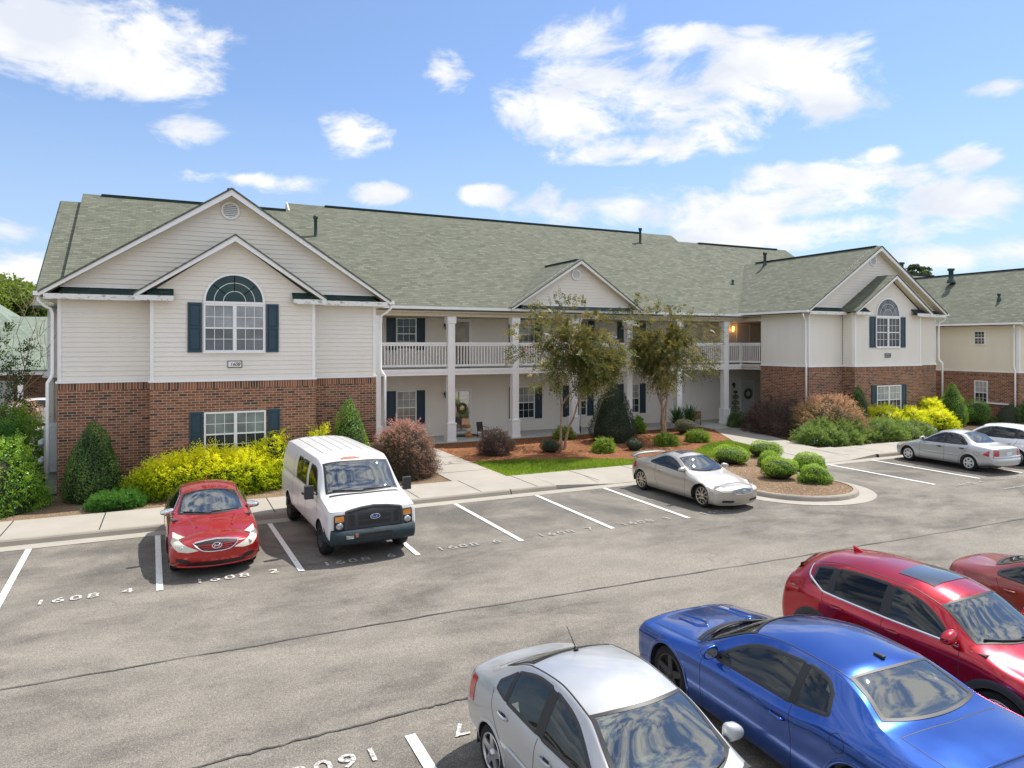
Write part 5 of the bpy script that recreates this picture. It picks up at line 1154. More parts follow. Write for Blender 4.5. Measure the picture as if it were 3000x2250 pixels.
class Car:
    def __init__(s, sp, scale):
        s.sp = sp; s.sc = scale; s.c = {k: tab(pchip(sp[k])) for k in ('ym', 'zs', 'zb', 'yb', 'zr', 'yr', 'zt')}; s.x0 = sp['x0']; s.x1 = sp['x1']; s.L = sp['L']
        s.NA, s.NG, s.NC = 20, 16, 12; s.fd = pchip(sp['fdep']); s.rd = pchip(sp['rdep']); s.fq = sp.get('fq', .45); s.rq = sp.get('rq', .4)
        s.side_bulge = sp.get('bulge', .02)
    def section(s, x):
        t = getattr(s, 'T', None)
        if t is None:
            s.TX0 = s.x0; s.TD = .01; n = int((s.x1-s.x0)/.01)+2; s.T = np.array([s.section0(s.x0+min(i*.01, s.x1-s.x0)) for i in range(n)]); t = s.T
        k = (x-s.TX0)/s.TD; i = int(min(max(k, 0), len(t)-2)); f = min(max(k-i, 0), 1); return t[i]*(1-f)+t[i+1]*f
    def section0(s, x):
        """half section at station x: arrays y, z from sill to roof centre"""
        g = lambda k: float(s.c[k](x)); ym, zs, zb, yb, zr, yr, zt = (g(k) for k in ('ym', 'zs', 'zb', 'yb', 'zr', 'yr', 'zt')); h = zb-zs
        cl = s.sp.get('crease', .0)
        rows = np.array([(ym-.09, zs), (ym-.025, zs+.10*h), (ym, zs+.38*h), (ym-.004, zs+.62*h), (ym*.5+yb*.5+.012+cl, zs+.86*h), (yb, zb)])
        t = np.linspace(0, len(rows)-1, s.NA); out = []
        for q in t:
            i = min(int(q), len(rows)-2); f = q-i; p0 = rows[max(i-1, 0)]; p1 = rows[i]; p2 = rows[i+1]; p3 = rows[min(i+2, len(rows)-1)]
            out.append(.5*((2*p1)+(-p0+p2)*f+(2*p0-5*p1+4*p2-p3)*f*f+(-p0+3*p1-3*p2+p3)*f**3))
        A = np.array(out); A[:, 1] = np.maximum.accumulate(A[:, 1]+np.arange(len(A))*1e-6)
        u = np.linspace(0, 1, s.NG+1)[1:]; zr2 = max(zr, zb+.005); G = np.stack([yb+(yr-yb)*u+s.side_bulge*np.sin(math.pi*u), zb+(zr2-zb)*u], 1)
        k = np.cos(np.linspace(0, math.pi/2, s.NC+1)[1:])**.8; k[-1] = 0; zt2 = max(zt, zr2+.004); C = np.stack([yr*k, zr2+(zt2-zr2)*(1-k**s.sp.get('crown', 2.2))], 1)
        return np.vstack([A, G, C])
    def grid(s, nx):
        xs = set(np.linspace(s.x0, s.x1, nx).tolist()); xs = np.array(sorted(xs)); s.xs = xs; s.S = np.array([s.section(x) for x in xs])  # nx, J, 2
    def y_side(s, x, z):
        x = float(np.clip(x, s.x0, s.x1)); q = s.section(x); return float(np.interp(z, q[:, 1], q[:, 0]))
    def z_top(s, x, y):
        x = float(np.clip(x, s.x0, s.x1)); yr = float(s.c['yr'](x)); zb = float(s.c['zb'](x)); zr = max(float(s.c['zr'](x)), zb+.005); zt = max(float(s.c['zt'](x)), zr+.004); y = abs(y)
        if y <= yr: return zr+(zt-zr)*(1-(y/yr)**s.sp.get('crown', 2.2))
        q = s.section(x)[s.NA-1:s.NA+s.NG]; return float(np.interp(-y, -q[:, 0], q[:, 1]))
    def x_front(s, y, z):
        q = s.section(s.x0); W = max(float(np.interp(z, q[:, 1], q[:, 0])), .02); k = min(abs(y)/W, 1); return s.x0-float(s.fd(z))*(1-k*k)**s.fq
    def x_rear(s, y, z):
        q = s.section(s.x1); W = max(float(np.interp(z, q[:, 1], q[:, 0])), .02); k = min(abs(y)/W, 1); return s.x1+float(s.rd(z))*(1-k*k)**s.rq
    def pt(s, kind, a, b, off=0):
        """kind: L/R side (x,z); T top (x,y); F front (y,z); B rear (y,z)"""
        def raw(a, b):
            if kind == 'L': return np.array([a, s.y_side(a, b), b])
            if kind == 'R': return np.array([a, -s.y_side(a, b), b])
            if kind == 'T': return np.array([a, b, s.z_top(a, b)])
            if kind == 'F': return np.array([s.x_front(a, b), a, b])
            return np.array([s.x_rear(a, b), a, b])
        p = raw(a, b)
        if off == 0: return p
        e = .01; da = raw(a+e, b)-raw(a-e, b); db = raw(a, b+e)-raw(a, b-e); n = np.cross(da, db); l = np.linalg.norm(n)
        if l < 1e-9: return p
        n /= l; ref = {'L': (0, 1, 0), 'R': (0, -1, 0), 'T': (0, 0, 1), 'F': (-1, 0, .01), 'B': (1, 0, .01)}[kind]
        if n@np.array(ref) < 0: n = -n
        return p+n*off
    def patch(s, b, kind, bot, top, m, off=.004, nu=24, nv=6):
        A = resample(bot, nu+1); B_ = resample(top, nu+1); vs = []; fs = []
        for j in range(nv+1):
            for i in range(nu+1): q = A[i]*(1-j/nv)+B_[i]*(j/nv); vs.append(s.pt(kind, q[0], q[1], off))
        for j in range(nv):
            for i in range(nu): fs.append((j*(nu+1)+i, j*(nu+1)+i+1, (j+1)*(nu+1)+i+1, (j+1)*(nu+1)+i))
        c0 = np.array(vs[(nv//2)*(nu+1)+nu//2]); k_ = (nv//2)*(nu+1)+nu//2; e1 = np.array(vs[k_+1])-c0; e2 = np.array(vs[k_+nu+1])-c0; q = A[nu//2]*.5+B_[nu//2]*.5; out_ = s.pt(kind, q[0], q[1], .02)-s.pt(kind, q[0], q[1], 0)
        if np.cross(e1, e2)@out_ < 0: fs = [f[::-1] for f in fs]
        b.add(vs, fs, m, True); return b
    def band(s, b, kind, P, w, m, off=.005, closed=False, n=None, th=0):
        P = np.array(P, float)
        if n: P = resample(np.vstack([P, P[:1]]) if closed else P, n+1); P = P[:-1] if closed else P
        Q = [s.pt(kind, *p, 0) for p in P]; N = [(s.pt(kind, *p, .01)-q)/.01 for p, q in zip(P, Q)]; m_ = len(P); vs = []; fs = []
        for i in range(m_):
            a = Q[(i-1) % m_] if (closed or i > 0) else Q[i]; c = Q[(i+1) % m_] if (closed or i < m_-1) else Q[i]; t = c-a; t /= np.linalg.norm(t)+1e-9; bb = np.cross(N[i], t); bb /= np.linalg.norm(bb)+1e-9
            vs += [Q[i]+bb*w/2+N[i]*(off-.002), Q[i]+bb*w*.3+N[i]*(off+th), Q[i]-bb*w*.3+N[i]*(off+th), Q[i]-bb*w/2+N[i]*(off-.002)]
        for i in range(m_ if closed else m_-1):
            j = (i+1) % m_
            for k in range(3): fs.append((i*4+k, j*4+k, j*4+k+1, i*4+k+1))
        b.add(vs, fs, m, True); return b
def inside(x, z, P):
    return bool(inpoly(np.array([x]), np.array([z]), [tuple(p) for p in P])[0])
def make_vehicle(name, label, cat, sp, loc, rz, scale, paintm, group=None, hi=1.0, wheels='five', detail=None, glass='car_glass', seats='interior', mirror=None):
    root = thing(name, label, cat, loc, rz, group); C = Car(sp, scale); nx = int(120*hi); C.grid(nx); xs, S = C.xs, C.S; J = S.shape[1]; L = C.L; sc = scale
    wx = sp['wheels']; rw = sp['rw']; ra = sp.get('ra', rw+.055)
    def fin(b, nm, par=None, **k):
        b.v = [((p[0]-L/2)*sc, p[1]*sc, p[2]*sc) for p in b.v]; o = b.build(nm, root, world=False, uv=False, **k)
        if par is not None: o.parent = par
        return o
    # --- body shell
    V = np.zeros((nx, 2*J-1, 3))
    for i in range(nx):
        for j in range(J): y, z = S[i, j]; V[i, j] = (xs[i], y, z); V[i, 2*J-2-j] = (xs[i], -y, z)
    cell = (xs[-1]-xs[0])/(nx-1)
    for side in (1, -1):  # snap vertices near the wheel arches onto the arch circle
        for wc in wx:
            for i in range(nx):
                for j in range(C.NA):
                    jj = j if side > 0 else 2*J-2-j; x, y, z = V[i, jj]; d = math.hypot(x-wc, z-rw)
                    if abs(d-ra) < cell*.62 and z > .1:
                        f = ra/d; nx_ = wc+(x-wc)*f; nz_ = rw+(z-rw)*f; V[i, jj] = (nx_, side*C.y_side(nx_, nz_), nz_)
    wins = [(smooth_poly(w[0]), smooth_poly(w[1]))+tuple(w[2:]) for w in sp['side_windows']]; dlo0 = sp.get('dlo'); wsp = sp.get('windscreen'); rsp = sp.get('rear_glass'); polys = [np.array(list(w[0])+list(w[1])[::-1]) for w in wins]; dlo = sp.get('dlo')
    b = MB(); fs = []; fm = []
    for i in range(nx-1):
        for j in range(2*J-2):
            q = (V[i, j]+V[i+1, j]+V[i, j+1]+V[i+1, j+1])/4; jj = j if j < J-1 else 2*J-3-j; keep = True; mt_ = 0
            if jj < C.NA:
                for wc in wx:
                    if math.hypot(q[0]-wc, q[2]-rw) < ra: keep = False
                if sp.get('sillblack') and jj < 2: mt_ = 1
            elif jj < C.NA+C.NG+1:
                for P in polys:
                    if inside(q[0], q[2], P): keep = False; break
            if jj >= C.NA+C.NG-1 and keep:
                yr = float(C.c['yr'](q[0])); s_ = abs(q[1])/yr
                for W in (wsp, rsp):
                    if W and s_ < W['hw']-.02:
                        xb = W['b0']+(W['b1']-W['b0'])*s_*s_; xt = W['t0']+(W['t1']-W['t0'])*s_*s_
                        if min(xb, xt)+.02 < q[0] < max(xb, xt)-.02: keep = False
            if keep: fs.append((i*(2*J-1)+j, (i+1)*(2*J-1)+j, (i+1)*(2*J-1)+j+1, i*(2*J-1)+j+1)); fm.append(mt_)
    b.add(V.reshape(-1, 3), [f for f, m in zip(fs, fm) if m == 0], paintm, True)
    if any(fm): b.add(V.reshape(-1, 3), [f for f, m in zip(fs, fm) if m == 1], 'plastic_black', True)
    # end caps
    for kind, si in (('F', 0), ('B', nx-1)):
        m = 30; vs = []; f2 = []
        for j in range(J):
            y, z = S[si, j]
            for k in range(m+1):
                th = math.pi/2*(1-2*k/m); yy = y*math.sin(th); vs.append((C.x_front(yy, z) if kind == 'F' else C.x_rear(yy, z), yy, z) if 0 < k < m else (xs[si], yy, z))
        for j in range(J-1):
            for k in range(m): f2.append((j*(m+1)+k, j*(m+1)+k+1, (j+1)*(m+1)+k+1, (j+1)*(m+1)+k) if kind == 'F' else (j*(m+1)+k, (j+1)*(m+1)+k, (j+1)*(m+1)+k+1, j*(m+1)+k+1))
        b.add(vs, f2, paintm, True)
    # weld seams between shell and caps
    body = fin(b, 'body'); bm_ = bmesh.new(); bm_.from_mesh(body.data); bmesh.ops.remove_doubles(bm_, verts=bm_.verts, dist=.0012); bmesh.ops.recalc_face_normals(bm_, faces=bm_.faces); bm_.to_mesh(body.data); bm_.free()
    for p in body.data.polygons: p.use_smooth = True
    # --- underbody and wheel housings
    u = MB(); zs = float(C.c['zs'](L/2)); u.box(C.x0-.05, C.x1-.12, -float(C.c['ym'](L/2))+.12, float(C.c['ym'](L/2))-.12, zs-.02, zs+.06, 'dark')
    for wc in wx:
        for s_ in (1, -1):
            y0 = C.y_side(wc, rw+ra*.5)-.02; vs = []; f2 = []; n = 20
            for k in range(n+1):
                a = math.pi*k/n*1.1-.05*math.pi; vs += [(wc+ra*1.02*math.cos(a), s_*y0, rw+ra*1.02*math.sin(a)), (wc+ra*math.cos(a), s_*(y0-.3), rw+ra*math.sin(a))]
            f2 = [(2*k, 2*k+1, 2*k+3, 2*k+2) for k in range(n)]; u.add(vs, f2, 'dark'); u.poly([(wc+ra*math.cos(a_), s_*(y0-.3), rw+ra*math.sin(a_)) for a_ in np.linspace(-.3, math.pi+.3, 14)], 'dark')
    fin(u, 'underbody')
    for s_, K in ((1, 'L'), (-1, 'R')):  # arch lips
        for wc in wx:
            al = MB(); P = [(wc+(ra+.008)*math.cos(a), rw+(ra+.008)*math.sin(a)) for a in np.linspace(math.pi*1.13, -math.pi*.13, 30)]; P = [p for p in P if p[1] > float(C.c['zs'](p[0]))+.01]; cw = .05+(sp.get('clad') or 0)
            if sp.get('clad'): P = [(wc+(x_-wc)*1.06, rw+(z_-rw)*1.06) for x_, z_ in P]
            C.band(al, K, P, cw, 'plastic_black' if sp.get('clad') else paintm, .004, th=.006); fin(al, 'arch_lip')
    # --- glazing
    for K in ('L', 'R'):
        for w0_, w1_ in zip(wins[:-1], wins[1:]):
            if w1_[0][0][0]-w0_[0][-1][0] < .2:
                p_ = MB(); e0 = [w0_[0][-1], w0_[1][-1]]; e1 = [w1_[0][0], w1_[1][0]]; C.patch(p_, K, [e0[0]-np.array([.02, .01]), e1[0]+np.array([.02, -.01])], [e0[1]-np.array([.02, 0]), e1[1]+np.array([.02, 0])], 'black', .0035, 3, 10); fin(p_, 'door_pillar')
        for w in wins:
            g = MB(); C.patch(g, K, w[0], w[1], w[2] if len(w) > 2 else glass, .001, 18, 6); go = fin(g, 'side_window')
            t = MB(); P = np.array(list(w[0])+list(w[1])[::-1]); C.band(t, K, P, .045, 'plastic_black', .003, closed=True, n=60); fin(t, 'window_seal', go)
        if dlo is not None and sp.get('dlotrim'):
            t = MB(); C.band(t, K, np.array(dlo), .028, sp['dlotrim'], .008, closed=True, n=90, th=.004); fin(t, 'window_trim')
        if sp.get('beltchrome'): t = MB(); C.band(t, K, sp['beltchrome'], .03, 'chrome', .009, n=60, th=.006); fin(t, 'window_trim')
    for W, nm, gm in ((wsp, 'windscreen', sp.get('wsm', 'windscreen')), (rsp, 'rear_window', sp.get('rgm', 'windscreen'))):
        if not W: continue
        def wp(sv, uv_, off):
            xb = W['b0']+(W['b1']-W['b0'])*sv*sv; xt = W['t0']+(W['t1']-W['t0'])*sv*sv; x = xb+(xt-xb)*uv_; y = sv*float(C.c['yr'](x)); return C.pt('T', x, y, off)
        g = MB(); nu, nv = 30, 16; hw = W['hw']; vs = [wp(-hw+2*hw*i/nu, j/nv, .002) for j in range(nv+1) for i in range(nu+1)]
        e_ = np.cross(np.array(vs[1])-np.array(vs[0]), np.array(vs[nu+1])-np.array(vs[0]))[2] < 0; ff = [(j*(nu+1)+i, j*(nu+1)+i+1, (j+1)*(nu+1)+i+1, (j+1)*(nu+1)+i) for j in range(nv) for i in range(nu)]; g.add(vs, [f_[::-1] for f_ in ff] if e_ else ff, gm, True); go = fin(g, nm)
        f = MB(); fw = .035/float(C.c['yr'](W['t0']))
        for (s0, s1, u0, u1) in ((-hw-.012, hw+.012, -.015, .06), (-hw-.012, hw+.012, .955, 1.015), (-hw-.014, -hw+fw, .0, 1.0), (hw-fw, hw+.014, 0, 1.0)):
            n1, n2 = (30, 2) if s1-s0 > 1 else (2, 16); vs = [wp(s0+(s1-s0)*i/n1, u0+(u1-u0)*j/n2, .005) for j in range(n2+1) for i in range(n1+1)]
            f.add(vs, [(j*(n1+1)+i, j*(n1+1)+i+1, (j+1)*(n1+1)+i+1, (j+1)*(n1+1)+i) for j in range(n2) for i in range(n1)], 'black', True)
        fin(f, 'glass_surround', go); W['fn'] = wp
        if nm == 'windscreen':
            wi = MB()
            for s_ in (-.75, .02): P = [wp(s_+.78*t_, .03+.085*t_*(1-.35*t_), .018) for t_ in (0, .3, .6, 1)]; wi.tube(P, .011, 'black', 5)
            fin(wi, 'wiper')
    # --- cabin
    cx0 = wsp['b0'] if wsp else 1.0; cx1 = (rsp['b0'] if rsp else C.x1)-.1; fl = zs+.08; hbw = float(C.c['yb']((cx0+cx1)/2))-.06; belt = float(C.c['zb']((cx0+cx1)/2))
    it = MB(); it.box(cx0+.1, cx1, -hbw, hbw, fl, fl+.03, 'interior_dark'); it.box(cx0+.05, cx0+.42, -hbw, hbw, belt-.26, belt-.02, 'interior_dark')
    for s_ in (-1, 1): it.box(cx0+.2, cx1, s_*hbw, s_*(hbw+.02), fl, belt-.02, seats)
    if rsp: it.box(cx1-.02, cx1+.3, -hbw+.05, hbw-.05, belt-.12, belt-.05, 'interior_dark')
    fin(it, 'cabin')
    sx = sp['seats']; 
    def seat(x, y, w, head=1):
        b_ = MB(); b_.box(x-.42, x+.08, y-w/2, y+w/2, fl+.1, fl+.28, seats); zt_ = belt+.06
        b_.prism([(x+.02, y-w/2, fl+.24), (x+.02, y+w/2, fl+.24), (x+.22, y+w/2*.92, zt_), (x+.22, y-w/2*.92, zt_)], (.12, 0, 0), seats)
        for k in (([0] if head == 1 else [-.33, .33])): b_.box(x+.22, x+.32, y+k-.13, y+k+.13, zt_+.03, zt_+.21, seats)
        fin(b_, 'seat', bevel=.02)
    for s_ in (-1, 1): seat(sx[0], s_*.36, .5)
    if len(sx) > 1: seat(sx[1], 0, 1.2, 2)
    st = MB(); cxs = cx0+.55; dv = -.36; ring = [(cxs+.06*math.sin(a), -dv+.17*math.cos(a), belt-.02+.15*math.sin(a)) for a in np.linspace(0, 2*math.pi, 19)]
    st.tube([(p[0], -p[1], p[2]) for p in ring], .014, 'black', 6, cap=False); st.tube([(cxs-.2, dv, belt-.12), (cxs, dv, belt-.02)], .03, 'black', 6); fin(st, 'steering_wheel')
    # --- wheels
    for wc in wx:
        for s_ in (1, -1):
            yo = C.y_side(wc, rw+ra*1.05)-.03; yc = s_*yo; tw = sp.get('tw', .2); t = MB(); R_ = rw; rr = rw*sp.get('rim', .66)
            t.lathe([(rr, 0), (rr+.02, -.0*s_), (R_-.03, s_*.004), (R_-.008, -s_*.02), (R_, -s_*.05), (R_, -s_*(tw-.05)), (R_-.03, -s_*tw), (rr, -s_*tw)], (wc, yc, R_), 'rubber', 36, 'y')
            wo_ = MB(); w_obj = fin(t, 'wheel')
            rm = sp.get('rimm', 'alloy'); rmb = MB(); rmb.lathe([(rr*1.0, -s_*.005), (rr*.97, s_*.004), (rr*.93, -s_*.01), (rr*.9, -s_*.06), (.001, -s_*.07)], (wc, yc, R_), 'steel_black' if wheels != 'cap' else 'hubcap', 36, 'y')
            rmb.lathe([(rr*1.0, -s_*.003), (rr*.985, s_*.007), (rr*.92, s_*.003), (rr*.91, -s_*.02)], (wc, yc, R_), rm, 36, 'y')
            def spoke(a0, a1, r0, r1, w0, w1, dep=.0):
                ca, sa = math.cos(a0), math.sin(a0); ce, se = math.cos(a1), math.sin(a1); P0 = np.array([ca*r0, sa*r0]); P1 = np.array([ce*r1, se*r1]); d = P1-P0; n_ = np.array([-d[1], d[0]])/np.linalg.norm(d)
                q = [P0-n_*w0, P1-n_*w1, P1+n_*w1, P0+n_*w0]; rmb.prism([(wc+p[0], yc+s_*(.0 if i in (1, 2) else -.01), R_+p[1]) for i, p in enumerate(q)], (0, -s_*.022, 0), rm)
            if wheels == 'five':
                for k in range(5): spoke(R(72*k+18), R(72*k+18), rr*.12, rr*.95, .05, .032)
            elif wheels == 'double':
                for k in range(5):
                    for e in (-1, 1): spoke(R(72*k+18+e*10), R(72*k+18+e*17), rr*.16, rr*.95, .014, .017)
                    spoke(R(72*k+18), R(72*k+18), rr*.12, rr*.45, .045, .03)
            elif wheels == 'multi':
                for k in range(10): spoke(R(36*k), R(36*k+4), rr*.12, rr*.95, .02, .016)
            elif wheels == 'cap':
                rmb.lathe([(rr*.93, s_*.002), (rr*.5, s_*.012), (.001, s_*.016)], (wc, yc, R_), 'hubcap', 30, 'y')
                for k in range(6): a = R(60*k+30); rmb.lathe([(.001, s_*.014), (rr*.17, s_*.013), (rr*.19, s_*.004)], (wc+rr*.62*math.cos(a), yc, R_+rr*.62*math.sin(a)), 'steel_black', 12, 'y')
            if wheels not in ('cap',): rmb.lathe([(rr*.2, -s_*.01), (rr*.17, s_*.01), (.001, s_*.012)], (wc, yc, R_), rm if wheels != 'steel' else 'steel_black', 16, 'y')
            fin(rmb, 'rim', w_obj)
    # --- door mirrors
    mx, mz, mm = sp['mirror'][0], sp['mirror'][1], mirror or paintm
    for s_ in (1, -1):
        y0 = C.y_side(mx, mz); mb = MB(); k = sp.get('msize', (.09, .115, .075)); big = sp.get('mbox')
        if big:
            mb.box(mx-.07, mx+.04, s_*(y0+.10), s_*(y0+.30), mz-.13, mz+.17, 'plastic_black'); mb.tube([(mx, s_*(y0-.02), mz-.05), (mx, s_*(y0+.15), mz)], .025, 'plastic_black', 6)
            mo = fin(mb, 'door_mirror', bevel=.02)
        else:
            yc = y0+.13; mb.sphere((0, 0, 0), (1, 1, 1), mm, 22, 14); q_ = lambda v_, e_: math.copysign(abs(v_)**e_, v_)
            mb.v = [(mx+min(q_(p[0], .8)*k[0]*(1+.12*p[1]*s_), k[0]*.42), s_*yc+q_(p[1], .72)*k[1], mz+.03+q_(p[2], .72)*k[2]*(1-.28*p[1]*s_)-.012*p[1]*s_) for p in mb.v]; mb.tube([(mx-.02, s_*(y0-.03), mz-.03), (mx-.01, s_*(y0+.09), mz)], [.035, .025], 'plastic_black', 8); mo = fin(mb, 'door_mirror')
        gl = MB(); gx = mx+(k[0]*.45 if not big else .04)+.003
        if big: gl.box(gx-.002, gx+.002, s_*(y0+.115), s_*(y0+.285), mz-.11, mz+.15, 'pane_mirror')
        else: gl.lathe([(.001, 0), (.055, 0)], (0, 0, 0), 'pane_mirror', 16, 'z', False); gl.v = [(gx, s_*yc+p[0]*k[1]/.068, mz+.03+p[1]*k[2]/.068) for p in gl.v]
        fin(gl, 'mirror_glass', mo)
    # --- door seams, handles, mouldings
    for K in ('L', 'R'):
        if sp.get('seams'):
            for P in sp['seams']: sm_ = MB(); C.band(sm_, K, smooth_poly(P, it=2), .011, 'black', .0015, n=40); fin(sm_, 'door_gap')
        for (hx, hz) in sp.get('handles', []):
            h = MB(); P = [C.pt(K, hx+d, hz+.0, o_) for d, o_ in ((-.10, .004), (-.07, .03), (0, .036), (.07, .03), (.10, .004))]; h.tube(P, .015, sp.get('handlem', paintm), 8); C.patch(h, K, [(hx-.06, hz-.03), (hx+.06, hz-.03)], [(hx-.05, hz+.025), (hx+.05, hz+.025)], 'dark', .002, 6, 2); fin(h, 'door_handle')
        if sp.get('moulding'):
            for P in sp['moulding']: h = MB(); C.band(h, K, P, .05, sp.get('mouldm', paintm), .006, n=30, th=.012); fin(h, 'side_moulding')
    for K, kind, bot, top, m, off, nm in sp.get('patches', []):
        for kk in (K if isinstance(K, (list, tuple)) else [K]):
            h = MB(); C.patch(h, kk, bot, top, m, off, 20, 6); fin(h, nm)
    if detail: detail(C, root, fin)
    return root
def mirY(P): return [(-a, b) for a, b in P][::-1]
def both_front(C, fin, bot, top, m, nm, off=.006, K='F', border=None, nu=20):
    out = []
    for f in (0, 1):
        B_, T_2 = (bot, top) if f == 0 else (mirY(bot), mirY(top)); h = MB(); C.patch(h, K, B_, T_2, m, off, nu, 6); o = fin(h, nm); out.append(o)
        if border: h = MB(); C.band(h, K, np.array(list(B_)+list(T_2)[::-1]), .012, border, off+.001, closed=True, n=50); fin(h, nm+'_rim', o)
    return out
def hbars(C, fin, K, zs_, fy, m, nm, th=.022, off=.012, parent=None):
    h = MB()
    for z in zs_: y = fy(z); C.band(h, K, [(-y, z), (-y/2, z), (0, z), (y/2, z), (y, z)], th, m, off, n=24, th=.008)
    return fin(h, nm, parent)
def oval(C, K, cy, cz, a, b, off, n=28, kk=1.0):
    return [C.pt(K, cy+a*kk*math.cos(t), cz+b*kk*math.sin(t), off) for t in np.linspace(0, 2*math.pi, n, endpoint=False)]
def oval_ring(C, fin, K, cy, cz, a, b, m, nm, r=.008, off=.02, fill=None):
    h = MB(); P = oval(C, K, cy, cz, a, b, off); h.tube(P+[P[0]], r, m, 6, cap=False)
    if fill: Q = oval(C, K, cy, cz, a, b, off); h.poly(Q, fill)
    return fin(h, nm)
def strokes(C, fin, K, segs, off, r, m, nm, par=None):
    h = MB()
    for S_ in segs: h.tube([C.pt(K, y, z, off) for y, z in S_], r, m, 6)
    return fin(h, nm, par)

def W_(b0, b1, t0, t1, hw=.93): return dict(b0=b0, b1=b1, t0=t0, t1=t1, hw=hw)
# ---- red mid-size sedan, nose to the lane
sonata = dict(L=4.82, x0=.50, x1=4.45, wheels=(.92, 3.72), rw=.33, rim=.7, fq=.5, rq=.42, fdep=[(.2, .36), (.35, .46), (.5, .50), (.66, .47), (.76, .36), (.84, .0)], rdep=[(.25, .25), (.5, .34), (.8, .33), (1.0, .24), (1.08, 0)],
 ym=[(.55, .86), (1, .905), (2.2, .915), (3.6, .91), (4.45, .80)], zs=[(.50, .19), (1, .2), (3.8, .22), (4.45, .28)], zb=[(.50, .66), (.9, .76), (1.4, .87), (2.5, .95), (3.6, 1.0), (4.45, .96)],
 yb=[(.55, .80), (1, .85), (1.6, .84), (3, .85), (3.8, .82), (4.45, .72)], zr=[(.55, .70), (1.0, .82), (1.5, .95), (1.9, 1.16), (2.4, 1.34), (2.8, 1.38), (3.3, 1.33), (3.9, 1.12), (4.45, 1.02)],
 yr=[(.55, .70), (1.2, .76), (1.7, .70), (2.3, .58), (3.1, .56), (3.9, .62), (4.45, .60)], zt=[(.55, .84), (.9, .93), (1.25, 1.0), (1.5, 1.12), (2.15, 1.42), (2.7, 1.47), (3.2, 1.43), (3.9, 1.18), (4.2, 1.12), (4.45, 1.09)],
 windscreen=W_(1.28, 1.62, 2.08, 2.22), rear_glass=W_(4.0, 3.85, 3.15, 3.05, .9), seats=(2.35, 3.25), mirror=(1.72, 1.02), msize=(.08, .14, .07), tw=.21,
 side_windows=[([(1.75, .96), (2.75, .99)], [(1.78, .99), (2.2, 1.22), (2.5, 1.31), (2.75, 1.335)]), ([(2.82, 1.0), (3.75, 1.05)], [(2.82, 1.34), (3.3, 1.30), (3.75, 1.1)])], dlo=[(1.62, .95), (2.75, .98), (3.85, 1.05), (3.3, 1.33), (2.75, 1.36), (2.3, 1.28)], dlotrim='chrome',
 seams=[[(1.62, .92), (1.6, .6), (1.65, .3)], [(2.78, .97), (2.8, .6), (2.78, .28)], [(3.75, 1.0), (3.6, .75), (3.35, .5), (3.3, .3)]], handles=[(2.55, .82), (3.5, .86)], handlem='chrome', rimm='alloy')
def sonata_d(C, root, fin):
    for f in (1, -1):  # swept-back headlamps on the corner
        T = [(f*.34, .575), (f*.50, .635), (f*.66, .70), (f*.80, .79)]; B_ = [(f*.34, .565), (f*.52, .53), (f*.70, .545), (f*.835, .67)]
        if f < 0: T, B_ = T[::-1], B_[::-1]
        h = MB(); C.patch(h, 'F', B_, T, 'headlamp_haze', .012, 20, 8); o = fin(h, 'headlight'); h = MB(); C.patch(h, 'T', [(.505, f*.56), (.50, f*.68), (.50, f*.80)], [(.86, f*.755), (.88, f*.77), (.90, f*.79)], 'headlamp_haze', .012, 14, 8); fin(h, 'headlight_wing', o)
        h = MB(); c_ = C.pt('F', f*.64, .61, .006); h.sphere(tuple(c_), (.02, .05, .04), 'headlamp', 12, 8); fin(h, 'lamp_lens', o)
        T = [(f*.50, .36), (f*.62, .40), (f*.74, .40)]; B_ = [(f*.50, .30), (f*.62, .31), (f*.74, .34)]
        if f < 0: T, B_ = T[::-1], B_[::-1]
        h = MB(); C.patch(h, 'F', B_, T, 'black', .006, 12, 4); fin(h, 'fog_lamp_recess')
    g = MB(); T = [(-.40, .695), (0, .735), (.40, .695)]; B_ = [(-.40, .68), (-.29, .585), (-.18, .55), (.18, .55), (.29, .585), (.40, .68)]
    C.patch(g, 'F', B_, T, 'black', .008, 24, 6); go = fin(g, 'grille'); hbars(C, fin, 'F', (.585, .62, .655), lambda z: .20+(z-.56)*1.5, 'paint_red', 'grille_bar', .022, .014, go)
    h = MB(); C.band(h, 'F', [(-.40, .70), (-.2, .735), (0, .75), (.2, .735), (.40, .70)], .045, 'chrome', .016, n=30, th=.012); C.band(h, 'F', [(-.43, .69), (-.33, .60), (-.25, .555), (-.12, .538), (.12, .538), (.25, .555), (.33, .60), (.43, .69)], .022, 'chrome', .014, n=40, th=.012); fin(h, 'grille_trim', go)
    oval_ring(C, fin, 'F', 0, .635, .085, .045, 'chrome', 'badge', .008, .045)
    # slanted H of the badge
    strokes(C, fin, 'F', [[(.050, .605), (.030, .662)], [(-.030, .608), (-.050, .665)], [(.042, .628), (0, .634), (-.040, .643)]], .045, .0085, 'chrome', 'badge_letter')
    g = MB(); C.patch(g, 'F', [(-.58, .255), (0, .235), (.58, .255)], [(-.50, .315), (0, .325), (.50, .315)], 'black', .006, 24, 3); fin(g, 'lower_grille')
    h = MB(); C.band(h, 'F', [(-.72, .23), (0, .21), (.72, .23)], .03, 'paint_red', .006, n=30, th=.012); fin(h, 'bumper_lip')
    fi = MB(); fi.prism([(3.15, -.01, 1.43), (3.33, -.01, 1.41), (3.31, -.01, 1.49)], (0, .02, 0), 'paint_red'); fin(fi, 'roof_fin')
    for s_ in (-.35, .35): h = MB(); C.band(h, 'T', [(.75, s_*1.0), (1.0, s_*1.15), (1.3, s_*1.35)], .05, 'paint_red', .002, n=16, th=.008); fin(h, 'bonnet_crease')
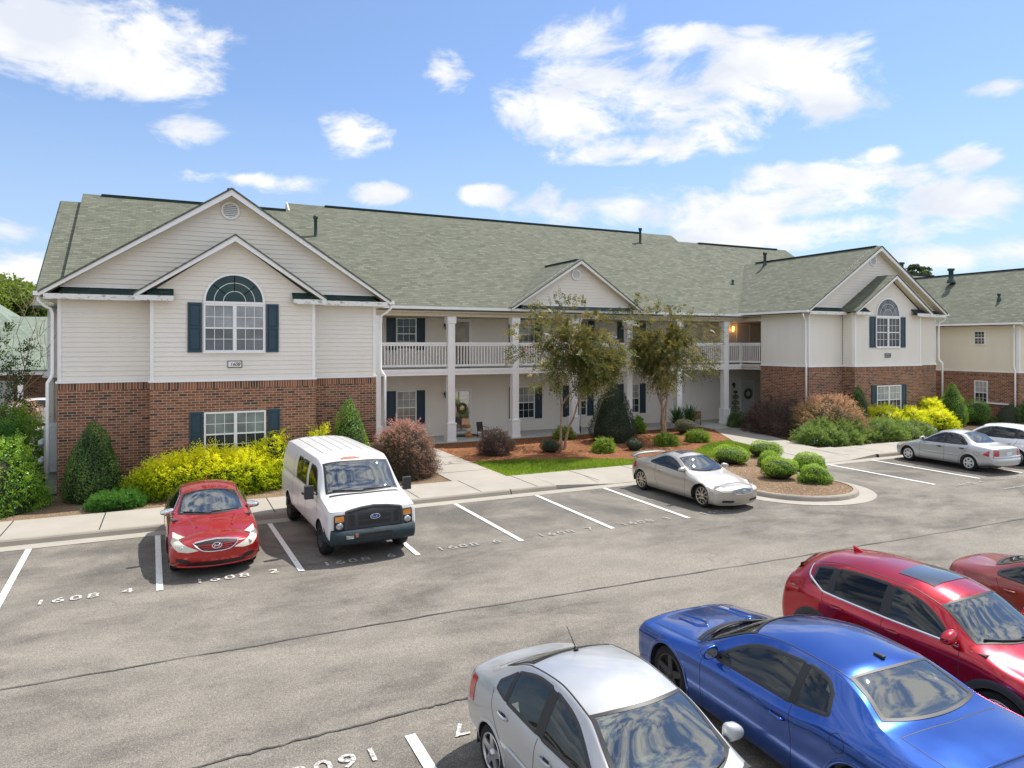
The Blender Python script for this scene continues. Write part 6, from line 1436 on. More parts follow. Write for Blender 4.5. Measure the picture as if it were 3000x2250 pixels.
make_vehicle('red_sedan', 'red mid-size sedan with chrome mirror caps parked nose out in front of the yellow hedge', 'car', sonata, (.73, 16.24, .012), R(91), .913, 'paint_red', 'cars parked at the far kerb', 1.1, 'multi', sonata_d, mirror='chrome')

# ---- white panel van
van = dict(L=5.5, x0=.22, x1=5.38, wheels=(.93, 4.43), rw=.37, ra=.44, rim=.58, tw=.24, fq=.35, rq=.2, fdep=[(.4, .10), (.7, .14), (1.0, .12), (1.12, .05), (1.16, 0)], rdep=[(.4, .05), (1.2, .1), (1.9, .06), (2.08, 0)],
 ym=[(.22, .985), (.8, 1.0), (5, 1.0), (5.38, .98)], zs=[(.22, .42), (1, .40), (5.38, .46)], zb=[(.22, 1.06), (.6, 1.14), (1.1, 1.22), (5.38, 1.24)], yb=[(.22, .935), (.7, .95), (1.5, .96), (5.38, .95)],
 zr=[(.22, 1.09), (.6, 1.19), (.95, 1.28), (1.62, 1.88), (2.0, 1.98), (5.0, 2.0), (5.38, 1.96)], yr=[(.22, .87), (.9, .87), (1.6, .80), (2.2, .82), (5.38, .80)], zt=[(.22, 1.16), (.5, 1.25), (.78, 1.32), (1.5, 1.95), (1.9, 2.08), (4.9, 2.11), (5.38, 2.06)],
 windscreen=W_(.80, .98, 1.47, 1.60, .95), rear_glass=None, seats=(2.1,), mirror=(1.25, 1.32), mbox=True, bulge=.045, crown=3.0,
 side_windows=[([(1.28, 1.30), (2.15, 1.30)], [(1.30, 1.33), (1.68, 1.80), (2.15, 1.82)]), ([(2.42, 1.30), (2.95, 1.30)], [(2.42, 1.82), (2.95, 1.82)], 'car_glass_dark'), ([(3.07, 1.30), (3.5, 1.30)], [(3.07, 1.82), (3.5, 1.82)], 'car_glass_dark')],
 seams=[[(1.22, 1.25), (1.2, .8), (1.45, .5)], [(2.35, 1.9), (2.38, 1.2), (2.36, .5)], [(3.2, 1.9), (3.2, 1.2), (3.2, .5)], [(3.9, 1.9), (3.9, 1.2), (3.88, .5)], [(5.2, 1.3), (2.4, 1.28), (1.2, 1.22)]], handles=[(2.2, 1.05), (2.56, 1.05)], handlem='plastic_black', rimm='steel_black')
def van_d(C, root, fin):
    g = MB(); C.patch(g, 'F', [(-.62, .70), (0, .70), (.62, .70)], [(-.60, 1.06), (-.3, 1.10), (0, 1.115), (.3, 1.10), (.60, 1.06)], 'bumper_black', .03, 20, 5); go = fin(g, 'grille')
    for z0, z1, y0, y1 in ((.76, .85, -.36, .36), (.88, .97, -.36, .36), (.76, 1.0, .44, .54), (.76, 1.0, -.54, -.44), (1.0, 1.05, -.36, .36)): h = MB(); C.patch(h, 'F', [(y0, z0), (y1, z0)], [(y0, z1), (y1, z1)], 'black', .034, 10, 2); fin(h, 'grille_slot', go)
    h = MB(); C.band(h, 'F', [(-.63, .70), (-.61, 1.05), (-.3, 1.10), (0, 1.12), (.3, 1.10), (.61, 1.05), (.63, .70)], .07, 'bumper_black', .034, n=50, th=.02); fin(h, 'grille_surround', go)
    for f in (1, -1):
        a, b_ = (.65, .86) if f > 0 else (-.86, -.65)
        h = MB(); C.patch(h, 'F', [(a, .68), (b_, .70)], [(a, .86), (b_, .86)], 'black', .02, 8, 4); h.sphere(tuple(C.pt('F', f*.755, .775, .02)), (.03, .085, .07), 'headlamp', 14, 10); o = fin(h, 'headlight'); h = MB(); C.band(h, 'F', [(a, .67), (b_, .69), (b_, .99), (a, 1.0)], .03, 'black', .022, closed=True, n=30, th=.006); fin(h, 'lamp_rim', o)
        h = MB(); C.patch(h, 'F', [(a, .88), (b_, .88)], [(a, .98), (b_, .97)], 'amber', .024, 8, 3); fin(h, 'turn_signal')
    bp = MB(); prof = [(.36, .02), (.42, .12), (.55, .17), (.66, .14), (.70, .03), (.38, -.02)]; n = 24; vs = []; fs = []
    for i in range(n+1):
        y = 1.0*math.sin(math.pi/2*(2*i/n-1)); q = abs(y)/1.0; xb = C.x0-.14*(1-q*q)**.4+(.42*max(0, q-.93)/.07)
        for z, d in prof: vs.append((xb-d*(.55+.45*(1-q**6)), y*1.0, z))
    k = len(prof)
    for i in range(n):
        for j in range(k): fs.append((i*k+j, (i+1)*k+j, (i+1)*k+(j+1) % k, i*k+(j+1) % k))
    bp.add(vs, fs, 'bumper_grey', True); bo = fin(bp, 'front_bumper'); xx = C.x0-.14-.155
    h = MB(); h.box(xx-.012, xx+.03, -.34, .34, .55, .62, 'black'); h.box(xx+.0, xx+.05, -.45, .45, .455, .49, 'black'); fin(h, 'bumper_slot', bo)
    h = MB(); h.box(xx-.008, xx+.03, .50, .66, .53, .59, 'headlamp'); h.box(xx-.008, xx+.03, .40, .46, .55, .62, 'rust'); fin(h, 'bumper_scuff', bo)
    h = MB(); h.poly([C.pt('F', y, z, .062) for y, z in [(.105*math.cos(t), .925+.045*math.sin(t)) for t in np.linspace(0, 2*math.pi, 30, endpoint=False)]], 'badge_blue'); bo2 = fin(h, 'badge'); oval_ring(C, fin, 'F', 0, .925, .108, .048, 'chrome', 'badge_ring', .007, .062)
    # the script name in the blue oval
    S_ = [[(.070, .905), (.062, .93), (.050, .948), (.03, .945)], [(.072, .928), (.045, .930)], [(.038, .915), (.030, .925), (.022, .915), (.030, .905), (.038, .915)], [(.012, .905), (.008, .925), (-.006, .925)], [(-.022, .905), (-.012, .915), (-.022, .928), (-.034, .915), (-.022, .905)], [(-.036, .948), (-.030, .925), (-.036, .905)]]
    strokes(C, fin, 'F', [[(a*1.12, .925+(z-.925)*1.1) for a, z in s] for s in S_], .066, .0042, 'chrome', 'badge_letter')
    for y in (-.6, -.36, -.12, .12, .36, .6): h = MB(); C.band(h, 'T', [(2.2, y), (3.6, y), (5.1, y)], .022, 'grey_paint', .002, n=30, th=.006); fin(h, 'roof_rib')
    h = MB(); rs = np.random.RandomState(2); P = [(1.56+.0*k, y) for k, y in enumerate(np.linspace(-.1, .35, 10))]; C.patch(h, 'T', [(1.545+.08*(y*y), y) for _, y in P], [(1.60+.05*rs.rand()+.02*math.sin(9*y), y) for _, y in P], 'rust', .004, 26, 3); fin(h, 'rust_patch')
    fr_ = MB(); C.band(fr_, 'T', [(.74+.16*y*y, y) for y in np.linspace(-.8, .8, 20)], .07, 'black', .004, n=30); fin(fr_, 'cowl')
simple('bumper_black', (.05, .052, .055), .7, spec=.3)
make_vehicle('panel_van', 'white full-size panel van with black grille, dark bumper and rust above the windscreen', 'van', van, (3.575, 16.37, .012), R(92.6), .92, 'paint_white', None, 1.1, 'steel', van_d, glass='car_glass')

# ---- champagne coupe
coupe = dict(L=4.63, x0=.38, x1=4.2, wheels=(.88, 3.71), rw=.335, ra=.37, rim=.76, tw=.23, fq=.5, rq=.42, fdep=[(.16, .28), (.4, .37), (.55, .38), (.66, .30), (.72, 0)], rdep=[(.2, .25), (.5, .36), (.85, .32), (1.0, 0)],
 ym=[(.38, .83), (.9, .895), (2, .90), (3.6, .91), (4.2, .80)], zs=[(.38, .15), (1, .17), (3.8, .18), (4.2, .24)], zb=[(.38, .58), (.9, .72), (1.5, .82), (2.5, .88), (3.4, .95), (4.2, .92)], yb=[(.5, .78), (1, .84), (2, .83), (3.2, .84), (4.2, .72)],
 zr=[(.5, .62), (1.0, .78), (1.45, .89), (1.75, 1.03), (2.3, 1.25), (2.7, 1.29), (3.1, 1.23), (3.7, 1.03), (4.2, .95)], yr=[(.5, .66), (1.2, .74), (1.7, .68), (2.3, .55), (3.0, .53), (3.7, .60), (4.2, .60)],
 zt=[(.5, .72), (.9, .84), (1.3, .92), (1.5, .98), (2.1, 1.32), (2.55, 1.38), (3.0, 1.34), (3.7, 1.08), (4.0, 1.03), (4.2, 1.0)], windscreen=W_(1.33, 1.62, 2.05, 2.2), rear_glass=W_(3.75, 3.6, 3.0, 2.95, .9), seats=(2.3, 3.0), mirror=(1.68, .96), msize=(.08, .125, .065),
 side_windows=[([(1.72, .90), (3.28, .99)], [(1.74, .92), (2.1, 1.12), (2.5, 1.235), (2.85, 1.23), (3.28, 1.02)])], dlo=[(1.62, .88), (3.34, .985), (2.95, 1.23), (2.55, 1.265), (2.2, 1.19)], seams=[[(1.55, .84), (1.5, .5), (1.55, .2)], [(2.95, .94), (2.95, .6), (2.8, .3), (2.78, .2)]], handles=[(2.72, .80)], rimm='alloy_warm')
def coupe_d(C, root, fin):
    for f in (1, -1):
        T = [(f*.40, .60), (f*.52, .65), (f*.62, .69), (f*.74, .70)]; B_ = [(f*.38, .55), (f*.5, .52), (f*.65, .53), (f*.78, .60)]
        if f < 0: T, B_ = T[::-1], B_[::-1]
        h = MB(); C.patch(h, 'F', B_, T, 'headlamp_haze', .008, 18, 8); o = fin(h, 'headlight'); h = MB(); C.band(h, 'F', B_+T[::-1], .01, 'dark', .009, closed=True, n=50); fin(h, 'lamp_rim', o)
        q = [(f*.30, .235), (f*.66, .25)]; t = [(f*.30, .30), (f*.64, .315)]
        if f < 0: q, t = q[::-1], t[::-1]
        h = MB(); C.patch(h, 'F', q, t, 'black', .006, 12, 4); fin(h, 'air_intake')
    g = MB(); T = [(-.36, .60), (0, .63), (.36, .60)]; B_ = [(-.32, .49), (0, .47), (.32, .49)]; C.patch(g, 'F', B_, T, 'black', .006, 24, 6); go = fin(g, 'grille'); hbars(C, fin, 'F', (.495, .52, .545, .57, .595), lambda z: .33, 'chrome', 'grille_bar', .013, .012, go)
    h = MB(); C.band(h, 'F', B_+T[::-1], .016, 'chrome', .012, closed=True, n=50, th=.008); fin(h, 'grille_trim', go)
    oval_ring(C, fin, 'F', 0, .55, .06, .035, 'chrome', 'badge', .006, .03); strokes(C, fin, 'F', [[(.032, .526), (0, .575), (-.032, .526)]], .03, .006, 'chrome', 'badge_letter')
    h = MB(); C.patch(h, 'T', [(2.32, -.33), (2.32, .33)], [(2.66, -.33), (2.66, .33)], 'black', .006, 12, 6); fin(h, 'sunroof')
    sp_ = MB(); vs = []; 
    for y in np.linspace(-.76, .76, 15): q = 1-(abs(y)/.76)**4; vs += [(4.22, y, .98+.10*q), (4.52-.10*(y/.76)**2, y, 1.04+.10*q), (4.50-.10*(y/.76)**2, y, 1.005+.10*q)]
    sp_.add(vs, [(3*i, 3*i+3, 3*i+4, 3*i+1) for i in range(14)]+[(3*i+1, 3*i+4, 3*i+5, 3*i+2) for i in range(14)]+[(3*i+2, 3*i+5, 3*i+3, 3*i) for i in range(14)], 'paint_champagne', True)
    for y in (-.55, .55): sp_.box(4.28, 4.38, y-.02, y+.02, .9, 1.07, 'paint_champagne')
    fin(sp_, 'spoiler')
    for K in ('L', 'R'): h = MB(); C.patch(h, K, [(4.02, .70), (4.19, .70)], [(4.06, .88), (4.19, .88)], 'tail_lamp', .006, 8, 4); fin(h, 'tail_light')
make_vehicle('coupe', 'champagne silver two door coupe with sunroof and rear spoiler beside the shrub island', 'car', coupe, (13.32, 15.82, .012), R(90.4), .898, 'paint_champagne', 'cars parked at the far kerb', 1.1, 'double', coupe_d)

# ---- silver small sedan seen from its rear quarter
SD = dict(L=4.5, x0=.45, x1=4.15, wheels=(.87, 3.41), rw=.30, ra=.345, rim=.68, tw=.19, fq=.5, rq=.3, fdep=[(.2, .32), (.45, .40), (.6, .36), (.72, 0)], rdep=[(.3, .28), (.5, .32), (.62, .22), (.9, .20), (.98, 0)],
 ym=[(.45, .80), (.9, .85), (3.4, .855), (4.15, .80)], zs=[(.45, .2), (1, .2), (3.6, .22), (4.15, .3)], zb=[(.45, .60), (.9, .74), (1.4, .84), (2.5, .89), (3.4, .93), (4.15, .90)], yb=[(.45, .74), (1, .79), (3, .80), (4.15, .72)],
 zr=[(.45, .64), (1.0, .80), (1.3, .88), (1.6, 1.03), (2.05, 1.27), (2.5, 1.35), (3.0, 1.31), (3.55, 1.02), (4.15, .94)], yr=[(.45, .62), (1.2, .70), (1.6, .66), (2.1, .55), (3.0, .54), (3.6, .62), (4.15, .60)],
 zt=[(.45, .72), (.8, .83), (1.15, .90), (1.35, .96), (1.95, 1.34), (2.45, 1.41), (2.95, 1.38), (3.55, 1.05), (3.8, 1.0), (4.15, .98)], windscreen=W_(1.2, 1.45, 1.88, 2.02), rear_glass=W_(3.62, 3.5, 2.98, 2.93, .9), seats=(2.15, 2.95), mirror=(1.52, .97),
 side_windows=[([(1.58, .92), (2.4, .93)], [(1.60, .95), (1.85, 1.12), (2.15, 1.26), (2.4, 1.31)]), ([(2.48, .935), (3.32, .965)], [(2.48, 1.31), (2.8, 1.30), (3.05, 1.22), (3.32, .985)])], dlo=[(1.5, .91), (2.4, .925), (3.38, .96), (3.0, 1.27), (2.5, 1.33), (2.1, 1.27)],
 seams=[[(1.42, .85), (1.4, .6), (1.42, .25)], [(2.44, .9), (2.45, .6), (2.44, .25)], [(3.42, .95), (3.25, .7), (3.05, .5), (3.0, .25)]], handles=[(2.25, .78), (3.15, .81)], handlem='dark', moulding=[[(1.5, .52), (2.4, .53)], [(2.5, .53), (3.02, .54)]], rimm='hubcap')
def sentra_d(C, root, fin):
    for f in (1, -1):
        T = [(f*.50, .86), (f*.64, .87), (f*.72, .85)]; B_ = [(f*.50, .64), (f*.64, .63), (f*.73, .64)]
        if f < 0: T, B_ = T[::-1], B_[::-1]
        h = MB(); C.patch(h, 'B', B_, T, 'tail_lamp', .008, 10, 5); fin(h, 'tail_light')
    for K in ('L', 'R'):
        h = MB(); C.patch(h, K, [(3.92, .66), (4.16, .63)], [(4.08, .80), (4.16, .84)], 'tail_lamp', .006, 10, 5); fin(h, 'tail_light'); h = MB(); C.patch(h, K, [(.46, .50), (.68, .55)], [(.46, .60), (.66, .66)], 'headlamp', .006, 10, 4); o = fin(h, 'headlight'); h = MB(); C.patch(h, K, [(.55, .55), (.68, .57)], [(.55, .62), (.66, .66)], 'amber', .009, 6, 3); fin(h, 'turn_signal', o)
        h = MB(); C.band(h, K, [(3.62, .74), (3.62, .60), (3.80, .60), (3.80, .74)], .008, 'black', .002, closed=True, n=30); fin(h, 'fuel_door')
    h = MB(); C.patch(h, 'B', [(-.16, .66), (.16, .66)], [(-.16, .80), (.16, .80)], 'plate', .01, 8, 3); fin(h, 'licence_plate')
    h = MB(); C.band(h, 'B', [(y, .60) for y in (-.74, -.4, 0, .4, .74)], .09, 'paint_silver', .005, n=24, th=.03); fin(h, 'rear_bumper')
make_vehicle('silver_sedan', 'silver four door sedan parked nose in by the flower bed at right', 'car', SD, (25.25, 15.75, .012), R(-93.5), .905, 'paint_silver', 'cars parked at the far kerb', 1.0, 'cap', sentra_d)
# ---- white hatchback half hidden behind it
HB = dict(SD, L=4.5, zt=[(.45, .78), (.8, .92), (1.1, 1.0), (1.3, 1.08), (2.0, 1.47), (2.6, 1.52), (3.4, 1.49), (3.9, 1.38), (4.15, 1.15)], zr=[(.45, .70), (1.0, .88), (1.3, .98), (2.05, 1.38), (2.6, 1.45), (3.4, 1.41), (3.9, 1.28), (4.15, 1.08)], zb=[(.45, .66), (.9, .82), (1.4, .93), (3.4, 1.0), (4.15, 1.0)],
 yr=[(.45, .62), (1.2, .70), (1.6, .66), (2.1, .58), (3.4, .58), (4.15, .60)], rear_glass=None, rdep=[(.3, .28), (.6, .32), (1.0, .22), (1.15, 0)], moulding=None, mirror=(1.5, 1.06), handlem='paint_pearl', rw=.32, ra=.37,
 side_windows=[([(1.58, 1.0), (2.4, 1.02)], [(1.60, 1.03), (2.0, 1.3), (2.4, 1.40)]), ([(2.48, 1.02), (3.3, 1.04)], [(2.48, 1.41), (3.3, 1.38)]), ([(3.36, 1.05), (3.85, 1.08)], [(3.36, 1.37), (3.85, 1.2)])], dlo=[(1.5, .99), (2.4, 1.01), (3.9, 1.07), (3.6, 1.36), (2.5, 1.43), (2.0, 1.34)], seams=SD['seams'], rimm='alloy')
make_vehicle('white_hatchback', 'white hatchback partly hidden behind the silver sedan at the right frame edge', 'car', HB, (27.75, 15.65, .012), R(-91), .92, 'paint_pearl', 'cars parked at the far kerb', .9, 'five')
make_vehicle('white_hatchback', 'small white hatchback far away on the left in front of the green roofed house', 'car', dict(HB, L=4.46), (-6.7, 45.2, .01), R(0), .95, 'paint_pearl', None, .6, 'five')

# ---- silver small sedan in the foreground
AC = dict(L=4.28, x0=.44, x1=3.92, wheels=(.83, 3.33), rw=.30, ra=.34, rim=.70, tw=.19, fq=.5, rq=.42, fdep=[(.2, .36), (.45, .42), (.62, .36), (.76, 0)], rdep=[(.3, .27), (.5, .34), (.8, .26), (1.02, .12), (1.07, 0)],
 ym=[(.48, .79), (.9, .84), (3.3, .85), (3.92, .80)], zs=[(.48, .2), (1, .21), (3.5, .22), (3.92, .28)], zb=[(.48, .64), (.8, .76), (1.2, .86), (2.2, .92), (3.2, .97), (3.92, .95)], yb=[(.48, .74), (.9, .79), (3, .80), (3.92, .72)],
 zr=[(.48, .68), (.8, .80), (1.12, .91), (1.4, 1.09), (1.85, 1.33), (2.4, 1.415), (2.9, 1.37), (3.3, 1.22), (3.65, 1.07), (3.92, 1.0)], yr=[(.48, .62), (1.1, .69), (1.5, .64), (1.9, .565), (2.5, .55), (3.0, .56), (3.6, .62), (3.92, .60)],
 zt=[(.48, .76), (.75, .87), (1.0, .94), (1.2, 1.02), (1.75, 1.40), (2.3, 1.47), (2.85, 1.44), (3.1, 1.37), (3.55, 1.14), (3.75, 1.09), (3.92, 1.07)], windscreen=W_(1.0, 1.28, 1.70, 1.84, .95), rear_glass=W_(3.55, 3.42, 2.97, 2.92, .9), seats=(2.05, 2.9), mirror=(1.42, .99), msize=(.085, .11, .08),
 side_windows=[([(1.45, .945), (2.30, .955)], [(1.48, .98), (1.75, 1.17), (2.0, 1.29), (2.30, 1.35)]), ([(2.40, .965), (3.02, .995)], [(2.40, 1.36), (2.7, 1.355), (3.02, 1.27)]), ([(3.06, 1.0), (3.30, 1.03)], [(3.06, 1.25), (3.30, 1.09)])], dlo=[(1.36, .93), (2.35, .94), (3.36, 1.02), (3.22, 1.20), (2.9, 1.34), (2.4, 1.385), (1.95, 1.31)],
 seams=[[(1.36, .9), (1.32, .6), (1.4, .25)], [(2.36, .93), (2.38, .6), (2.36, .25)], [(3.36, 1.0), (3.25, .75), (3.0, .5), (2.96, .25)]], handles=[(2.15, .82), (3.02, .86)], moulding=[[(1.5, .54), (2.3, .56)], [(2.42, .56), (2.9, .58)]], rimm='alloy', wsm='windscreen')
def accent_d(C, root, fin):
    for K in ('L', 'R'):
        h = MB(); C.patch(h, K, [(3.80, .66), (3.925, .66)], [(3.79, .93), (3.925, .94)], 'tail_lamp', .006, 8, 6); fin(h, 'tail_light'); h = MB(); C.band(h, 'T', [(1.25, .66 if K == 'L' else -.66), (1.75, .555 if K == 'L' else -.555), (2.3, .53 if K == 'L' else -.53), (2.9, .54 if K == 'L' else -.54), (3.4, .57 if K == 'L' else -.57)], .018, 'black', .004, n=40); fin(h, 'roof_gutter')
    for f in (1, -1):
        T = [(f*.5, .93), (f*.72, .93)]; B_ = [(f*.56, .66), (f*.76, .66)]
        if f < 0: T, B_ = T[::-1], B_[::-1]
        h = MB(); C.patch(h, 'B', B_, T, 'tail_lamp', .006, 8, 5); fin(h, 'tail_light')
        T = [(f*.36, .66), (f*.66, .72)]; B_ = [(f*.34, .56), (f*.7, .60)]
        if f < 0: T, B_ = T[::-1], B_[::-1]
        h = MB(); C.patch(h, 'F', B_, T, 'headlamp', .008, 12, 5); fin(h, 'headlight')
    h = MB(); C.patch(h, 'F', [(-.3, .56), (.3, .56)], [(-.32, .64), (.32, .64)], 'black', .008, 12, 3); fin(h, 'grille')
    a = MB(); p = C.pt('T', 2.86, 0, 0); a.tube([p, p+np.array([.04, 0, .02])], [.03, .018], 'black', 8); a.tube([p+np.array([.0, 0, .015]), p+np.array([.20, 0, .21])], [.007, .004], 'black', 6); fin(a, 'antenna')
    h = MB(); C.band(h, 'T', [(1.74, 0)]+[(1.74, 0)], .01, 'black', .001, n=2) if False else None
    h = MB(); C.band(h, 'T', [(2.93, y) for y in np.linspace(-.5, .5, 9)], .02, 'black', .003, n=20); fin(h, 'roof_seam')
    h = MB(); C.band(h, 'T', [(3.62, -.56), (3.6, 0), (3.62, .56)], .012, 'black', .002, n=20); fin(h, 'boot_gap')
make_vehicle('silver_sedan', 'silver small sedan with roof antenna in the foreground', 'car', AC, (3.62, 5.30, .012), R(92.8), .889, 'paint_silver_blue', 'cars parked in the foreground row', 1.6, 'five', accent_d)

# ---- blue muscle coupe, nose away from the viewer
CH = dict(L=5.02, x0=.38, x1=4.75, wheels=(.98, 3.93), rw=.36, ra=.41, rim=.72, tw=.25, fq=.22, rq=.2, fdep=[(.2, .18), (.45, .28), (.7, .26), (.84, .16), (.90, 0)], rdep=[(.3, .2), (.7, .24), (1.0, .1), (1.06, 0)],
 ym=[(.38, .90), (.9, .945), (2.2, .93), (3.2, .945), (3.9, .96), (4.75, .90)], zs=[(.38, .2), (1, .2), (4, .22), (4.75, .28)], zb=[(.38, .76), (.9, .83), (1.5, .88), (2.6, .91), (3.1, .93), (3.5, 1.0), (4.2, 1.04), (4.75, 1.0)], yb=[(.38, .84), (1, .88), (1.6, .87), (2.8, .86), (3.6, .89), (4.2, .88), (4.75, .84)],
 zr=[(.38, .80), (1.0, .87), (1.4, .92), (1.7, 1.06), (2.3, 1.32), (2.8, 1.38), (3.35, 1.36), (3.7, 1.26), (4.05, 1.11), (4.75, 1.03)], yr=[(.38, .74), (1.4, .78), (1.8, .72), (2.3, .60), (3.3, .58), (3.7, .64), (4.1, .74), (4.75, .74)],
 zt=[(.38, .88), (.9, .95), (1.2, .975), (1.42, 1.03), (2.15, 1.38), (2.75, 1.45), (3.4, 1.42), (3.62, 1.36), (4.08, 1.14), (4.4, 1.12), (4.75, 1.08)], crown=2.6, crease=.02,
 windscreen=W_(1.25, 1.58, 2.08, 2.24, .95), rear_glass=W_(4.08, 3.92, 3.55, 3.50, .9), seats=(2.55, 3.2), mirror=(1.85, .98), msize=(.085, .115, .075),
 side_windows=[([(1.85, .925), (3.02, .945)], [(1.88, .97), (2.15, 1.16), (2.45, 1.275), (3.02, 1.31)]), ([(3.08, .955), (3.52, 1.04)], [(3.08, 1.31), (3.34, 1.29), (3.46, 1.20)])], dlo=[(1.74, .91), (3.05, .93), (3.58, 1.03), (3.42, 1.30), (2.9, 1.335), (2.4, 1.30)],
 seams=[[(1.66, .87), (1.64, .6), (1.68, .25)], [(3.05, .97), (3.10, .7), (3.12, .5), (3.08, .25)]], handles=[(2.92, .77)], rimm='steel_black')  # black rims: the wheel arch shade is put into their colour
def chall_d(C, root, fin):
    for K in ('L', 'R'):
        s_ = 1 if K == 'L' else -1
        h = MB(); P = [(3.70+.085*math.cos(t), .88+.085*math.sin(t)) for t in np.linspace(0, 2*math.pi, 26, endpoint=False)]; C.band(h, K, P, .008, 'black', .003, closed=True); fin(h, 'fuel_door')
        h = MB(); C.band(h, 'T', [(1.95, s_*.60), (2.4, s_*.575), (3.3, s_*.56), (3.55, s_*.56)], .014, 'black', .003, n=40); fin(h, 'roof_gutter')
        h = MB(); C.band(h, 'T', [(.50, s_*.30), (.98, s_*.28), (1.10, s_*.36), (.98, s_*.45), (.60, s_*.44)], .05, 'paint_blue', .0, n=40, th=.016); C.patch(h, 'T', [(.99, s_*.33), (1.05, s_*.33)], [(.98, s_*.41), (1.04, s_*.41)], 'dark', .004, 4, 3); fin(h, 'bonnet_scoop')
        h = MB(); C.band(h, 'T', [(.42, s_*.72), (1.0, s_*.74), (1.45, s_*.76)], .01, 'black', .002, n=24); fin(h, 'bonnet_gap')
    h = MB(); C.patch(h, 'T', [(1.16+.32*y*y, y) for y in np.linspace(-.72, .72, 9)], [(1.25+.32*y*y, y) for y in np.linspace(-.72, .72, 9)], 'black', .004, 24, 2); fin(h, 'cowl')
    h = MB(); p = C.pt('T', 3.40, 0, 0); h.box(p[0]-.06, p[0]+.06, -.025, .025, p[2]-.005, p[2]+.028, 'black'); fin(h, 'antenna', bevel=.01)
    g = MB(); C.patch(g, 'F', [(-.72, .56), (.72, .56)], [(-.72, .72), (.72, .72)], 'black', .006, 16, 4); fin(g, 'grille'); g = MB(); C.patch(g, 'B', [(-.74, .74), (.74, .74)], [(-.74, .88), (.74, .88)], 'tail_lamp', .006, 16, 4); fin(g, 'tail_light')
    h = MB(); C.band(h, 'T', [(4.16, -.66), (4.2, 0), (4.16, .66)], .012, 'black', .002, n=20); C.band(h, 'T', [(4.16, -.66), (4.7, -.66)], .01, 'black', .002, n=16); C.band(h, 'T', [(4.16, .66), (4.7, .66)], .01, 'black', .002, n=16); fin(h, 'boot_gap')
make_vehicle('blue_coupe', 'metallic blue muscle coupe in the foreground with its rear window towards the viewer', 'car', CH, (6.15, 5.34, .012), R(-92.4), .915, 'paint_blue', 'cars parked in the foreground row', 1.5, 'five', chall_d)

# ---- crimson crossover
CX_ = dict(L=4.55, x0=.46, x1=4.22, wheels=(.93, 3.63), rw=.35, ra=.40, rim=.72, tw=.22, clad=.055, sillblack=1, fq=.45, rq=.36, fdep=[(.2, .36), (.5, .44), (.75, .40), (.92, .25), (.98, 0)], rdep=[(.3, .26), (.6, .30), (.95, .22), (1.15, .12), (1.3, .04), (1.4, 0)],
 ym=[(.5, .86), (.9, .915), (3.5, .92), (4.22, .84)], zs=[(.5, .24), (1, .26), (4.22, .32)], zb=[(.5, .82), (.9, .95), (1.3, 1.02), (2.4, 1.07), (3.6, 1.13), (4.22, 1.12)], yb=[(.5, .80), (1, .85), (3, .86), (3.8, .83), (4.22, .74)],
 zr=[(.5, .88), (1.0, 1.02), (1.25, 1.10), (1.8, 1.42), (2.3, 1.54), (3.2, 1.55), (3.7, 1.47), (4.0, 1.34), (4.22, 1.20)], yr=[(.5, .70), (1.1, .74), (1.8, .63), (2.4, .61), (3.6, .60), (4.22, .62)],
 zt=[(.5, .98), (.8, 1.07), (1.05, 1.12), (1.2, 1.19), (1.75, 1.56), (2.3, 1.66), (3.0, 1.67), (3.6, 1.63), (4.0, 1.52), (4.22, 1.36)], crown=2.6,
 windscreen=W_(1.05, 1.3, 1.66, 1.80, .95), rear_glass=None, seats=(2.15, 3.05), mirror=(1.50, 1.14), msize=(.09, .125, .085),
 side_windows=[([(1.52, 1.09), (2.42, 1.105)], [(1.54, 1.12), (1.8, 1.32), (2.05, 1.44), (2.42, 1.50)]), ([(2.52, 1.11), (3.34, 1.145)], [(2.52, 1.505), (3.0, 1.51), (3.34, 1.485)], 'car_glass_dark'), ([(3.42, 1.15), (3.74, 1.20)], [(3.42, 1.475), (3.74, 1.42)], 'car_glass_dark')], dlo=[(1.42, 1.075), (2.45, 1.09), (3.5, 1.135), (3.86, 1.30), (3.84, 1.42), (3.4, 1.51), (2.6, 1.535), (2.0, 1.47)], beltchrome=[(1.42, 1.072), (2.45, 1.088), (3.5, 1.13), (3.84, 1.28), (3.88, 1.42)],
 seams=[[(1.40, 1.02), (1.36, .7), (1.45, .32)], [(2.47, 1.08), (2.5, .7), (2.47, .32)], [(3.5, 1.12), (3.45, .9), (3.2, .65), (3.15, .34)]], handles=[(2.3, .95), (3.2, .98)], rimm='alloy', wsm='windscreen')
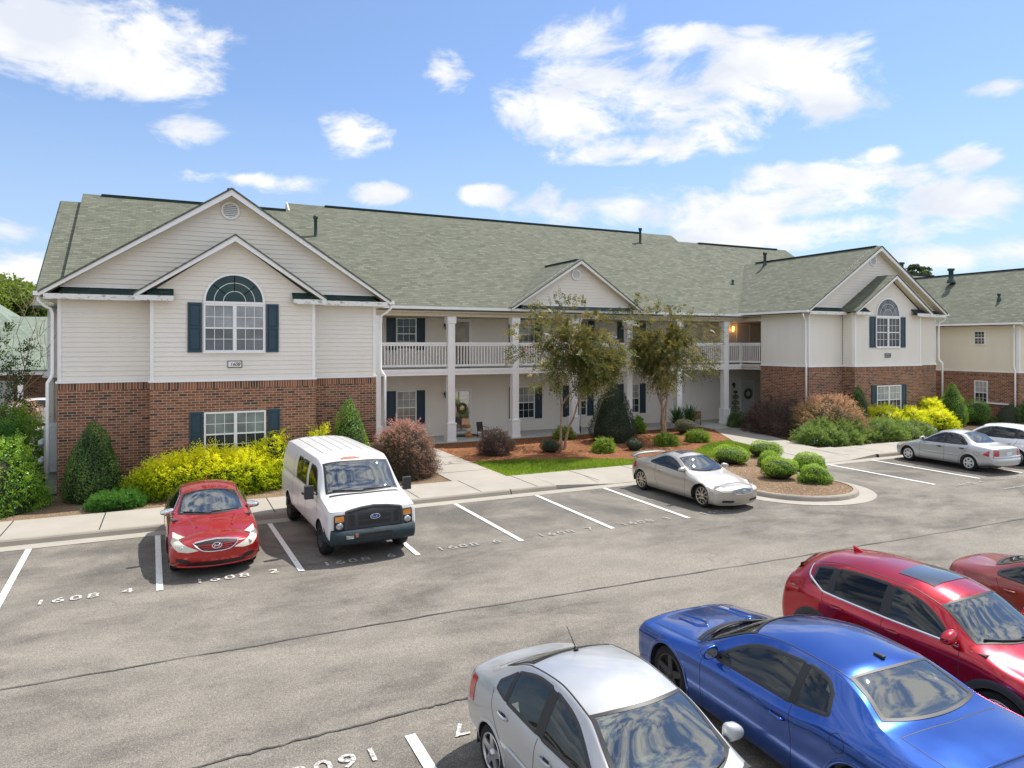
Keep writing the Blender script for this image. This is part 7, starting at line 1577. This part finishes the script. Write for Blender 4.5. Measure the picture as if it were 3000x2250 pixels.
def cx5_d(C, root, fin):
    for K in ('L', 'R'):
        h = MB(); C.patch(h, K, [(4.0, .97), (4.22, .95)], [(3.92, 1.03), (4.22, 1.06)], 'tail_lamp', .008, 10, 4); fin(h, 'tail_light'); s_ = 1 if K == 'L' else -1
        h = MB(); C.band(h, 'T', [(1.75, s_*.60), (2.4, s_*.58), (3.3, s_*.57), (3.8, s_*.565)], .016, 'black', .003, n=40); fin(h, 'roof_gutter')
    for f in (1, -1):
        T = [(f*.4, 1.0), (f*.60, 1.02)]; B_ = [(f*.42, .93), (f*.62, .93)]
        if f < 0: T, B_ = T[::-1], B_[::-1]
        h = MB(); C.patch(h, 'B', B_, T, 'tail_lamp', .01, 10, 4); fin(h, 'tail_light'); T = [(f*.5, .84), (f*.74, .86)]; B_ = [(f*.48, .78), (f*.78, .78)]
        if f < 0: T, B_ = T[::-1], B_[::-1]
        h = MB(); C.patch(h, 'F', B_, T, 'headlamp', .008, 12, 4); fin(h, 'headlight')
    h = MB(); C.patch(h, 'F', [(-.4, .55), (.4, .55)], [(-.46, .82), (.46, .82)], 'black', .01, 14, 4); fin(h, 'grille')
    h = MB(); C.patch(h, 'B', [(-.54, 1.1), (0, 1.08), (.54, 1.1)], [(-.5, 1.33), (0, 1.37), (.5, 1.33)], 'car_back_glass', .008, 16, 5); fin(h, 'rear_window')
    h = MB(); vs = []
    for y in np.linspace(-.55, .55, 13): q = C.pt('T', 4.05, y, .0); vs += [(3.98, y, q[2]+.012), (4.2-.1*y*y, y, q[2]-.05), (4.19-.1*y*y, y, q[2]-.075)]
    h.add(vs, [(3*i, 3*i+3, 3*i+4, 3*i+1) for i in range(12)]+[(3*i+1, 3*i+4, 3*i+5, 3*i+2) for i in range(12)]+[(3*i+2, 3*i+5, 3*i+3, 3*i) for i in range(12)], 'paint_crimson', True); fin(h, 'roof_spoiler')
    h = MB(); C.patch(h, 'T', [(2.02, -.40), (2.0, 0), (2.02, .40)], [(2.55, -.40), (2.55, .40)], 'sun_glass', .006, 14, 8); so_ = fin(h, 'sunroof')
    p = C.pt('T', 3.5, 0, 0); fi = MB(); fi.prism([(p[0]-.14, -.02, p[2]-.005), (p[0]+.10, -.02, p[2]-.01), (p[0]+.10, -.01, p[2]+.075)], (0, .04, 0), 'paint_crimson'); fin(fi, 'roof_fin', bevel=.006)
g = NT('sun_glass'); g.set((.05, .055, .06), .05, 0, 1, 1); MATS['sun_glass'] = g.m; MATS['car_back_glass'] = g.m
make_vehicle('red_crossover', 'crimson crossover with sunroof and chrome window line behind the blue coupe', 'car', CX_, (8.62, 5.62, .012), R(90.3), .865, 'paint_crimson', 'cars parked in the foreground row', 1.5, 'five', cx5_d)
# ---- copper red sedan cut by the right edge
DR = dict(sonata, dlotrim=None, handlem='paint_copper')
def dred_d(C, root, fin):
    for K in ('L', 'R'): h = MB(); C.patch(h, K, [(4.25, .80), (4.45, .78)], [(4.3, .93), (4.45, .95)], 'tail_lamp', .006, 8, 4); fin(h, 'tail_light')
    h = MB(); C.band(h, 'T', [(4.08, -.58), (4.1, 0), (4.08, .58)], .012, 'black', .002, n=20); fin(h, 'boot_gap')
make_vehicle('copper_sedan', 'copper red sedan at the right edge with only its boot and rear window in view', 'car', DR, (11.62, 5.0, .012), R(91), .88, 'paint_copper', 'cars parked in the foreground row', 1.2, 'five', dred_d)
